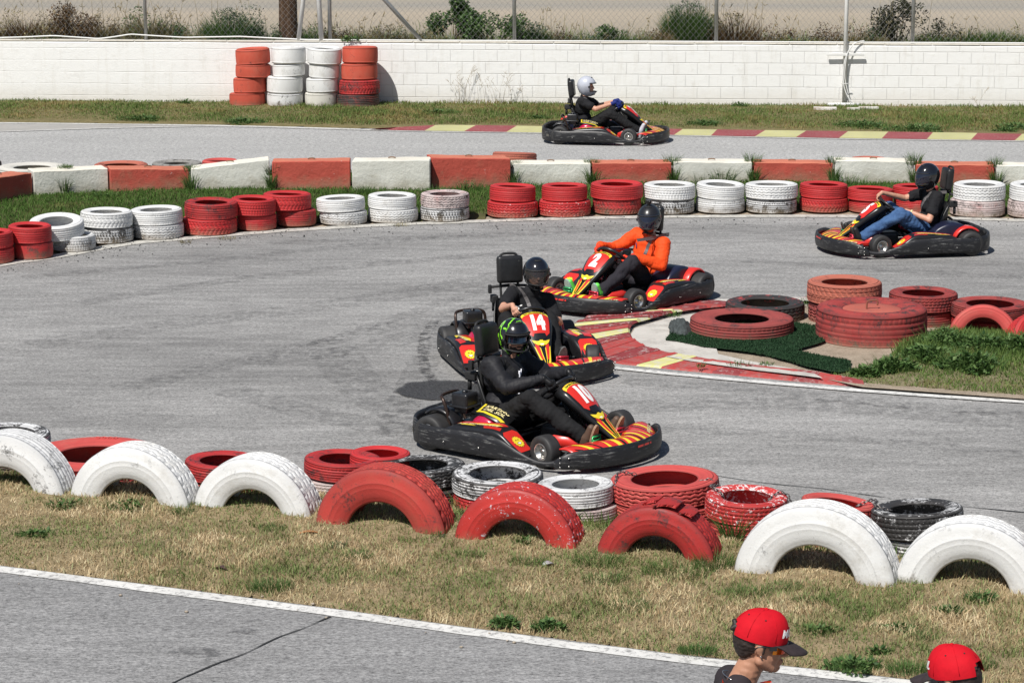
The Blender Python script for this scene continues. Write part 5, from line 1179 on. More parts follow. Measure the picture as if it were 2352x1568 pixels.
def star(cx, cy, r, n=16, k=.82, ry=None):
    return [(cx + (r if i % 2 == 0 else r * k) * math.cos(math.pi * i / n), cy + (ry or r) * (1 if i % 2 == 0 else k) * math.sin(math.pi * i / n)) for i in range(2 * n)]
def circ(cx, cy, r, n=20, ry=None): return [(cx + r * math.cos(2 * math.pi * i / n), cy + (ry or r) * math.sin(2 * math.pi * i / n)) for i in range(n)]
def arc_band(cx, cy, r0, r1, a0, a1, n=14, sx=1):
    return [(cx + sx * r0 * math.cos(a0 + (a1 - a0) * i / n), cy + r0 * math.sin(a0 + (a1 - a0) * i / n)) for i in range(n + 1)] + [(cx + sx * r1 * math.cos(a1 - (a1 - a0) * i / n), cy + r1 * math.sin(a1 - (a1 - a0) * i / n)) for i in range(n + 1)]
def projected(polys, me_target, origin, ux, uy, dirn, lift=.003, me=None, cut=.03, name='decal'):
    """2-D decal on a plane thrown onto a part's surface"""
    key = id(me_target); 
    bv = cached(('bvh', key), lambda: BVHTree.FromPolygons([v.co for v in me_target.vertices], [p.vertices for p in me_target.polygons]))
    V, F = poly2d(polys, cut, me); o = Vector(origin); ux = Vector(ux); uy = Vector(uy); d = Vector(dirn).normalized(); out = []; ok = []
    for v in V:
        p = o + ux * v.x + uy * v.y; h = bv.ray_cast(p - d * .4, d, 1.2)
        if h[0] is None: out.append(p); ok.append(False)
        else: out.append(h[0] - d * lift); ok.append(True)
    F = [f for f in F if all(ok[i] for i in f)]
    return mesh(name, out, F, True)
def loft(name, secs, cap=True):
    n = len(secs[0]); V = [p for s_ in secs for p in s_]; F = []
    for i in range(len(secs) - 1):
        for k in range(n): F.append((i * n + k, (i + 1) * n + k, (i + 1) * n + (k + 1) % n, i * n + (k + 1) % n))
    if cap: F.append(tuple(range(n))); F.append(tuple((len(secs) - 1) * n + k for k in range(n))[::-1])
    me = mesh(name, V, F, True); bm = bmesh.new(); bm.from_mesh(me); bmesh.ops.recalc_face_normals(bm, faces=bm.faces[:]); bm.to_mesh(me); bm.free(); return me
def rr_sec(x, y0, y1, z0, z1, r=.03, n=4):
    """rounded rectangle section in the y-z plane"""
    out = []
    for cx, cz, a0 in ((y1 - r, z1 - r, 0), (y0 + r, z1 - r, 90), (y0 + r, z0 + r, 180), (y1 - r, z0 + r, 270)):
        for k in range(n + 1): a = R(a0 + 90 * k / n); out.append((x, cx + r * math.cos(a), cz + r * math.sin(a)))
    return out
def pod_mesh(sd):
    st = crom([(.30, .50, .665, .075, .095), (.25, .49, .67, .07, .13), (.17, .47, .675, .07, .185), (.08, .44, .675, .07, .245), (-.02, .42, .672, .07, .268), (-.2, .42, .668, .07, .262), (-.42, .43, .66, .07, .24), (-.50, .45, .65, .07, .21)], 4)
    return loft('side_pod', [[(x, y * sd, z) for x, y, z in rr_sec(a, b, c_, d, e, min(.03, (e - d) * .3))] for a, b, c_, d, e in st])
def nose_mesh():
    # broad low deck behind the front bumper
    V = []; F = []; ys = np.linspace(-.56, .56, 29); N = 9
    def xf(y): return np.interp(abs(y), [0, .17, .33, .46, .575], [.98, .965, .925, .84, .745]) - .03
    def xr(y): return np.interp(abs(y), [0, .1, .2, .35, .5, .58], [.74, .72, .66, .60, .57, .57])
    for y in ys:
        for k in range(N):
            t = k / (N - 1); x = xr(y) * (1 - t) + xf(y) * t; z = .180 + .030 * math.sin(math.pi * (t * .8)) * (1 - (abs(y) / .6) ** 2 * .5) - .05 * t * t; V.append((x, y, z))
    for i in range(len(ys) - 1):
        for k in range(N - 1): F.append((i * N + k, i * N + k + 1, (i + 1) * N + k + 1, (i + 1) * N + k))
    o = len(V); V += [(x, y, z - .015) for x, y, z in V]; F += [tuple(q + o for q in f[::-1]) for f in F]
    for k in range(N - 1): F.append((k, k + 1, o + k + 1, o + k)); q = (len(ys) - 1) * N; F.append((q + k, o + q + k, o + q + k + 1, q + k + 1))
    for i in range(len(ys) - 1): a, b = i * N, (i + 1) * N; F.append((a, b, o + b, o + a)); a += N - 1; b += N - 1; F.append((a, o + a, o + b, b))
    me = mesh('nose_deck', V, F, True); bm = bmesh.new(); bm.from_mesh(me); bmesh.ops.recalc_face_normals(bm, faces=bm.faces[:]); bm.to_mesh(me); bm.free(); return me
def wheel_mesh(Rr, Wd):
    m = Matrix.Rotation(R(90), 4, 'X'); h = Wd / 2; rb = Rr * .50
    return MB().lathe([(rb, h * .86), (rb + .01, h * .95), (Rr * .75, h), (Rr * .92, h * .92), (Rr * .985, h * .78), (Rr, h * .45), (Rr, -h * .45), (Rr * .985, -h * .78), (Rr * .92, -h * .92), (Rr * .75, -h), (rb + .01, -h * .95), (rb, -h * .86)], 40, m, True).mesh('wheel')
def rim_mesh(Rr, Wd):
    m = Matrix.Rotation(R(90), 4, 'X'); h = Wd / 2; rb = Rr * .515; mb = MB()
    for sg in (1, -1): mb.lathe([(rb + .004, sg * h * .93), (rb, sg * h * .96), (rb - .012, sg * h * .90), (rb - .02, sg * h * .5), (rb * .5, sg * h * .35), (.022, sg * h * .30), (.020, sg * h * .62), (.0, sg * h * .62)], 28, m)
    for k in range(3):
        a = 2 * math.pi * k / 3; 
        for sg in (1, -1): mb.add(*[(lambda q: (q.v, q.f))(MB().tube([m @ Vector((.036 * math.cos(a), .036 * math.sin(a), sg * h * .3)), m @ Vector((.036 * math.cos(a), .036 * math.sin(a), sg * h * .52))], .007, 6))][0])
    return mb.mesh('rim')
WHC = Vector((.15, 0, .505)); WA = Vector((.70, 0, .62)).normalized(); WRAD = .150      # steering wheel centre, in-plane axis (up-forward)
WN = Vector((-.62, 0, .70)).normalized()
def swheel():
    mb = MB(); ring = []
    for k in range(40):
        a = 2 * math.pi * k / 40; r = WRAD * (1 if math.sin(a) > -.75 else .94); ring.append(WHC + Vector((0, 1, 0)) * math.cos(a) * r * 1.03 + WA * math.sin(a) * r)
    mb.tube(ring, .0155, 10, closed=True)
    for a in (R(0), R(180), R(-90)): mb.tube([WHC - WN * .03, WHC + (Vector((0, 1, 0)) * math.cos(a) + WA * math.sin(a)) * WRAD], [.016, .010], 6)
    return mb.mesh('steering_wheel')
def engine_body():
    mb = MB(); mb.box((-.42, -.36, .14), (.26, .20, .16), bev=.02)
    for k in range(6): mb.box((-.35, -.34, .215 + k * .014), (.14, .15, .006), bev=.002)
    mb.tube([(-.56, -.36, .20), (-.62, -.36, .22), (-.64, -.30, .22)], .03, 10); mb.box((-.30, -.30, .26), (.10, .08, .06), bev=.01); mb.tube([(-.42, -.25, .16), (-.42, -.10, .12)], .03, 10)
    return mb.mesh('engine')
def shroud():
    bm = bmesh.new(); bmesh.ops.create_uvsphere(bm, u_segments=24, v_segments=14, radius=1)
    for v in bm.verts:
        c = v.co; p = 2.8; l = (abs(c.x) ** p + abs(c.y) ** p + abs(c.z) ** p) ** (1 / p); c = c / l; v.co = Vector((-.25 + c.x * .145 - max(0, c.z) * .05 * c.x, -.385 + c.y * .085, .225 + c.z * .085 * (1 - .25 * max(0, c.x))))
    for f in bm.faces: f.smooth = True
    me = bpy.data.meshes.new('recoil_cover'); bm.to_mesh(me); bm.free(); return me
def seatshell():
    secs = []
    for (x, z, w_, dpt) in crom([(.02, .17, .15, .03), (-.10, .12, .165, .05), (-.25, .085, .175, .09), (-.38, .095, .18, .13), (-.47, .20, .185, .13), (-.52, .34, .18, .10), (-.56, .50, .15, .05), (-.575, .55, .12, .02)], 4):
        # normal direction roughly away from occupant
        t = []; 
        for k in range(13):
            a = math.pi * (k / 12 - .5); yy = math.sin(a) * w_; d = (1 - math.cos(a)) * dpt
            t.append((x + d * (1.0 if z > .2 else .25) , yy, z + d * (.25 if z > .2 else 1.0)))
        secs.append(t + [(a + .012 * 0 - .012, b * 1.06, c_ - .010) for a, b, c_ in t[::-1]])
    return loft('seat', secs)
def headpad(): 
    mb = MB(); mb.box((0, 0, 0), (.085, .25, .26), bev=.035); return mb.mesh('headrest_pad')
POLE = [(-.50, .20), (-.53, .43), (-.585, .75), (-.60, .905), (-.60, .95)]
def posts():
    mb = MB(); L = [(x, .085, z) for x, z in POLE]; Rr_ = [(x, -.085, z) for x, z in POLE]
    path = [tuple(p) for p in crom(L[:-1] + [(-.603, .07, .96), (-.605, 0, .97), (-.603, -.07, .96)] + Rr_[:-1][::-1], 5)]; mb.tube(path, .0125, 8)
    mb.tube([(-.575, .09, .66), (-.575, -.09, .66)], .010, 6); mb.tube([(-.47, .20, .12), (-.52, .09, .40)], .010, 6); mb.tube([(-.47, -.20, .12), (-.52, -.09, .40)], .010, 6)
    return mb.mesh('headrest_post')
def fender(sd):
    c = Vector((-.66, .455 * sd, .145)); V = []; secs = []
    for k in range(15):
        a = R(20 + 115 * k / 14); r = .175; 
        secs.append([(c.x + q * math.cos(a), c.y + y * sd, c.z + q * math.sin(a)) for q, y in ((r, -.075), (r + .012, -.06), (r + .012, .06), (r, .075), (r - .012, .075), (r - .012, -.075))])
    return loft('fender', secs)
def sunlogo(parent, target, origin, ux, uy, d, r, cut=.02):
    for i, (pl, m_, nm) in enumerate([([star(0, 0, r * 1.12, 14, .80)], VINB, 'sun_emblem'), ([star(0, 0, r, 14, .82)], KYEL, 'sun_rays'), ([arc_band(0, -r * .06, r * .46, r * .0 + .001, R(195), R(345), 10)], VINB, 'mouth'), ([arc_band(0, -r * .10, r * .36, r * .06, R(197), R(343), 10)], KWHT, 'teeth'),
                                ([arc_band(-r * .25, r * .20, r * .17, r * .10, R(20), R(160), 6), arc_band(r * .25, r * .20, r * .17, r * .10, R(20), R(160), 6)], VINB, 'eyes')]):
        me = projected(pl, target, origin, ux, uy, d, .003 + .0012 * i, None, cut)
        if i == 0: base = link(nm, me, parent, m_)
        else: link(nm, me, base, m_)
def build_kart(number, label, pos, head, group='racing karts on the track'):
    root = empty('racing_kart', (pos[0], pos[1], .004), R(head), label, 'go kart', group)
    L = lambda nm, key, fn, m_, par=None: link(nm, cached(key, fn), par or root, m_)
    # skirt: sides and rear in one wrap, front bumper over it
    L('side_and_rear_bumper', 'side', lambda: wall_strip(SIDE + [(x, -y, a, b) for x, y, a, b in SIDE[::-1]], name='skirt'), BUMP)
    fm = cached('front', lambda: wall_strip(FRONT + [(x, -y, a, b) for x, y, a, b in FRONT[::-1][1:]], name='front_skirt', bulge=.007)); fb_ = link('front_bumper', fm, root, BUMP)
    def slot():
        return projected([[(-.11, -.012), (-.10, .012), (.10, .012), (.11, -.012)]], fm, (1.0, 0, .165), (0, 1, 0), (0, 0, 1), (-1, 0, 0), .003)
    L('slot', 'slot', slot, VINB, fb_)
    L('slot_insert', 'slot2', lambda: projected([[(-.10, -.007), (-.095, .008), (-.02, .008), (-.025, -.007)], [(-.01, -.007), (-.005, .008), (.06, .008), (.055, -.007)], [(.07, -.007), (.073, .008), (.093, .008), (.09, -.007)]], fm, (1.0, 0, .165), (0, 1, 0), (0, 0, 1), (-1, 0, 0), .0045), KRED, fb_)
    def bolts():
        mb = MB()
        for sd in (1, -1):
            for (x, y, z) in ((.66, .665, .14), (.66, .665, .10), (.66, .665, .065), (.72, .63, .075), (.72, .63, .14)): mb.sphere((x, (y + .012) * sd, z), .0075, 8)
            for (x, z) in ((-.1, .12), (-.45, .12)): mb.sphere((x, .718 * sd, z), .007, 8)
        return mb.mesh('bolt')
    L('bolts', 'bolts', bolts, ALU, fb_)
    def rslot():
        sm_ = _km['side']; mb = []
        for sd in (1, -1): mb.append(projected([[(-.035, -.02), (-.03, .02), (.03, .02), (.035, -.02)]], sm_, (-.86, .60 * sd, .14), (.80, .55 * sd, 0), (0, 0, 1), (.6, -.8 * sd, 0), .004))
        V = []; F = []
        for m_ in mb: o = len(V); V += [v.co.copy() for v in m_.vertices]; F += [tuple(i + o for i in p.vertices) for p in m_.polygons]
        return mesh('vent', V, F)
    L('vent_slots', 'rslot', rslot, plain('vent_dark', (.10, .095, .08), .6))
    # floor and frame
    def frame():
        mb = MB(); 
        for sd in (1, -1):
            mb.tube([tuple(p) for p in crom([(.86, .22 * sd, .075), (.5, .25 * sd, .07), (.2, .30 * sd, .07), (-.4, .30 * sd, .07), (-.9, .30 * sd, .10)], 5)], .015, 7); mb.tube([(.40, .30 * sd, .09), (.40, .46 * sd, .125)], .014, 7)
            mb.tube([(.1, .3 * sd, .075), (.1, .66 * sd, .10)], .011, 6); mb.tube([(-.4, .3 * sd, .075), (-.4, .66 * sd, .10)], .011, 6)
        mb.tube([(-.66, -.58, .145), (-.66, .58, .145)], .02, 10); mb.tube([(.40, -.27, .08), (.40, .27, .08)], .013, 7); mb.tube([(-.9, -.3, .10), (-.9, .3, .10)], .013, 7); mb.tube([(.34, -.44, .11), (.36, 0, .12), (.34, .44, .11)], .008, 6)
        mb.tube([(.40, 0, .09), tuple(WHC)], .011, 7); mb.tube([(.46, .10, .09), tuple(WHC + Vector((.06, .02, -.03)))], .009, 6); mb.tube([(.46, -.10, .09), tuple(WHC + Vector((.06, -.02, -.03)))], .009, 6)
        return mb.mesh('chassis_frame')
    L('chassis_frame', 'frame', frame, DARKM)
    L('floor_pan', 'floor', lambda: MB().box((.30, 0, .052), (1.0, .56, .006)).mesh('floor_pan'), DARKM)
    # wheels
    for (x, y, r_, w_) in ((.42, .53, .130, .125), (.42, -.53, .130, .125), (-.66, .575, .142, .17), (-.66, -.575, .142, .17)):
        wh = L('wheel', ('w', r_), lambda: wheel_mesh(r_, w_), SLK); wh.location = (x, y, r_ + .002)
        if x > 0: wh.rotation_euler = (0, 0, R(STEER.get(number, 0)))
        rm = link('rim', cached(('r', r_), lambda: rim_mesh(r_, w_)), wh, ALU)
    for sd in (1, -1):
        fn_ = L('fender', ('fend', sd), lambda: fender(sd), KRED if (sd > 0) else BLK)
    L('seat', 'seat', seatshell, SEATM)
    fl_ = L('fairing', 'fair', fairing_mesh, VINB)
    # fairing livery: x across the kart is seen from the front, so +x (kart left) reads from the right
    F_ = lambda nm, key, m_, **kw: link(nm, cached(key, lambda: fair_decal(**kw)), fl_, m_)
    pan = F_('number_plate', 'np', KRED, polys=[[(-.128, .10), (-.118, .055), (-.06, .035), (.06, .035), (.118, .055), (.128, .10), (.118, .26), (.098, .40), (.055, .445), (-.055, .445), (-.098, .40), (-.118, .26)]])
    F_('yellow_band', 'yb', KYEL, polys=[[(-.125, .15), (-.126, .085), (-.112, .055), (-.06, .040), (.06, .040), (.112, .055), (.126, .085), (.125, .15), (.105, .118), (.055, .10), (-.055, .10), (-.105, .118)]], lift=.0042)
    F_('shield', 'sh', VINB, polys=[[(-.05, .405), (.05, .405), (.062, .44), (.045, .475), (-.045, .475), (-.062, .44)]], lift=.0045)
    F_('yellow_wings', 'yw', KYEL, polys=[[(-.085, .475), (-.04, .497), (.04, .497), (.085, .475), (.07, .515), (.038, .55), (-.038, .55), (-.07, .515)]], lift=.0045)
    F_('sun_face', 'sf', KYEL, polys=[star(0, .525, .036, 10, .82, .045)], lift=.0055)
    F_('smile', 'sm', KWHT, polys=[arc_band(0, .53, .022, .006, R(20), R(160), 8)], lift=.0065)
    for sg in (1, -1):
        F_('red_stripe', ('rs', sg), KRED, polys=[[(.030 * sg, .56), (.066 * sg, .53), (.052 * sg, .68), (.035 * sg, .80), (.016 * sg, .80), (.022 * sg, .68)][::sg]], lift=.0045)
        F_('yellow_stripe', ('ys', sg), KYEL, polys=[[(.064 * sg, .58), (.075 * sg, .56), (.058 * sg, .70), (.036 * sg, .92), (.020 * sg, .98), (.016 * sg, .90), (.036 * sg, .78)][::sg]], lift=.0055)
        F_('inner_yellow_stripe', ('iy', sg), KYEL, polys=[[(.020 * sg, .60), (.029 * sg, .58), (.020 * sg, .74), (.008 * sg, .92), (.004 * sg, .92)][::sg]], lift=.0056)
    def flipx(me, sx=1, sy=-1, dx=0, dy=0):
        for v in me.vertices: v.co = Vector((v.co.x * sx + dx, v.co.y * sy + dy, 0))
        return me
    # digits: 1 unit of a = arc length
    arc = sum(math.hypot(FC[i + 1][0] - FC[i][0], FC[i + 1][1] - FC[i][1]) for i in range(NFC - 1))
    def num():
        t = text_mesh(str(number), .175, .012, res=4); cw = .80 if len(str(number)) > 1 else .95
        return fair_decal(me=flipx(t, -cw if False else cw, -1.12 / arc, 0, .262), lift=.005)
    n_ = link('number', num(), fl_, KWHT)
    for v in n_.data.vertices: pass
    def web():
        t = text_mesh('kartingdelsol.es', .034, .0012, res=2, shear=.2); 
        for v in t.vertices: x = v.co.x; v.co = Vector((x * .95, -v.co.y / arc + .073 + .9 * x * x, 0))
        return fair_decal(me=t, lift=.0055)
    link('web_address', cached('web', web), fl_, VINB)
    # nose deck livery
    nd = L('nose_deck', 'nose', nose_mesh, KRED); nm_ = _km['nose']
    PJ = lambda nm, key, m_, polys=None, lift=.003, me=None: link(nm, cached(key, lambda: projected(polys, nm_, (.75, 0, .5), (0, 1, 0), (1, 0, 0), (0, 0, -1), lift, me() if me else None)), nd, m_)
    yl = []; bl = []
    for sg in (1, -1):
        f_ = lambda q: [(sg * y, x) for y, x in q][::sg]
        yl += [f_(q) for q in ([(.04, .22), (.10, .22), (.015, -.02)], [(.155, .22), (.20, .22), (.125, -.14), (.09, -.14)], [(.26, .20), (.30, .18), (.22, -.04)], [(.37, .13), (.405, .11), (.46, -.14), (.425, -.14)])]
        bl += [f_(q) for q in ([(.108, .22), (.145, .22), (.065, -.06)], [(.31, .18), (.322, .17), (.37, -.12), (.35, -.12)], [(.225, -.10), (.34, -.13), (.34, -.118), (.225, -.088)], [(.48, .0), (.52, -.05), (.52, -.065), (.47, -.012)])]
    PJ('yellow_slashes', 'nyl', KYEL, yl); PJ('black_lines', 'nbl', VINB, bl, .0036)
    def delsol():
        t = text_mesh('KARTING DEL SOL', .042, .0018, res=2, shear=.3)
        for v in t.vertices: v.co = Vector((.42 + v.co.x * .60, -v.co.y + .02 - v.co.x * .38, 0))
        for v in t.vertices: v.co.x, v.co.y = v.co.x, v.co.y
        return t
    PJ('lettering', 'nlt', KCRM, None, .0042, delsol)
    # pods
    for sd in (1, -1):
        pm = cached(('pod', sd), lambda: pod_mesh(sd)); pd = link('side_pod', pm, root, BLK); up = (0, 0, -1)
        J = lambda nm, key, m_, polys=None, lift=.003, me=None, org=(0, .55 * sd, .5): link(nm, cached((key, sd), lambda: projected(polys, pm, org, (1, 0, 0), (0, sd, 0), up, lift, me() if me else None)), pd, m_)
        J('red_top', 'prt', KRED, [[(-.47, -.075), (-.30, -.085), (-.05, -.10), (.03, -.06), (.0, -.02), (-.2, .0), (-.47, -.03)], [(-.15, .03), (.02, .02), (.05, .085), (-.1, .10)]])
        J('yellow_flash', 'pyf', KYEL, [[(-.30, -.02), (-.1, -.05), (.0, -.03), (-.04, .0), (-.2, .02)], [(-.42, .0), (-.3, .01), (-.2, .06), (-.36, .04)]], .0036)
        J('lettering', 'plt', KCRM, None, .0042, lambda: (lambda t: ([setattr(v, 'co', Vector((v.co.x * sd - .22 if sd < 0 else -v.co.x - .22, (v.co.y * 1 if sd < 0 else -v.co.y) * 1, 0))) for v in t.vertices], t)[1])(text_mesh('KARTING DEL SOL', .048, .002, res=2, shear=.25)))
        # sloping front face
        org = (.17, .57 * sd, .175); u_ = (0, 1, 0); v_ = (-.55, 0, .83); d_ = (-.83, 0, -.55)
        key = ('podface', sd)
        link('red_front', cached(key, lambda: projected([[(-.085, -.10), (.085, -.10), (.088, .085), (.06, .115), (-.06, .115), (-.088, .085)]], pm, org, u_, v_, d_, .003)), pd, KRED)
        sunlogo_c = ('sunl', sd)
        if sunlogo_c not in _km:
            tmp = empty('t'); sunlogo(tmp, pm, org, u_, v_, d_, .056); _km[sunlogo_c] = [(c.name.split('.')[0], c.data, c.data.materials[0], [(g.name.split('.')[0], g.data, g.data.materials[0]) for g in c.children]) for c in tmp.children]
            for c in list(tmp.children_recursive): bpy.data.objects.remove(c)
            bpy.data.objects.remove(tmp)
        for nm, dt, mt, ch in _km[sunlogo_c]:
            e_ = link(nm, dt, pd, mt)
            for a_, b_, c__ in ch: pass
        # sub-part depth ends here, so the face of the sun rides in one mesh per colour on the pod
            for a_, b_, c__ in ch: link(a_, b_, pd, c__)
    # fuel tank / cowl at left rear, engine at right rear
    L('rear_cowl', 'cowl', lambda: loft('rear_cowl', [rr_sec(x, .20, .46 - abs(x + .42) * .1, .10, z, .035) for x, z in [(tuple(p)) for p in crom([(-.24, .22), (-.30, .30), (-.42, .355), (-.55, .36), (-.66, .32), (-.72, .24)], 4)]]), VINN)
    L('tank', 'tank', lambda: MB().box((.16, 0, .16), (.22, .20, .16), bev=.04).mesh('fuel_tank'), plain('tank_black', (.03, .03, .03), .4)).location = (0, 0, -.02)
    for sd in (1, -1): L('knee_panel', ('kp', sd), lambda: loft('knee_panel', [[(x, y * sd + .008 * sd, z), (x, y * sd - .008 * sd, z), (x - .02, (y - .03) * sd - .008 * sd, .07), (x - .02, (y - .03) * sd + .008 * sd, .07)] for x, y, z in ((.22, .30, .16), (.32, .28, .20), (.44, .25, .19), (.54, .22, .13))]), KRED)
    en = L('engine', 'eng', engine_body, DARKM); L('recoil_cover', 'shr', shroud, MAG, en)
    ab = L('air_box', 'air', lambda: MB().box((-.49, -.38, .40), (.16, .165, .12), bev=.022).box((-.49, -.38, .325), (.12, .12, .06), bev=.01).mesh('air_box'), BLK, en)
    L('air_box_lid', 'airlid', lambda: MB().box((-.49, -.38, .352), (.19, .195, .018), bev=.008).tube([(-.49, -.38, .45), (-.49, -.38, .475)], .022, 12).box((-.49, -.38, .472), (.05, .012, .012), bev=.003).mesh('air_box_lid'), BLK, en)
    def guard():
        mb = MB()
        mb.tube([tuple(p) for p in crom([(-.55, -.22, .13), (-.63, -.22, .24), (-.65, -.22, .38), (-.655, -.26, .425), (-.655, -.37, .435), (-.65, -.48, .425), (-.60, -.52, .40), (-.56, -.52, .30), (-.53, -.51, .14)], 6)], .0145, 8); mb.tube([(-.64, -.22, .28), (-.57, -.52, .28)], .010, 7); return mb.mesh('engine_guard')
    L('engine_guard', 'guard', guard, BRZ)
    cm = cached('ecov', lambda: loft('engine_cover', [[(x, y0, z + .05), (x, y1, z), (x, y1 + .0, z - .012), (x, y0, z + .038)] for x, y0, y1, z in ((-.40, -.21, -.42, .315), (-.28, -.20, -.44, .315), (-.14, -.20, -.45, .285), (-.06, -.22, -.42, .24))]))
    ec = link('engine_cover', cm, root, VINB)
    def ectext():
        t = text_mesh('KARTING\nDEL SOL', .056, .002, res=2, shear=.2); return projected(None, cm, (-.22, -.32, .6), (-.97 if False else .97, 0, 0), (0, .9, 0), (0, 0, -1), .003, t, .03)
    link('lettering', cached('ectext', ectext), ec, KCRM)
    link('yellow_edge', cached('ecy', lambda: projected([[(-.36, -.085), (-.10, -.10), (-.08, -.07), (-.34, -.06)], [(-.37, .06), (-.35, -.09), (-.33, -.09), (-.35, .06)]], cm, (0, -.32, .6), (1, 0, 0), (0, 1, 0), (0, 0, -1), .003)), ec, KYEL)
    # headrest
    L('headrest_post', 'posts', posts, BLKM)
    hp = L('headrest_pad', 'pad', headpad, VINYLPAD); hp.location = (-.555, 0, .825); hp.rotation_euler = (0, R(-6), 0)
    L('belt_reel', 'reel', lambda: MB().box((0, 0, 0), (.10, .06, .075), bev=.012).tube([(-.02, 0, -.02), (-.02, 0, -.12)], .018, 8).mesh('belt_reel'), BLKM).location = (-.60, .115 if number in (5,) else -.14, .54)
    L('belt_mount', 'bmount', lambda: MB().tube([(-.56, -.20, .66), (-.58, 0, .67), (-.56, .20, .66)], .013, 6).box((-.57, -.19, .64), (.04, .03, .08), bev=.006).mesh('belt_mount'), BLKM)
    L('steering_wheel', 'sw', swheel, BLK)
    for sd, m_ in ((1, PRD), (-1, PGR)):
        L('pedal', ('ped', sd), lambda: MB().tube([(.66, .12 * sd, .215), (.66, .225 * sd, .215)], .011, 8).tube([(.665, .12 * sd, .185), (.665, .225 * sd, .185)], .011, 8).tube([(.64, .12 * sd, .07), (.66, .12 * sd, .22)], .007, 6).tube([(.64, .225 * sd, .07), (.66, .225 * sd, .22)], .007, 6).mesh('pedal'), m_)
    return root
STEER = {10: -12, 14: -14, 2: -8, 5: 10, 7: 0}
# positions: kart centre from a surveyed reference corner of the bumper (local x, y) and heading
def kpos(u, v, lx, ly, head, z=.05):
    p = P(u, v, z); a = R(head); return (p.x - (lx * math.cos(a) - ly * math.sin(a)), p.y - (lx * math.sin(a) + ly * math.cos(a)))
KARTS = {10: (kpos(1289, 1077, .66, -.66, -36), -36), 14: (kpos(1409, 857, .72, .64, -75), -75), 2: (kpos(1445, 721, .68, .66, 229), 229), 5: (kpos(1980, 587, .68, .66, 190), 190), 7: (kpos(1480, 329, .68, -.66, -9), -9)}
KLAB = {10: 'go kart number 10 nearest the front arches, driven in black jacket', 14: 'go kart number 14 just behind kart 10, coming nose first', 2: 'go kart number 2 with driver in orange on the red kerb', 5: 'go kart number 5 at the right by the far tyre row', 7: 'go kart on the far track in front of the white wall'}
for k_, ((x, y), h) in KARTS.items(): build_kart(k_, KLAB[k_], (x, y), h)
# ================================================================== people
def remesh(name, parts, voxel, smooth=2, mat=None, wrinkle=0.0, wsc=9, seed=0):
    """parts: ('c', p0, r0, p1, r1) tapered limb | ('e', centre, (rx,ry,rz)[, Euler]) -> one continuous skin"""
    mb = MB()
    for q in parts:
        if q[0] == 'c':
            p0, p1 = Vector(q[1]), Vector(q[3]); L = (p1 - p0).length; n = max(2, int(L / (max(q[2], q[4]) * .5)) + 1)
            for i in range(n + 1):
                t = i / n; r_ = q[2] + (q[4] - q[2]) * t; mb.sphere(p0.lerp(p1, t), r_, 14)
        else:
            c = Vector(q[1]); r_ = q[2]; e = MB().sphere((0, 0, 0), r_, 18); m_ = Euler(q[3]).to_matrix() if len(q) > 3 else Matrix.Identity(3); mb.add([m_ @ Vector(v) + c for v in e.v], e.f, True)
    me = mb.mesh('tmp'); ob = bpy.data.objects.new('tmp', me); COL.objects.link(ob)
    r_ = ob.modifiers.new('r', 'REMESH'); r_.mode = 'VOXEL'; r_.voxel_size = voxel; r_.use_smooth_shade = True
    if smooth: s_ = ob.modifiers.new('s', 'SMOOTH'); s_.iterations = smooth; s_.factor = .5
    bpy.context.view_layer.update(); out = bpy.data.meshes.new_from_object(ob.evaluated_get(bpy.context.evaluated_depsgraph_get()))
    bpy.data.objects.remove(ob); bpy.data.meshes.remove(me); out.name = name
    if wrinkle:
        n = len(out.vertices); co = np.empty(n * 3); out.vertices.foreach_get('co', co); co = co.reshape(-1, 3); nr_ = np.empty(n * 3); out.vertices.foreach_get('normal', nr_); nr_ = nr_.reshape(-1, 3)
        d = np.array([noise.noise(Vector((c[0] * wsc, c[1] * wsc, c[2] * wsc * 1.7 + seed)) ) + .5 * abs(noise.noise(Vector((c[0] * wsc * 2.3, c[1] * wsc * 2.3, c[2] * wsc * 2.3 + seed)))) for c in co])
        co += nr_ * (d * wrinkle)[:, None]; out.vertices.foreach_set('co', co.ravel()); out.update()
    out.materials.clear()
    if mat: out.materials.append(mat)
    out.polygons.foreach_set('use_smooth', [True] * len(out.polygons)); return out
def cloth(name, c, rough=.85, nz=.12): return plain(name, c, rough, nz=nz, scale=26, bump=.25, spec=.2)
s = NT('skin', .5, .35); c = s.coord(rnd=True); s.b.inputs['Subsurface Weight'].default_value = .08; s.b.inputs['Subsurface Radius'].default_value = (.02, .008, .004)
SKIN = s.out(s.ramp(s.noise(c, 20, 4), [(.3, (.46, .23, .155)), (.7, (.58, .32, .225))])); SKT = plain('tanned_skin', (.40, .20, .125), .5, nz=.15, scale=18)
JBLK = cloth('black_cloth', (.014, .014, .016)); JKT = cloth('black_jacket', (.017, .017, .020), .6); TRG = cloth('charcoal_trousers', (.024, .022, .028)); TRB = cloth('black_trousers', (.014, .014, .015)); ORG = cloth('orange_jacket', (.80, .075, .012), .7, .08)
JEAN = (lambda s: s.out(s.ramp(s.noise(s.coord(), 7, 6, .7), [(.3, (.025, .06, .15)), (.7, (.075, .15, .30))])))(NT('blue_jeans', .9, .2)); GLK = cloth('black_leather_glove', (.012, .012, .013), .35); GLO = cloth('orange_glove', (.72, .05, .02), .6); GLB = cloth('blue_glove', (.014, .025, .15), .6)
STRAP = plain('grey_strap', (.14, .13, .13), .5); VISOR_D = None
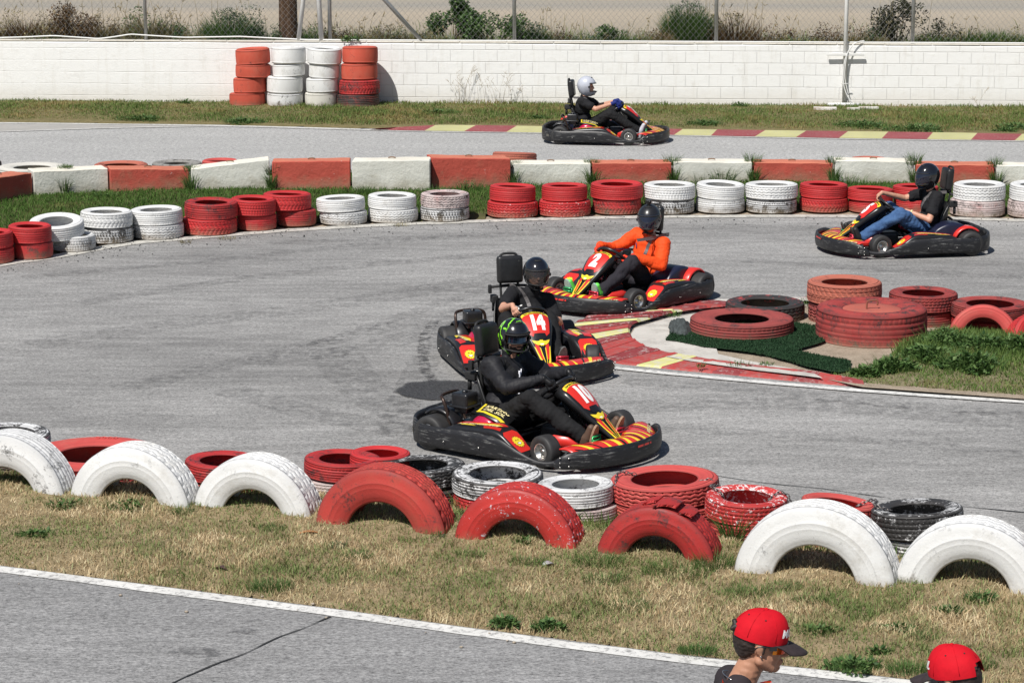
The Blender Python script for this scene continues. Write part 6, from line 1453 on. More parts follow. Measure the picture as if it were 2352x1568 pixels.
def visormat(name, col, alpha, rough=.06):
    s = NT(name, rough, .6); s.out(col); tr = s.n('BsdfTransparent'); s.put(tr, 0, (*[min(1, .6 + .4 * x) for x in col], 1)); mx = s.n('MixShader', {0: alpha}); s.t.links.new(tr.outputs[0], mx.inputs[1]); s.t.links.new(s.b.outputs[0], mx.inputs[2]); s.t.links.new(mx.outputs[0], s.t.nodes['Material Output'].inputs[0]); s.b.inputs['Coat Weight'].default_value = 1.0; return s.m
V_CLEAR = visormat('clear_visor', (.05, .045, .045), .42); V_SMOKE = visormat('smoked_visor', (.012, .014, .03), .80)
HB = plain('helmet_gloss_black', (.008, .008, .011), .12, coat=1.0, spec=.6); HM = plain('helmet_satin_black', (.016, .016, .018), .32, coat=.3); HG = plain('helmet_grey_white', (.44, .46, .52), .35, coat=.3, nz=.05)
s = NT('helmet_green_pattern', .18, .6); c = s.coord(); s.b.inputs['Coat Weight'].default_value = .8
w1 = s.n('TexWave', {'Vector': c, 'Scale': 4.4, 'Distortion': 11.0, 'Detail': 3.0, 'Detail Scale': 2.2}, wave_type='BANDS', bands_direction='DIAGONAL').outputs['Fac']; xs_ = s.n('SeparateXYZ', {0: c}).outputs[0]
k = s.math('MULTIPLY', s.step(w1, .80, .84), s.step(xs_, .065, .04)); gd = s.step(s.noise(c, 30, 3), .6, .66)
HGREEN = s.out(s.mix(k, s.mix(s.math('MULTIPLY', gd, s.math('MULTIPLY', s.step(xs_, .02, -.04), .6)), (.010, .010, .012), (.20, .16, .09)), (.28, .80, .03)))
def head_parts(h, sc=1.0, nose=1.0, jaw=1.0):
    """head centred at origin, face +x; returns parts in head space"""
    return [('e', (-.012, 0, .025), (.098, .077, .092)), ('e', (.02, 0, -.03), (.072, .064, .075)), ('e', (.045, 0, -.072), (.042 * jaw, .040, .035)), ('c', (.080, 0, -.085), .016, (.074, 0, -.092), .016),
            ('c', (.088, 0, .012), .011, (.108 * nose, 0, -.022), .013), ('e', (.098 * nose, 0, -.028), (.014, .019, .010)), ('e', (.094, 0, -.052), (.009, .024, .006)), ('e', (.091, 0, -.063), (.010, .022, .007)),
            ('e', (.060, 0, .028), (.034, .056, .014)), ('e', (.058, .034, -.018), (.026, .022, .022)), ('e', (.058, -.034, -.018), (.026, .022, .022)),
            ('c', (.005, .060, -.05), .022, (.055, .032, -.082), .018), ('c', (.005, -.060, -.05), .022, (.055, -.032, -.082), .018)]
def ear_parts(sd): return [('e', (-.006, .079 * sd, .004), (.017, .008, .026)), ('e', (-.010, .084 * sd, .010), (.018, .005, .021)), ('c', (.0, .078 * sd, -.012), .008, (.002, .078 * sd, -.024), .007)]
def xf(parts, M):
    out = []; m3 = M.to_3x3()
    for q in parts:
        if q[0] == 'c': out.append(('c', M @ Vector(q[1]), q[2], M @ Vector(q[3]), q[4]))
        else:
            e = (m3 @ (Euler(q[3]).to_matrix() if len(q) > 3 else Matrix.Identity(3))).to_euler(); out.append(('e', M @ Vector(q[1]), q[2], e))
    return out
def helmet_shell(full_face=True, key='ff'):
    V = []; F = []; NU, NV = 48, 32
    def pt(az, el, grow=0.0):
        d = Vector((math.cos(el) * math.cos(az), math.cos(el) * math.sin(az), math.sin(el))); x, y, z = d.x * (.150 if d.x > 0 else .155), d.y * .128, d.z * (.152 if d.z > 0 else .178)
        ch = max(0, math.cos(az)) ** 2 * max(0, min(1, (-el + .15) / .7)) * max(0, 1 - max(0, -el - .9) * 1.5)
        x += .034 * ch; y *= 1 - .10 * max(0, -math.sin(el)) - .12 * max(0, -z / .15) * (1 if d.x > 0 else .6)
        if z < 0 and d.x < 0: x *= 1 - .12 * (-z / .15)
        p = Vector((x, y, z)); return p * (1 + grow)
    az_lim, el_lo, el_hi = R(60), R(-27) if full_face else R(-75), R(19)
    idx = {}
    def g(i, j, o):
        k = (i % NU, j, o)
        if k not in idx:
            az = 2 * math.pi * (i + .5) / NU; el = R(90) - (R(90) + R(68)) * j / NV; p = pt(az, el)
            if o: p = p * .93
            idx[k] = len(V); V.append(p)
        return idx[k]
    def hole(i, j):
        az = 2 * math.pi * (i + 1) / NU; az = (az + math.pi) % (2 * math.pi) - math.pi; el = R(90) - R(158) * (j + .5) / NV
        return abs(az) < az_lim - .15 * max(0, (el_lo - el)) and el_lo < el < el_hi
    for i in range(NU):
        for j in range(NV):
            if hole(i, j): continue
            F.append((g(i, j, 0), g(i + 1, j, 0), g(i + 1, j + 1, 0), g(i, j + 1, 0))); F.append((g(i, j, 1), g(i, j + 1, 1), g(i + 1, j + 1, 1), g(i + 1, j, 1)))
            for (a, b, c_, d_) in (((i, j), (i + 1, j), i, j - 1), ((i, j + 1), (i + 1, j + 1), i, j + 1), ((i, j), (i, j + 1), i - 1, j), ((i + 1, j), (i + 1, j + 1), i + 1, j)):
                if (0 <= d_ < NV and hole(c_, d_)) or d_ == NV: F.append((g(*a, 0), g(*b, 0), g(*b, 1), g(*a, 1)))
    me = mesh('helmet', V, F, True); bm = bmesh.new(); bm.from_mesh(me); bmesh.ops.recalc_face_normals(bm, faces=bm.faces[:]); bm.to_mesh(me); bm.free()
    # visor
    V = []; F = []; n, m = 26, 10
    for i in range(n + 1):
        for j in range(m + 1):
            az = -R(68) + R(136) * i / n; el = R(-30) + R(54) * j / m * (1 - .0 * abs(az)); V.append(pt(az, el, .018))
    for i in range(n):
        for j in range(m): F.append((i * (m + 1) + j, (i + 1) * (m + 1) + j, (i + 1) * (m + 1) + j + 1, i * (m + 1) + j + 1))
    vm = mesh('visor', V, F, True)
    mb = MB()
    mb.tube([pt(R(a), R(-27) - (0 if full_face else R(0)), .02) for a in range(-66, 67, 6)], .006, 6)
    mb.tube([pt(R(a), R(19 - .02 * abs(a)), .022) for a in range(-66, 67, 6)], .007, 6)
    if full_face: mb.tube([pt(R(a), R(-48), .012) for a in range(-40, 41, 8)], .006, 6)
    for sd in (1, -1): mb.sphere(pt(R(70) * sd, R(-2), .015), (.018, .010, .018), 10)
    mb.tube([pt(R(a), R(60), .008) for a in range(-30, 31, 6)], .007, 6)
    tr_ = mb.mesh('trim'); return me, vm, tr_
FFM = helmet_shell(True); OFM = helmet_shell(False)
def rimpt(phi): return WHC + Vector((0, 1, 0)) * math.cos(phi) * WRAD * 1.03 + WA * math.sin(phi) * WRAD
def hand_parts(phi, wrist, grow=0.0):
    """fingers closed round the steering rim at angle phi"""
    c = rimpt(phi); T = (-Vector((0, 1, 0)) * math.sin(phi) + WA * math.cos(phi)).normalized(); E = (c - WHC).normalized(); N = WN if WN.dot(wrist - c) > 0 else -WN; P_ = []
    def ring(a, off, rad): return c + T * off + (N * math.cos(a) + E * math.sin(a)) * rad
    palm0 = ring(R(55), 0, .040); P_.append(('c', wrist, .024 + grow, palm0, .026 + grow)); P_.append(('c', ring(R(50), .026, .037), .017 + grow, ring(R(50), -.026, .037), .016 + grow))
    for k, (off, r_, l) in enumerate(((.033, .0085, .95), (.011, .009, 1.0), (-.011, .0088, .97), (-.032, .0078, .85))):
        pts = [ring(R(60), off, .034), ring(R(115), off * 1.02, .031 * l + .002), ring(R(175), off * 1.03, .028), ring(R(235), off, .027)]
        for a, b in zip(pts[:-1], pts[1:]): P_.append(('c', a, r_ + grow, b, r_ * .92 + grow))
    th = [ring(R(30), .030, .036), ring(R(-15), .036, .034), ring(R(-60), .030, .030)]
    for a, b in zip(th[:-1], th[1:]): P_.append(('c', a, .0105 + grow, b, .009 + grow))
    return P_
def shoe(ankle, toe_up, sd, m_up, m_sole, parent, label=None):
    """foot on the pedals: heel low, toes up, sole facing forward"""
    a = Vector(ankle); heel = a + Vector((.015, 0, -.085)); toe = heel + Vector((.075, sd * .02, .225)) if toe_up else heel + Vector((.22, 0, .0))
    up = (toe - heel).normalized(); fwd = Vector((up.z, 0, -up.x)).normalized()
    ps = [('c', a + Vector((0, 0, .02)), .042, heel + fwd * -.005, .040), ('c', heel, .036, heel.lerp(toe, .5) - fwd * .012, .042), ('c', heel.lerp(toe, .5) - fwd * .008, .042, toe - up * .03, .032), ('c', a, .042, heel.lerp(toe, .45) - fwd * .02, .042)]
    s_ = link('shoe', remesh('shoe', ps, .006, 2), parent, m_up)
    V = []; n = 24
    for k in range(n):
        t = 2 * math.pi * k / n; u = math.cos(t); w_ = math.sin(t); L = (toe - heel).length / 2 + .022; wd = .040 * (1 + .18 * u) * (1 - .25 * max(0, -u))
        V.append(heel.lerp(toe, .5) + up * u * L + Vector((0, 1, 0)) * w_ * wd + fwd * .034)
    Vb = [v + fwd * .018 for v in V]; me = mesh('sole', V + Vb, [tuple(range(n)), tuple(n + k for k in range(n))[::-1]] + [(k, (k + 1) % n, n + (k + 1) % n, n + k) for k in range(n)])
    bm = bmesh.new(); bm.from_mesh(me); bmesh.ops.recalc_face_normals(bm, faces=bm.faces[:]); bm.to_mesh(me); bm.free(); link('sole', me, s_, m_sole); return s_
def bvh_snap(me, p, d=Vector((-1, 0, -.1)), lift=.004):
    bv = cached(('bvh', id(me)), lambda: BVHTree.FromPolygons([v.co for v in me.vertices], [q.vertices for q in me.polygons])); h = bv.ray_cast(Vector(p) - d.normalized() * .3, d.normalized(), 1); return (h[0] - d.normalized() * lift) if h[0] else Vector(p)
def driver(num, label, top, topm, legs, gloves, shoem, solem, helmet, headyaw=0, lean=0.0, headpitch=4, skin=None, phiL=12, phiR=168, big=1.0, sleeve='short', ffull=True, visor=None, knees=(.24, .24), seed=1, sit=0.0):
    (kx, ky), hd = KARTS[num]; root = empty('person', (kx, ky, .004), R(hd), label, 'person', 'kart drivers'); skin = skin or SKIN
    b = big; ly = lean; hip = [(-.33, .085 * sd * b, .185) for sd in (1, -1)]; kn = [(.085, knees[0] , .455), (.085, -knees[1], .455)]; an = [(.535, .165, .165), (.535, -.165, .165)]
    sh = [Vector((-.37, .175 * b + ly, .630 - ly * .3)), Vector((-.37, -.175 * b + ly, .630 + ly * .3))]; neck = Vector((-.365, ly * 1.1, .695)); hc = Vector((-.31, ly * 1.35, .855))
    chest = Vector((-.38, ly * .8, .52)); belly = Vector((-.36, ly * .3, .32))
    for q in sh + [neck, hc, chest]: q.z += sit
    wr = []; el = []
    for i, phi in enumerate((R(phiL), R(phiR))):
        c = rimpt(phi); E = (c - WHC).normalized(); w_ = c + (WN * .055 + E * .045) + (sh[i] - c).normalized() * .035; wr.append(w_)
        mid = sh[i].lerp(w_, .5); d = (w_ - sh[i]).length; sag = math.sqrt(max(.01, (.30 ** 2) - (d / 2) ** 2)) if d < .6 else .05
        e_ = mid + Vector((-.25, (.65 if i == 0 else -.65), -.75)).normalized() * sag; el.append(e_)
    M = Matrix.Translation(hc) @ Euler((0, R(headpitch), R(headyaw))).to_matrix().to_4x4()
    body = [('e', belly, (.105 * b, .145 * b, .14)), ('e', chest, (.10 * b, .155 * b, .15)), ('c', neck - Vector((.005, 0, .04)), .056, hc + Vector((-.015, 0, -.05)), .052), ('c', sh[0], .052, sh[1], .052), ('e', (-.33, ly * .1, .19), (.12, .15 * b, .09))]
    for i in (0, 1):
        body += [('c', sh[i], .052 * b, el[i], .040), ('c', el[i], .040, wr[i], .025), ('c', hip[i], .082 * b, kn[i], .058), ('c', kn[i], .055, an[i], .038)]; body += hand_parts(R((phiL, phiR)[i]), wr[i])
    body += xf(head_parts(None), M)
    link('body', remesh('body', body, .0065, 2), root, skin)
    # top
    up = [('e', belly, (.125 * b, .165 * b, .15)), ('e', chest, (.118 * b, .175 * b, .165)), ('c', sh[0], .066 * b, sh[1], .066 * b), ('e', (-.345, ly * .1, .215), (.125 * b, .165 * b, .08)), ('c', neck - Vector((0, 0, .05)), .068, neck - Vector((.0, 0, .005)), .058)]
    for i in (0, 1):
        if sleeve == 'short':
            e2 = sh[i].lerp(el[i], .62); up += [('c', sh[i], .072 * b, e2, .070)]
        else:
            if i == 0: up.append(('c', neck - Vector((0, 0, .02)), .066, neck + Vector((.008, 0, .035)), .060))
            w2 = el[i].lerp(wr[i], .93); up += [('c', sh[i], .076 * b, el[i], .066), ('c', el[i], .066, w2, .044)]
    tp_ = link(top, remesh(top, up, .007, 2, None, .018, 7, seed), root, topm)
    lg = [('e', (-.325, ly * .05, .185), (.135, .165 * b, .085))]
    for i in (0, 1): lg += [('c', hip[i], .100 * b, kn[i], .080), ('c', kn[i], .078, Vector(an[i]) + Vector((-.03, 0, .035)), .062)]
    link('trousers', remesh('trousers', lg, .007, 2, None, .018, 7, seed + 3), root, legs)
    if gloves:
        for i in (0, 1): link('glove', remesh('glove', hand_parts(R((phiL, phiR)[i]), wr[i], .0035) + [('c', wr[i], .032, wr[i].lerp(el[i], .18), .034)], .005, 1), root, gloves)
    for sd in (1, -1): shoe(an[0 if sd > 0 else 1], True, sd, shoem, solem, root)
    me, vm, tr_ = FFM if ffull else OFM
    h_ = link('helmet', me, root, helmet); h_.matrix_local = M @ Matrix.Translation((-.008, 0, .012)); link('trim', tr_, h_, BLKM)
    if visor: link('visor', vm, h_, visor)
    # eyes and brows
    eb = MB(); 
    for sd in (1, -1): eb.sphere(M @ Vector((.086, .031 * sd, .006)), (.010, .012, .008), 8)
    eb.obj('eyes', plain('eye_dark', (.03, .02, .018), .2), root)
    # lap and shoulder belt
    g = ly; bs = [(-.50, -.16 + g, .69), (-.37, -.13 + g, .672), (-.275, -.05 + g, .56), (-.255, .04 + g * .6, .44), (-.26, .12 + g * .2, .30), (-.30, .19, .18)]
    if num == 5 or num == 2: bs = [(x, -y + 2 * g, z) if i < 4 else (x, -y, z) for i, (x, y, z) in enumerate(bs)]
    c = [tuple(bvh_snap(tp_.data, (0, p[1], p[2] + .02), Vector((-1, 0, 0)), .006)) if (p[2] < .665 and p[2] > .30) else tuple(p) for p in crom(bs, 6)]; V = []; Fb = []
    for i, p in enumerate(c):
        p = Vector(p); t = (Vector(c[min(i + 1, len(c) - 1)]) - Vector(c[max(i - 1, 0)])).normalized(); n_ = (p - Vector((-.38, g, p.z))).normalized(); s_ = t.cross(n_).normalized() * .017; V += [p - s_, p + s_, p + s_ - n_ * .004, p - s_ - n_ * .004]
        if i: o = 4 * i; Fb += [(o - 4 + k, o + k, o + (k + 1) % 4, o - 4 + (k + 1) % 4) for k in range(4)]
    sb = mesh('seat_belt', V, Fb); bm = bmesh.new(); bm.from_mesh(sb); bmesh.ops.recalc_face_normals(bm, faces=bm.faces[:]); bm.to_mesh(sb); bm.free(); link('seat_belt', sb, root, STRAP if num != 10 else BLKM)
    return root, M, tp_, h_, wr, el
SOLEG = plain('grey_sole', (.10, .10, .10), .8, nz=.3, scale=60, bump=.5); SOLET = plain('tan_sole', (.30, .19, .12), .8, nz=.3, scale=60, bump=.4); SOLEM = plain('mint_sole', (.30, .45, .40), .7, nz=.1, scale=60); SHB = plain('black_shoe', (.015, .015, .015), .6); SHG = plain('neon_green_shoe', (.15, .75, .10), .5); SHW = plain('white_sock_shoe', (.5, .5, .55), .7); SHBR = plain('brown_shoe', (.10, .06, .04), .6)
# kart 10
r10, M10, t10, h10, w10, e10 = driver(10, 'driver in black jacket and neon green patterned open helmet in kart 10', 'jacket', JKT, TRB, GLK, SHBR, SOLET, HGREEN, headyaw=-28, big=1.26, lean=.04, sleeve='long', ffull=False, knees=(.20, .27), seed=2, phiL=25, phiR=150, headpitch=6)
BEARD = plain('dark_beard', (.03, .02, .015), .9)
link('beard', remesh('beard', xf([('e', (.060, 0, -.075), (.040, .047, .036)), ('c', (.02, .058, -.045), .020, (.06, .034, -.085), .022), ('c', (.02, -.058, -.045), .020, (.06, -.034, -.085), .022), ('e', (.098, 0, -.046), (.012, .026, .007))], M10), .005, 1), r10, BEARD)
gog = MB(); V = []; n = 16
for i in range(n + 1):
    a = R(-62 + 124 * i / n); 
    for z in (-.018, .035): V.append(M10 @ Vector((.012 + .108 * math.cos(a), .098 * math.sin(a), z + .004)))
gog.add(V, [(2 * i, 2 * i + 2, 2 * i + 3, 2 * i + 1) for i in range(n)], True); gg = gog.obj('goggles', plain('mirrored_lens', (.05, .09, .15), .08, .85), r10)
MB().tube([M10 @ Vector((.012 + .112 * math.cos(R(a)), .102 * math.sin(R(a)), .041)) for a in range(-62, 63, 8)], .007, 6).tube([M10 @ Vector((.012 + .112 * math.cos(R(a)), .102 * math.sin(R(a)), -.016)) for a in range(-62, 63, 8)], .006, 6).obj('frame', BLKM, gg)
# peak on the open helmet
V = []; 
for i in range(13):
    a = R(-55 + 110 * i / 12)
    for k, (r_, z) in enumerate(((.145, .066), (.185, .056), (.185, .048), (.145, .058))): V.append(Vector((.0 + r_ * math.cos(a), (r_ - .015) * math.sin(a), z)))
pk = mesh('peak', V, [(4 * i + k, 4 * i + 4 + k, 4 * i + 4 + (k + 1) % 4, 4 * i + (k + 1) % 4) for i in range(12) for k in range(4)], True); bpy.data.meshes.remove(pk)
zp = [(-.262, .02, .60), (-.235, .012, .53), (-.215, .01, .45), (-.20, .005, .36), (-.205, 0, .28)]
WZ = plain('zip_white', (.75, .76, .82), .5); NVB = plain('navy_trim', (.02, .03, .14), .6)
c = [bvh_snap(t10.data, p) for p in crom([(0, .03, .62), (0, .022, .55), (0, .015, .47), (0, .008, .38), (0, .0, .28)], 5)]
MB().tube(c, .009, 5).obj('zip', WZ, r10)
MB().tube([bvh_snap(t10.data, (0, .06, .63)), bvh_snap(t10.data, (0, .045, .60)), bvh_snap(t10.data, (0, .03, .57))], .006, 5).obj('collar_trim', WZ, r10)
for (dy, dz) in ((0, 0), (.012, .012)):
    V, F = poly2d([[(-.02, -.008), (.02, -.008), (.005, .018)]], .01); link('chest_emblem', mesh('e', [bvh_snap(t10.data, (0, -.10 + x + dy, .555 + y + dz * .3), lift=.006) for x, y, _ in V], F), r10, WZ)
# kart 14
r14, M14, t14, h14, w14, e14 = driver(14, 'driver in black tee shirt and glossy black full helmet in kart 14', 'shirt', JBLK, TRB, None, SHB, SOLEG, HB, headyaw=-4, visor=V_CLEAR, big=1.0, lean=.145, sit=-.045, seed=5, phiL=-28, phiR=148, knees=(.21, .20))
for pl in ([[(-.05, -.008), (.05, .02), (.05, .03), (-.05, .004)], [(-.01, -.07), (.045, -.04), (.045, -.032), (-.01, -.06)], [(.01, -.08), (.02, -.08), (.032, -.035), (.022, -.035)], [(-.07, .0), (-.06, .0), (-.05, .045), (-.06, .045)]],):
    V, F = poly2d(pl, .012); link('shirt_print', mesh('p', [bvh_snap(t14.data, (0, x, .53 + y), lift=.005) for x, y, _ in V], F), r14, KWHT)
TAT = plain('tattoo_ink', (.10, .075, .07), .6, nz=.4, scale=40)
a_, b_ = e14[0].lerp(w14[0], .25), e14[0].lerp(w14[0], .8); MB().tube([a_, a_.lerp(b_, .5), b_], [.0405, .036, .030], 12, caps=False).obj('tattoo', TAT, r14)
# kart 2
r2, M2, t2, h2, w2, e2 = driver(2, 'driver in orange jacket and black helmet with small camera in kart 2', 'jacket', ORG, TRG, GLO, SHG, SOLEM, HM, headyaw=28, visor=V_SMOKE, sleeve='long', seed=9, lean=.10, phiL=-18, phiR=160, big=1.02, knees=(.22, .22))
cm_ = MB().box((.03, 0, .187), (.045, .062, .042), bev=.005).box((.02, 0, .158), (.05, .03, .02), bev=.004).tube([(.05, .012, .190), (.062, .012, .190)], .012, 10).obj('action_camera', BLK, h2)
V, F = poly2d([[(-.03, 0), (-.02, .006), (-.005, 0), (.01, .006), (.03, .004), (.01, -.002), (-.005, -.007), (-.02, -.001)]], .012); link('chest_emblem', mesh('p', [bvh_snap(t2.data, (0, -.10 + x, .55 + y), lift=.005) for x, y, _ in V], F), r2, NVB)
c = [bvh_snap(t2.data, p) for p in ((0, -.02, .62), (0, -.015, .59), (0, -.01, .56))]; MB().tube(c, .005, 5).obj('zip', NVB, r2)
for i in (0, 1): MB().tube([w2[i].lerp(e2[i], .16), w2[i].lerp(e2[i], .20)], .037, 12).obj('cuff_band', KWHT, r2)
# kart 5
r5, M5, t5, h5, w5, e5 = driver(5, 'driver in black tee shirt and blue jeans in kart 5', 'shirt', JBLK, JEAN, None, SHB, SHB, HB, headyaw=18, visor=V_SMOKE, seed=12, phiL=-35, phiR=110, big=1.05)
MB().tube([w5[0].lerp(e5[0], .20), w5[0].lerp(e5[0], .26)], .034, 12).obj('watch', KCRM, r5)
for s_txt, z, sz in (('+', .075, .03),):
    V, F = poly2d([circ(0, 0, .010, 10), [(-.028, -.026), (.028, -.026), (.028, -.018), (-.028, -.018)]], .01); link('helmet_emblem', mesh('p', [bvh_snap(h5.data, (.3, .075 + x * .8, .060 + y), Vector((-1, -.45, -.1)), .003) for x, y, _ in V], F), h5, KWHT)
# far kart
r7, M7, t7, h7, w7, e7 = driver(7, 'driver in black shirt and pale grey helmet on the far track', 'shirt', JBLK, TRB, GLB, SHW, SHB, HG, headyaw=0, seed=15, phiL=35, phiR=145)
for pl, m_ in (([[(-.05, -.03), (.0, -.03), (.0, .03), (-.05, .03)]], KRED), ([[(-.0, -.01), (.04, -.01), (.04, .03), (.0, .03)]], KYEL)):
    V, F = poly2d(pl, .012); link('shirt_print', mesh('p', [bvh_snap(t7.data, (0, -.06 + x, .52 + y), Vector((-1, .5, 0)), .006) for x, y, _ in V], F), r7, m_)
for sd in (1, -1): MB().tube([(.50, .165 * sd, .20), (.53, .165 * sd, .135)], [.052, .048], 12).obj('sock', KWHT, r7)
# ================================================================== spectators in the foreground
CAPR = plain('cap_red', (.50, .005, .014), .8, nz=.10, scale=30, bump=.5, spec=.2); CAPB = plain('cap_brim', (.030, .020, .022), .75, nz=.3, scale=50); HAIR = plain('dark_hair', (.022, .013, .010), .6, nz=.5, scale=50, bump=.8); POLO = cloth('polo_dark', (.032, .026, .030), .9)
def cap_mesh():
    V = []; F = []; NU, NV = 48, 14
    for j in range(NV + 1):
        el = R(90) - R(96) * j / NV
        for i in range(NU):
            az = 2 * math.pi * i / NU; seam = 1 - .012 * (abs(math.sin(az * 3)) < .12) * (j > 0); front = max(0, math.cos(az)) ** 1.5
            x = .108 * math.cos(el) * math.cos(az) * seam * (1 + .04 * front * math.sin(el)); y = .088 * math.cos(el) * math.sin(az) * seam; z = .108 * math.sin(el) + .014 * front * math.sin(max(el, 0)) * math.cos(el) * 2
            if math.cos(az) < -.72 and el < R(22): z = z + .0
            V.append((x, y, z))
    for j in range(NV):
        for i in range(NU):
            az = 2 * math.pi * (i + .5) / NU; el = 90 - 96 * (j + .5) / NV
            if math.cos(az) < -.92 and el < 24 * math.sqrt(max(0, 1 - (math.sin(az) / .44) ** 2)): continue      # strap opening at the back
            F.append((j * NU + i, j * NU + (i + 1) % NU, (j + 1) * NU + (i + 1) % NU, (j + 1) * NU + i))
    return mesh('cap', V, F, True)
def brim_mesh():
    V = []; F = []; n, m = 20, 7
    for lay in (0, 1):
        for i in range(n + 1):
            a = R(-58 + 116 * i / n); ix, iy = .106 * math.cos(a), .087 * math.sin(a); L = .086 * math.cos(a * .9) ** .55
            for k in range(m + 1):
                t = k / m; x = ix + L * t; y = iy * (1 - .08 * t); z = -.004 - .9 * (y * y) * (1.6) * (.4 + .6 * t) - .020 * t * t - lay * .005; V.append((x, y, z))
    o = (n + 1) * (m + 1)
    for i in range(n):
        for k in range(m):
            a = i * (m + 1) + k; F.append((a, a + m + 1, a + m + 2, a + 1)); F.append((o + a, o + a + 1, o + a + m + 2, o + a + m + 1))
        a = i * (m + 1) + m; F.append((a, a + m + 1, o + a + m + 1, o + a))
    for k in range(m): F.append((k, k + 1, o + k + 1, o + k)); a = n * (m + 1) + k; F.append((a, o + a, o + a + 1, a + 1))
    return mesh('brim', V, F, True)
CAPM, BRIM = cap_mesh(), brim_mesh()
def stander(pos, yaw, Hh, label, pitch, lens, stripe, headyaw=0, skin=SKT, bun=False):
    """standing person facing +x locally, eyes at Hh"""
    root = empty('person', pos, yaw, label, 'person', None); k = Hh / 1.66
    hc = Vector((.035, 0, Hh)); M = Matrix.Translation(hc) @ Euler((0, R(pitch), R(headyaw))).to_matrix().to_4x4(); nb = Vector((-.050, 0, Hh - .145)); sh = [Vector((-.06, .185, Hh - .215)), Vector((-.06, -.185, Hh - .215))]
    hip = [Vector((-.02, .09, .92 * k)), Vector((-.02, -.09, .92 * k))]; kn = [Vector((.01, .10, .50 * k)), Vector((.02, -.10, .50 * k))]; an = [Vector((-.02, .10, .08)), Vector((-.01, -.11, .08))]; el = [sh[0] + Vector((-.02, .06, -.28)), sh[1] + Vector((-.02, -.06, -.28))]; wr = [el[0] + Vector((.09, .0, -.24)), el[1] + Vector((.09, .0, -.24))]
    body = [('c', nb - Vector((0, 0, .04)), .060, hc + Vector((-.025, 0, -.06)), .054), ('e', (-.03, 0, 1.25 * k), (.10, .15, .19)), ('e', (-.02, 0, .98 * k), (.10, .15, .14)), ('c', sh[0], .052, sh[1], .052), ('c', nb - Vector((0, -.03, .02)), .045, sh[0], .045), ('c', nb - Vector((0, .03, .02)), .045, sh[1], .045)]
    for i in (0, 1):
        sg = 1 if i == 0 else -1
        body += [('c', sh[i], .052, el[i], .040), ('c', el[i], .040, wr[i], .026), ('c', hip[i], .085, kn[i], .060), ('c', kn[i], .058, an[i], .040)]
        pm = wr[i] + Vector((.03, 0, -.075)); body.append(('c', wr[i], .025, pm, .028))
        for q, (dx, l) in enumerate(((.030, .072), (.010, .080), (-.010, .076), (-.028, .060))):
            b0_ = pm + Vector((dx, 0, -.02)); b1_ = b0_ + Vector((.006, -.006 * sg, -l * .5)); b2_ = b1_ + Vector((.0, -.020 * sg, -l * .45)); body += [('c', b0_, .0095, b1_, .009), ('c', b1_, .009, b2_, .008)]
        body += [('c', wr[i] + Vector((.035, 0, -.03)), .012, wr[i] + Vector((.065, -.01 * sg, -.075)), .010)]
    body += xf(head_parts(None), M) + xf(ear_parts(1) + ear_parts(-1), M)
    link('body', remesh('body', body, .0048, 1), root, skin)
    up = [('e', (-.03, 0, 1.22 * k), (.125, .175, .24)), ('e', (-.02, 0, .98 * k), (.125, .175, .14)), ('c', sh[0], .068, sh[1], .068), ('c', nb - Vector((0, -.03, .020)), .056, sh[0], .064), ('c', nb - Vector((0, .03, .020)), .056, sh[1], .064)]
    for i in (0, 1): up += [('c', sh[i], .068, sh[i].lerp(el[i], .8), .066)]
    pol = link('polo_shirt', remesh('polo', up, .007, 2, None, .006, 9, 3), root, POLO)
    V = []; n = 28      # collar
    for j, (r_, z) in enumerate(((.072, -.055), (.066, -.028), (.062, -.012), (.058, -.012), (.062, -.03))):
        for i in range(n): a = 2 * math.pi * i / n; V.append((nb.x + .005 + r_ * 1.02 * math.cos(a), r_ * 1.0 * math.sin(a), nb.z + z - .020 * math.cos(a)))
    link('collar', mesh('collar', V, [(j * n + i, j * n + (i + 1) % n, (j + 1) * n + (i + 1) % n, (j + 1) * n + i) for j in range(4) for i in range(n)], True), pol, POLO)
    lg = [('e', (-.02, 0, .93 * k), (.125, .165, .11))]
    for i in (0, 1): lg += [('c', hip[i], .095, kn[i], .075), ('c', kn[i], .075, an[i], .058)]
    link('trousers', remesh('trousers', lg, .009, 2, None, .01, 9, 4), root, TRB)
    for i in (0, 1): link('shoe', remesh('shoe', [('c', an[i] + Vector((-.03, 0, -.03)), .042, an[i] + Vector((.10, 0, -.045)), .036), ('c', an[i] + Vector((.10, 0, -.045)), .036, an[i] + Vector((.16, 0, -.05)), .028)], .007, 1), root, SHB)
    # hair under the cap
    hp = [('e', (-.034, 0, .018), (.081, .0775, .077)), ('e', (-.055, 0, -.024), (.044, .060, .042)), ('c', (.008, .074, .02), .012, (.006, .076, -.012), .008), ('c', (.008, -.074, .02), .012, (.006, -.076, -.012), .008)]
    if bun: hp += [('e', (-.108, 0, .055), (.020, .020, .022)), ('e', (-.118, .01, .075), (.010, .010, .010)), ('e', (-.122, -.01, .05), (.009, .010, .012))]
    hm = remesh('hair', xf(hp, M), .0045, 1, None, .0035, 60, 7); link('hair', hm, root, HAIR)
    cp = link('cap', CAPM, root, CAPR); cp.matrix_local = M @ Matrix.Translation((-.008, 0, .038)) @ Matrix.Rotation(R(4), 4, 'Y') @ Matrix.Diagonal((1.06, 1.05, 1.02, 1))
    link('brim', BRIM, cp, CAPB); MB().sphere((0, 0, .109), (.009, .009, .005), 10).obj('button', CAPR, cp)
    mb = MB()
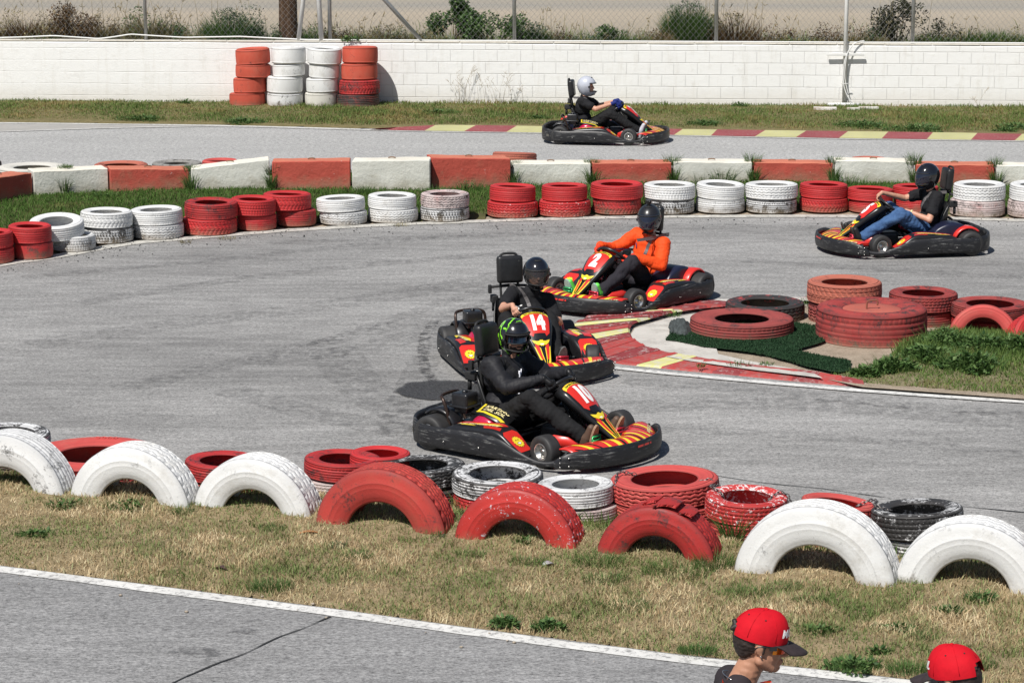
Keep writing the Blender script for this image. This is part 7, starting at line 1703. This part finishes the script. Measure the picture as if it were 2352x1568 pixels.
    for a in range(6):
        az = R(30 + 60 * a); e_ = R(48); mb.sphere((.108 * math.cos(e_) * math.cos(az) * 1.01, .088 * math.cos(e_) * math.sin(az) * 1.01, .108 * math.sin(e_) + .006 * (a in (0, 5))), .0035, 8)
    mb.obj('eyelets', VINB, cp)
    mb = MB(); 
    for a in range(6):
        az = R(60 * a); mb.tube([(.1088 * math.cos(R(e_)) * math.cos(az), .0888 * math.cos(R(e_)) * math.sin(az), .1085 * math.sin(R(e_)) + .014 * max(0, math.cos(az)) ** 1.5 * math.sin(R(e_)) * math.cos(R(e_)) * 2) for e_ in (2 if a != 3 else 30, 20 if a != 3 else 40, 40 if a != 3 else 50, 60, 80)], .0012, 4)
    mb.obj('seams', CAPR, cp)
    bv = BVHTree.FromPolygons([v.co for v in CAPM.vertices], [q.vertices for q in CAPM.polygons])
    t = text_mesh('MOTUL', .040, .0022, shear=.25, res=3); V = []
    for v in t.vertices:
        a = v.co.x / .098; d = Vector((math.cos(a), math.sin(a), 0)); zz = .040 + v.co.y; h = bv.ray_cast(Vector((d.x * .3, d.y * .3, zz)), -d, .5); V.append((h[0] + d * .003) if h[0] else Vector((d.x * .11, d.y * .09, zz)))
    m_ = mesh('lettering', V, [tuple(q.vertices) for q in t.polygons]); link('lettering', m_, cp, KWHT)
    # sunglasses
    W_ = lambda x, y, z: M @ Vector((x, y, z)); gl = MB()
    for sd in (1, -1):
        V = []
        for i in range(9):
            a = R(6 + 62 * i / 8) * sd
            for z in (-.016, .018): V.append(W_(.012 + .094 * math.cos(a), .080 * math.sin(a), z + .004 - (.006 if z > 0 and i > 6 else 0)))
        gl.add(V, [(2 * i, 2 * i + 2, 2 * i + 3, 2 * i + 1) for i in range(8)], True)
    g_ = gl.obj('sunglasses', lens, root)
    mb = MB()
    for sd in (1, -1): mb.tube([W_(.012 + .096 * math.cos(R(a)) , .082 * math.sin(R(a)) * sd, .024 - .004 * (a > 60)) for a in range(0, 72, 8)] + [W_(.020, .083 * sd, .020), W_(-.015, .086 * sd, .014), W_(-.03, .084 * sd, .0)], [.0035] * 9 + [.005, .004, .003], 6)
    for sd in (1, -1): mb.box(W_(.045, .081 * sd, .015), (.030, .005, .018))
    mb.obj('frame', BLK, g_)
    return root, M, pol
ORL = (lambda s: s.out(s.ramp(s.n('SeparateXYZ', {0: s.n('NewGeometry').outputs['Normal']}).outputs[0], [(.2, (.9, .42, .02)), (.6, (.85, .10, .01)), (.9, (.5, .05, .02))])))(NT('orange_mirror_lens', .12, .8)); ORL.node_tree.nodes['Principled BSDF'].inputs['Metallic'].default_value = .6
DKL = plain('dark_lens', (.01, .01, .012), .1, .3)
def stand_at(u, v, z): p = P(u, v, z); return (p.x, p.y, 0)
ra, Ma, pa = stander(stand_at(1726, 1478, 1.77), R(2), 1.77, 'person in profile wearing red cap with dark brim and orange mirrored sunglasses', 9, ORL, True, bun=True, headyaw=-4)
for y0, m_ in ((.115, KRED), (.150, KYEL), (.165, KRED)):
    for sd in (-1,):
        c = [bvh_snap(pa.data, (x, y0 * sd, 1.67), Vector((0, 0, -1)), .003) for x in np.linspace(-.13, .06, 9)]; V = []
        for p in c: V += [p + Vector((0, -.009, 0)), p + Vector((0, .009, 0))]
        link('shoulder_stripe', mesh('st', [bvh_snap(pa.data, (v.x, v.y, 1.67), Vector((0, 0, -1)), .003) for v in V], [(2 * i, 2 * i + 2, 2 * i + 3, 2 * i + 1) for i in range(len(c) - 1)], True), ra, m_)
for sd in (1, -1): MB().sphere(Ma @ Vector((.002, .087 * sd, -.024)), .0042, 8).obj('earring', CHROME, ra)
nk = []
for i in range(24): a = 2 * math.pi * i / 24; nk.append((-.050 + .006 + .070 * math.cos(a), .066 * math.sin(a), 1.77 - .155 - .030 * math.cos(a) + .010))
MB().tube(nk, .0016, 5, closed=True).obj('necklace', CHROME, ra)
rb, Mb_, pb = stander(stand_at(2211, 1566, 1.66), R(140), 1.66, 'person seen from behind wearing red cap and dark sunglasses at the right corner', 8, DKL, False, headyaw=4)
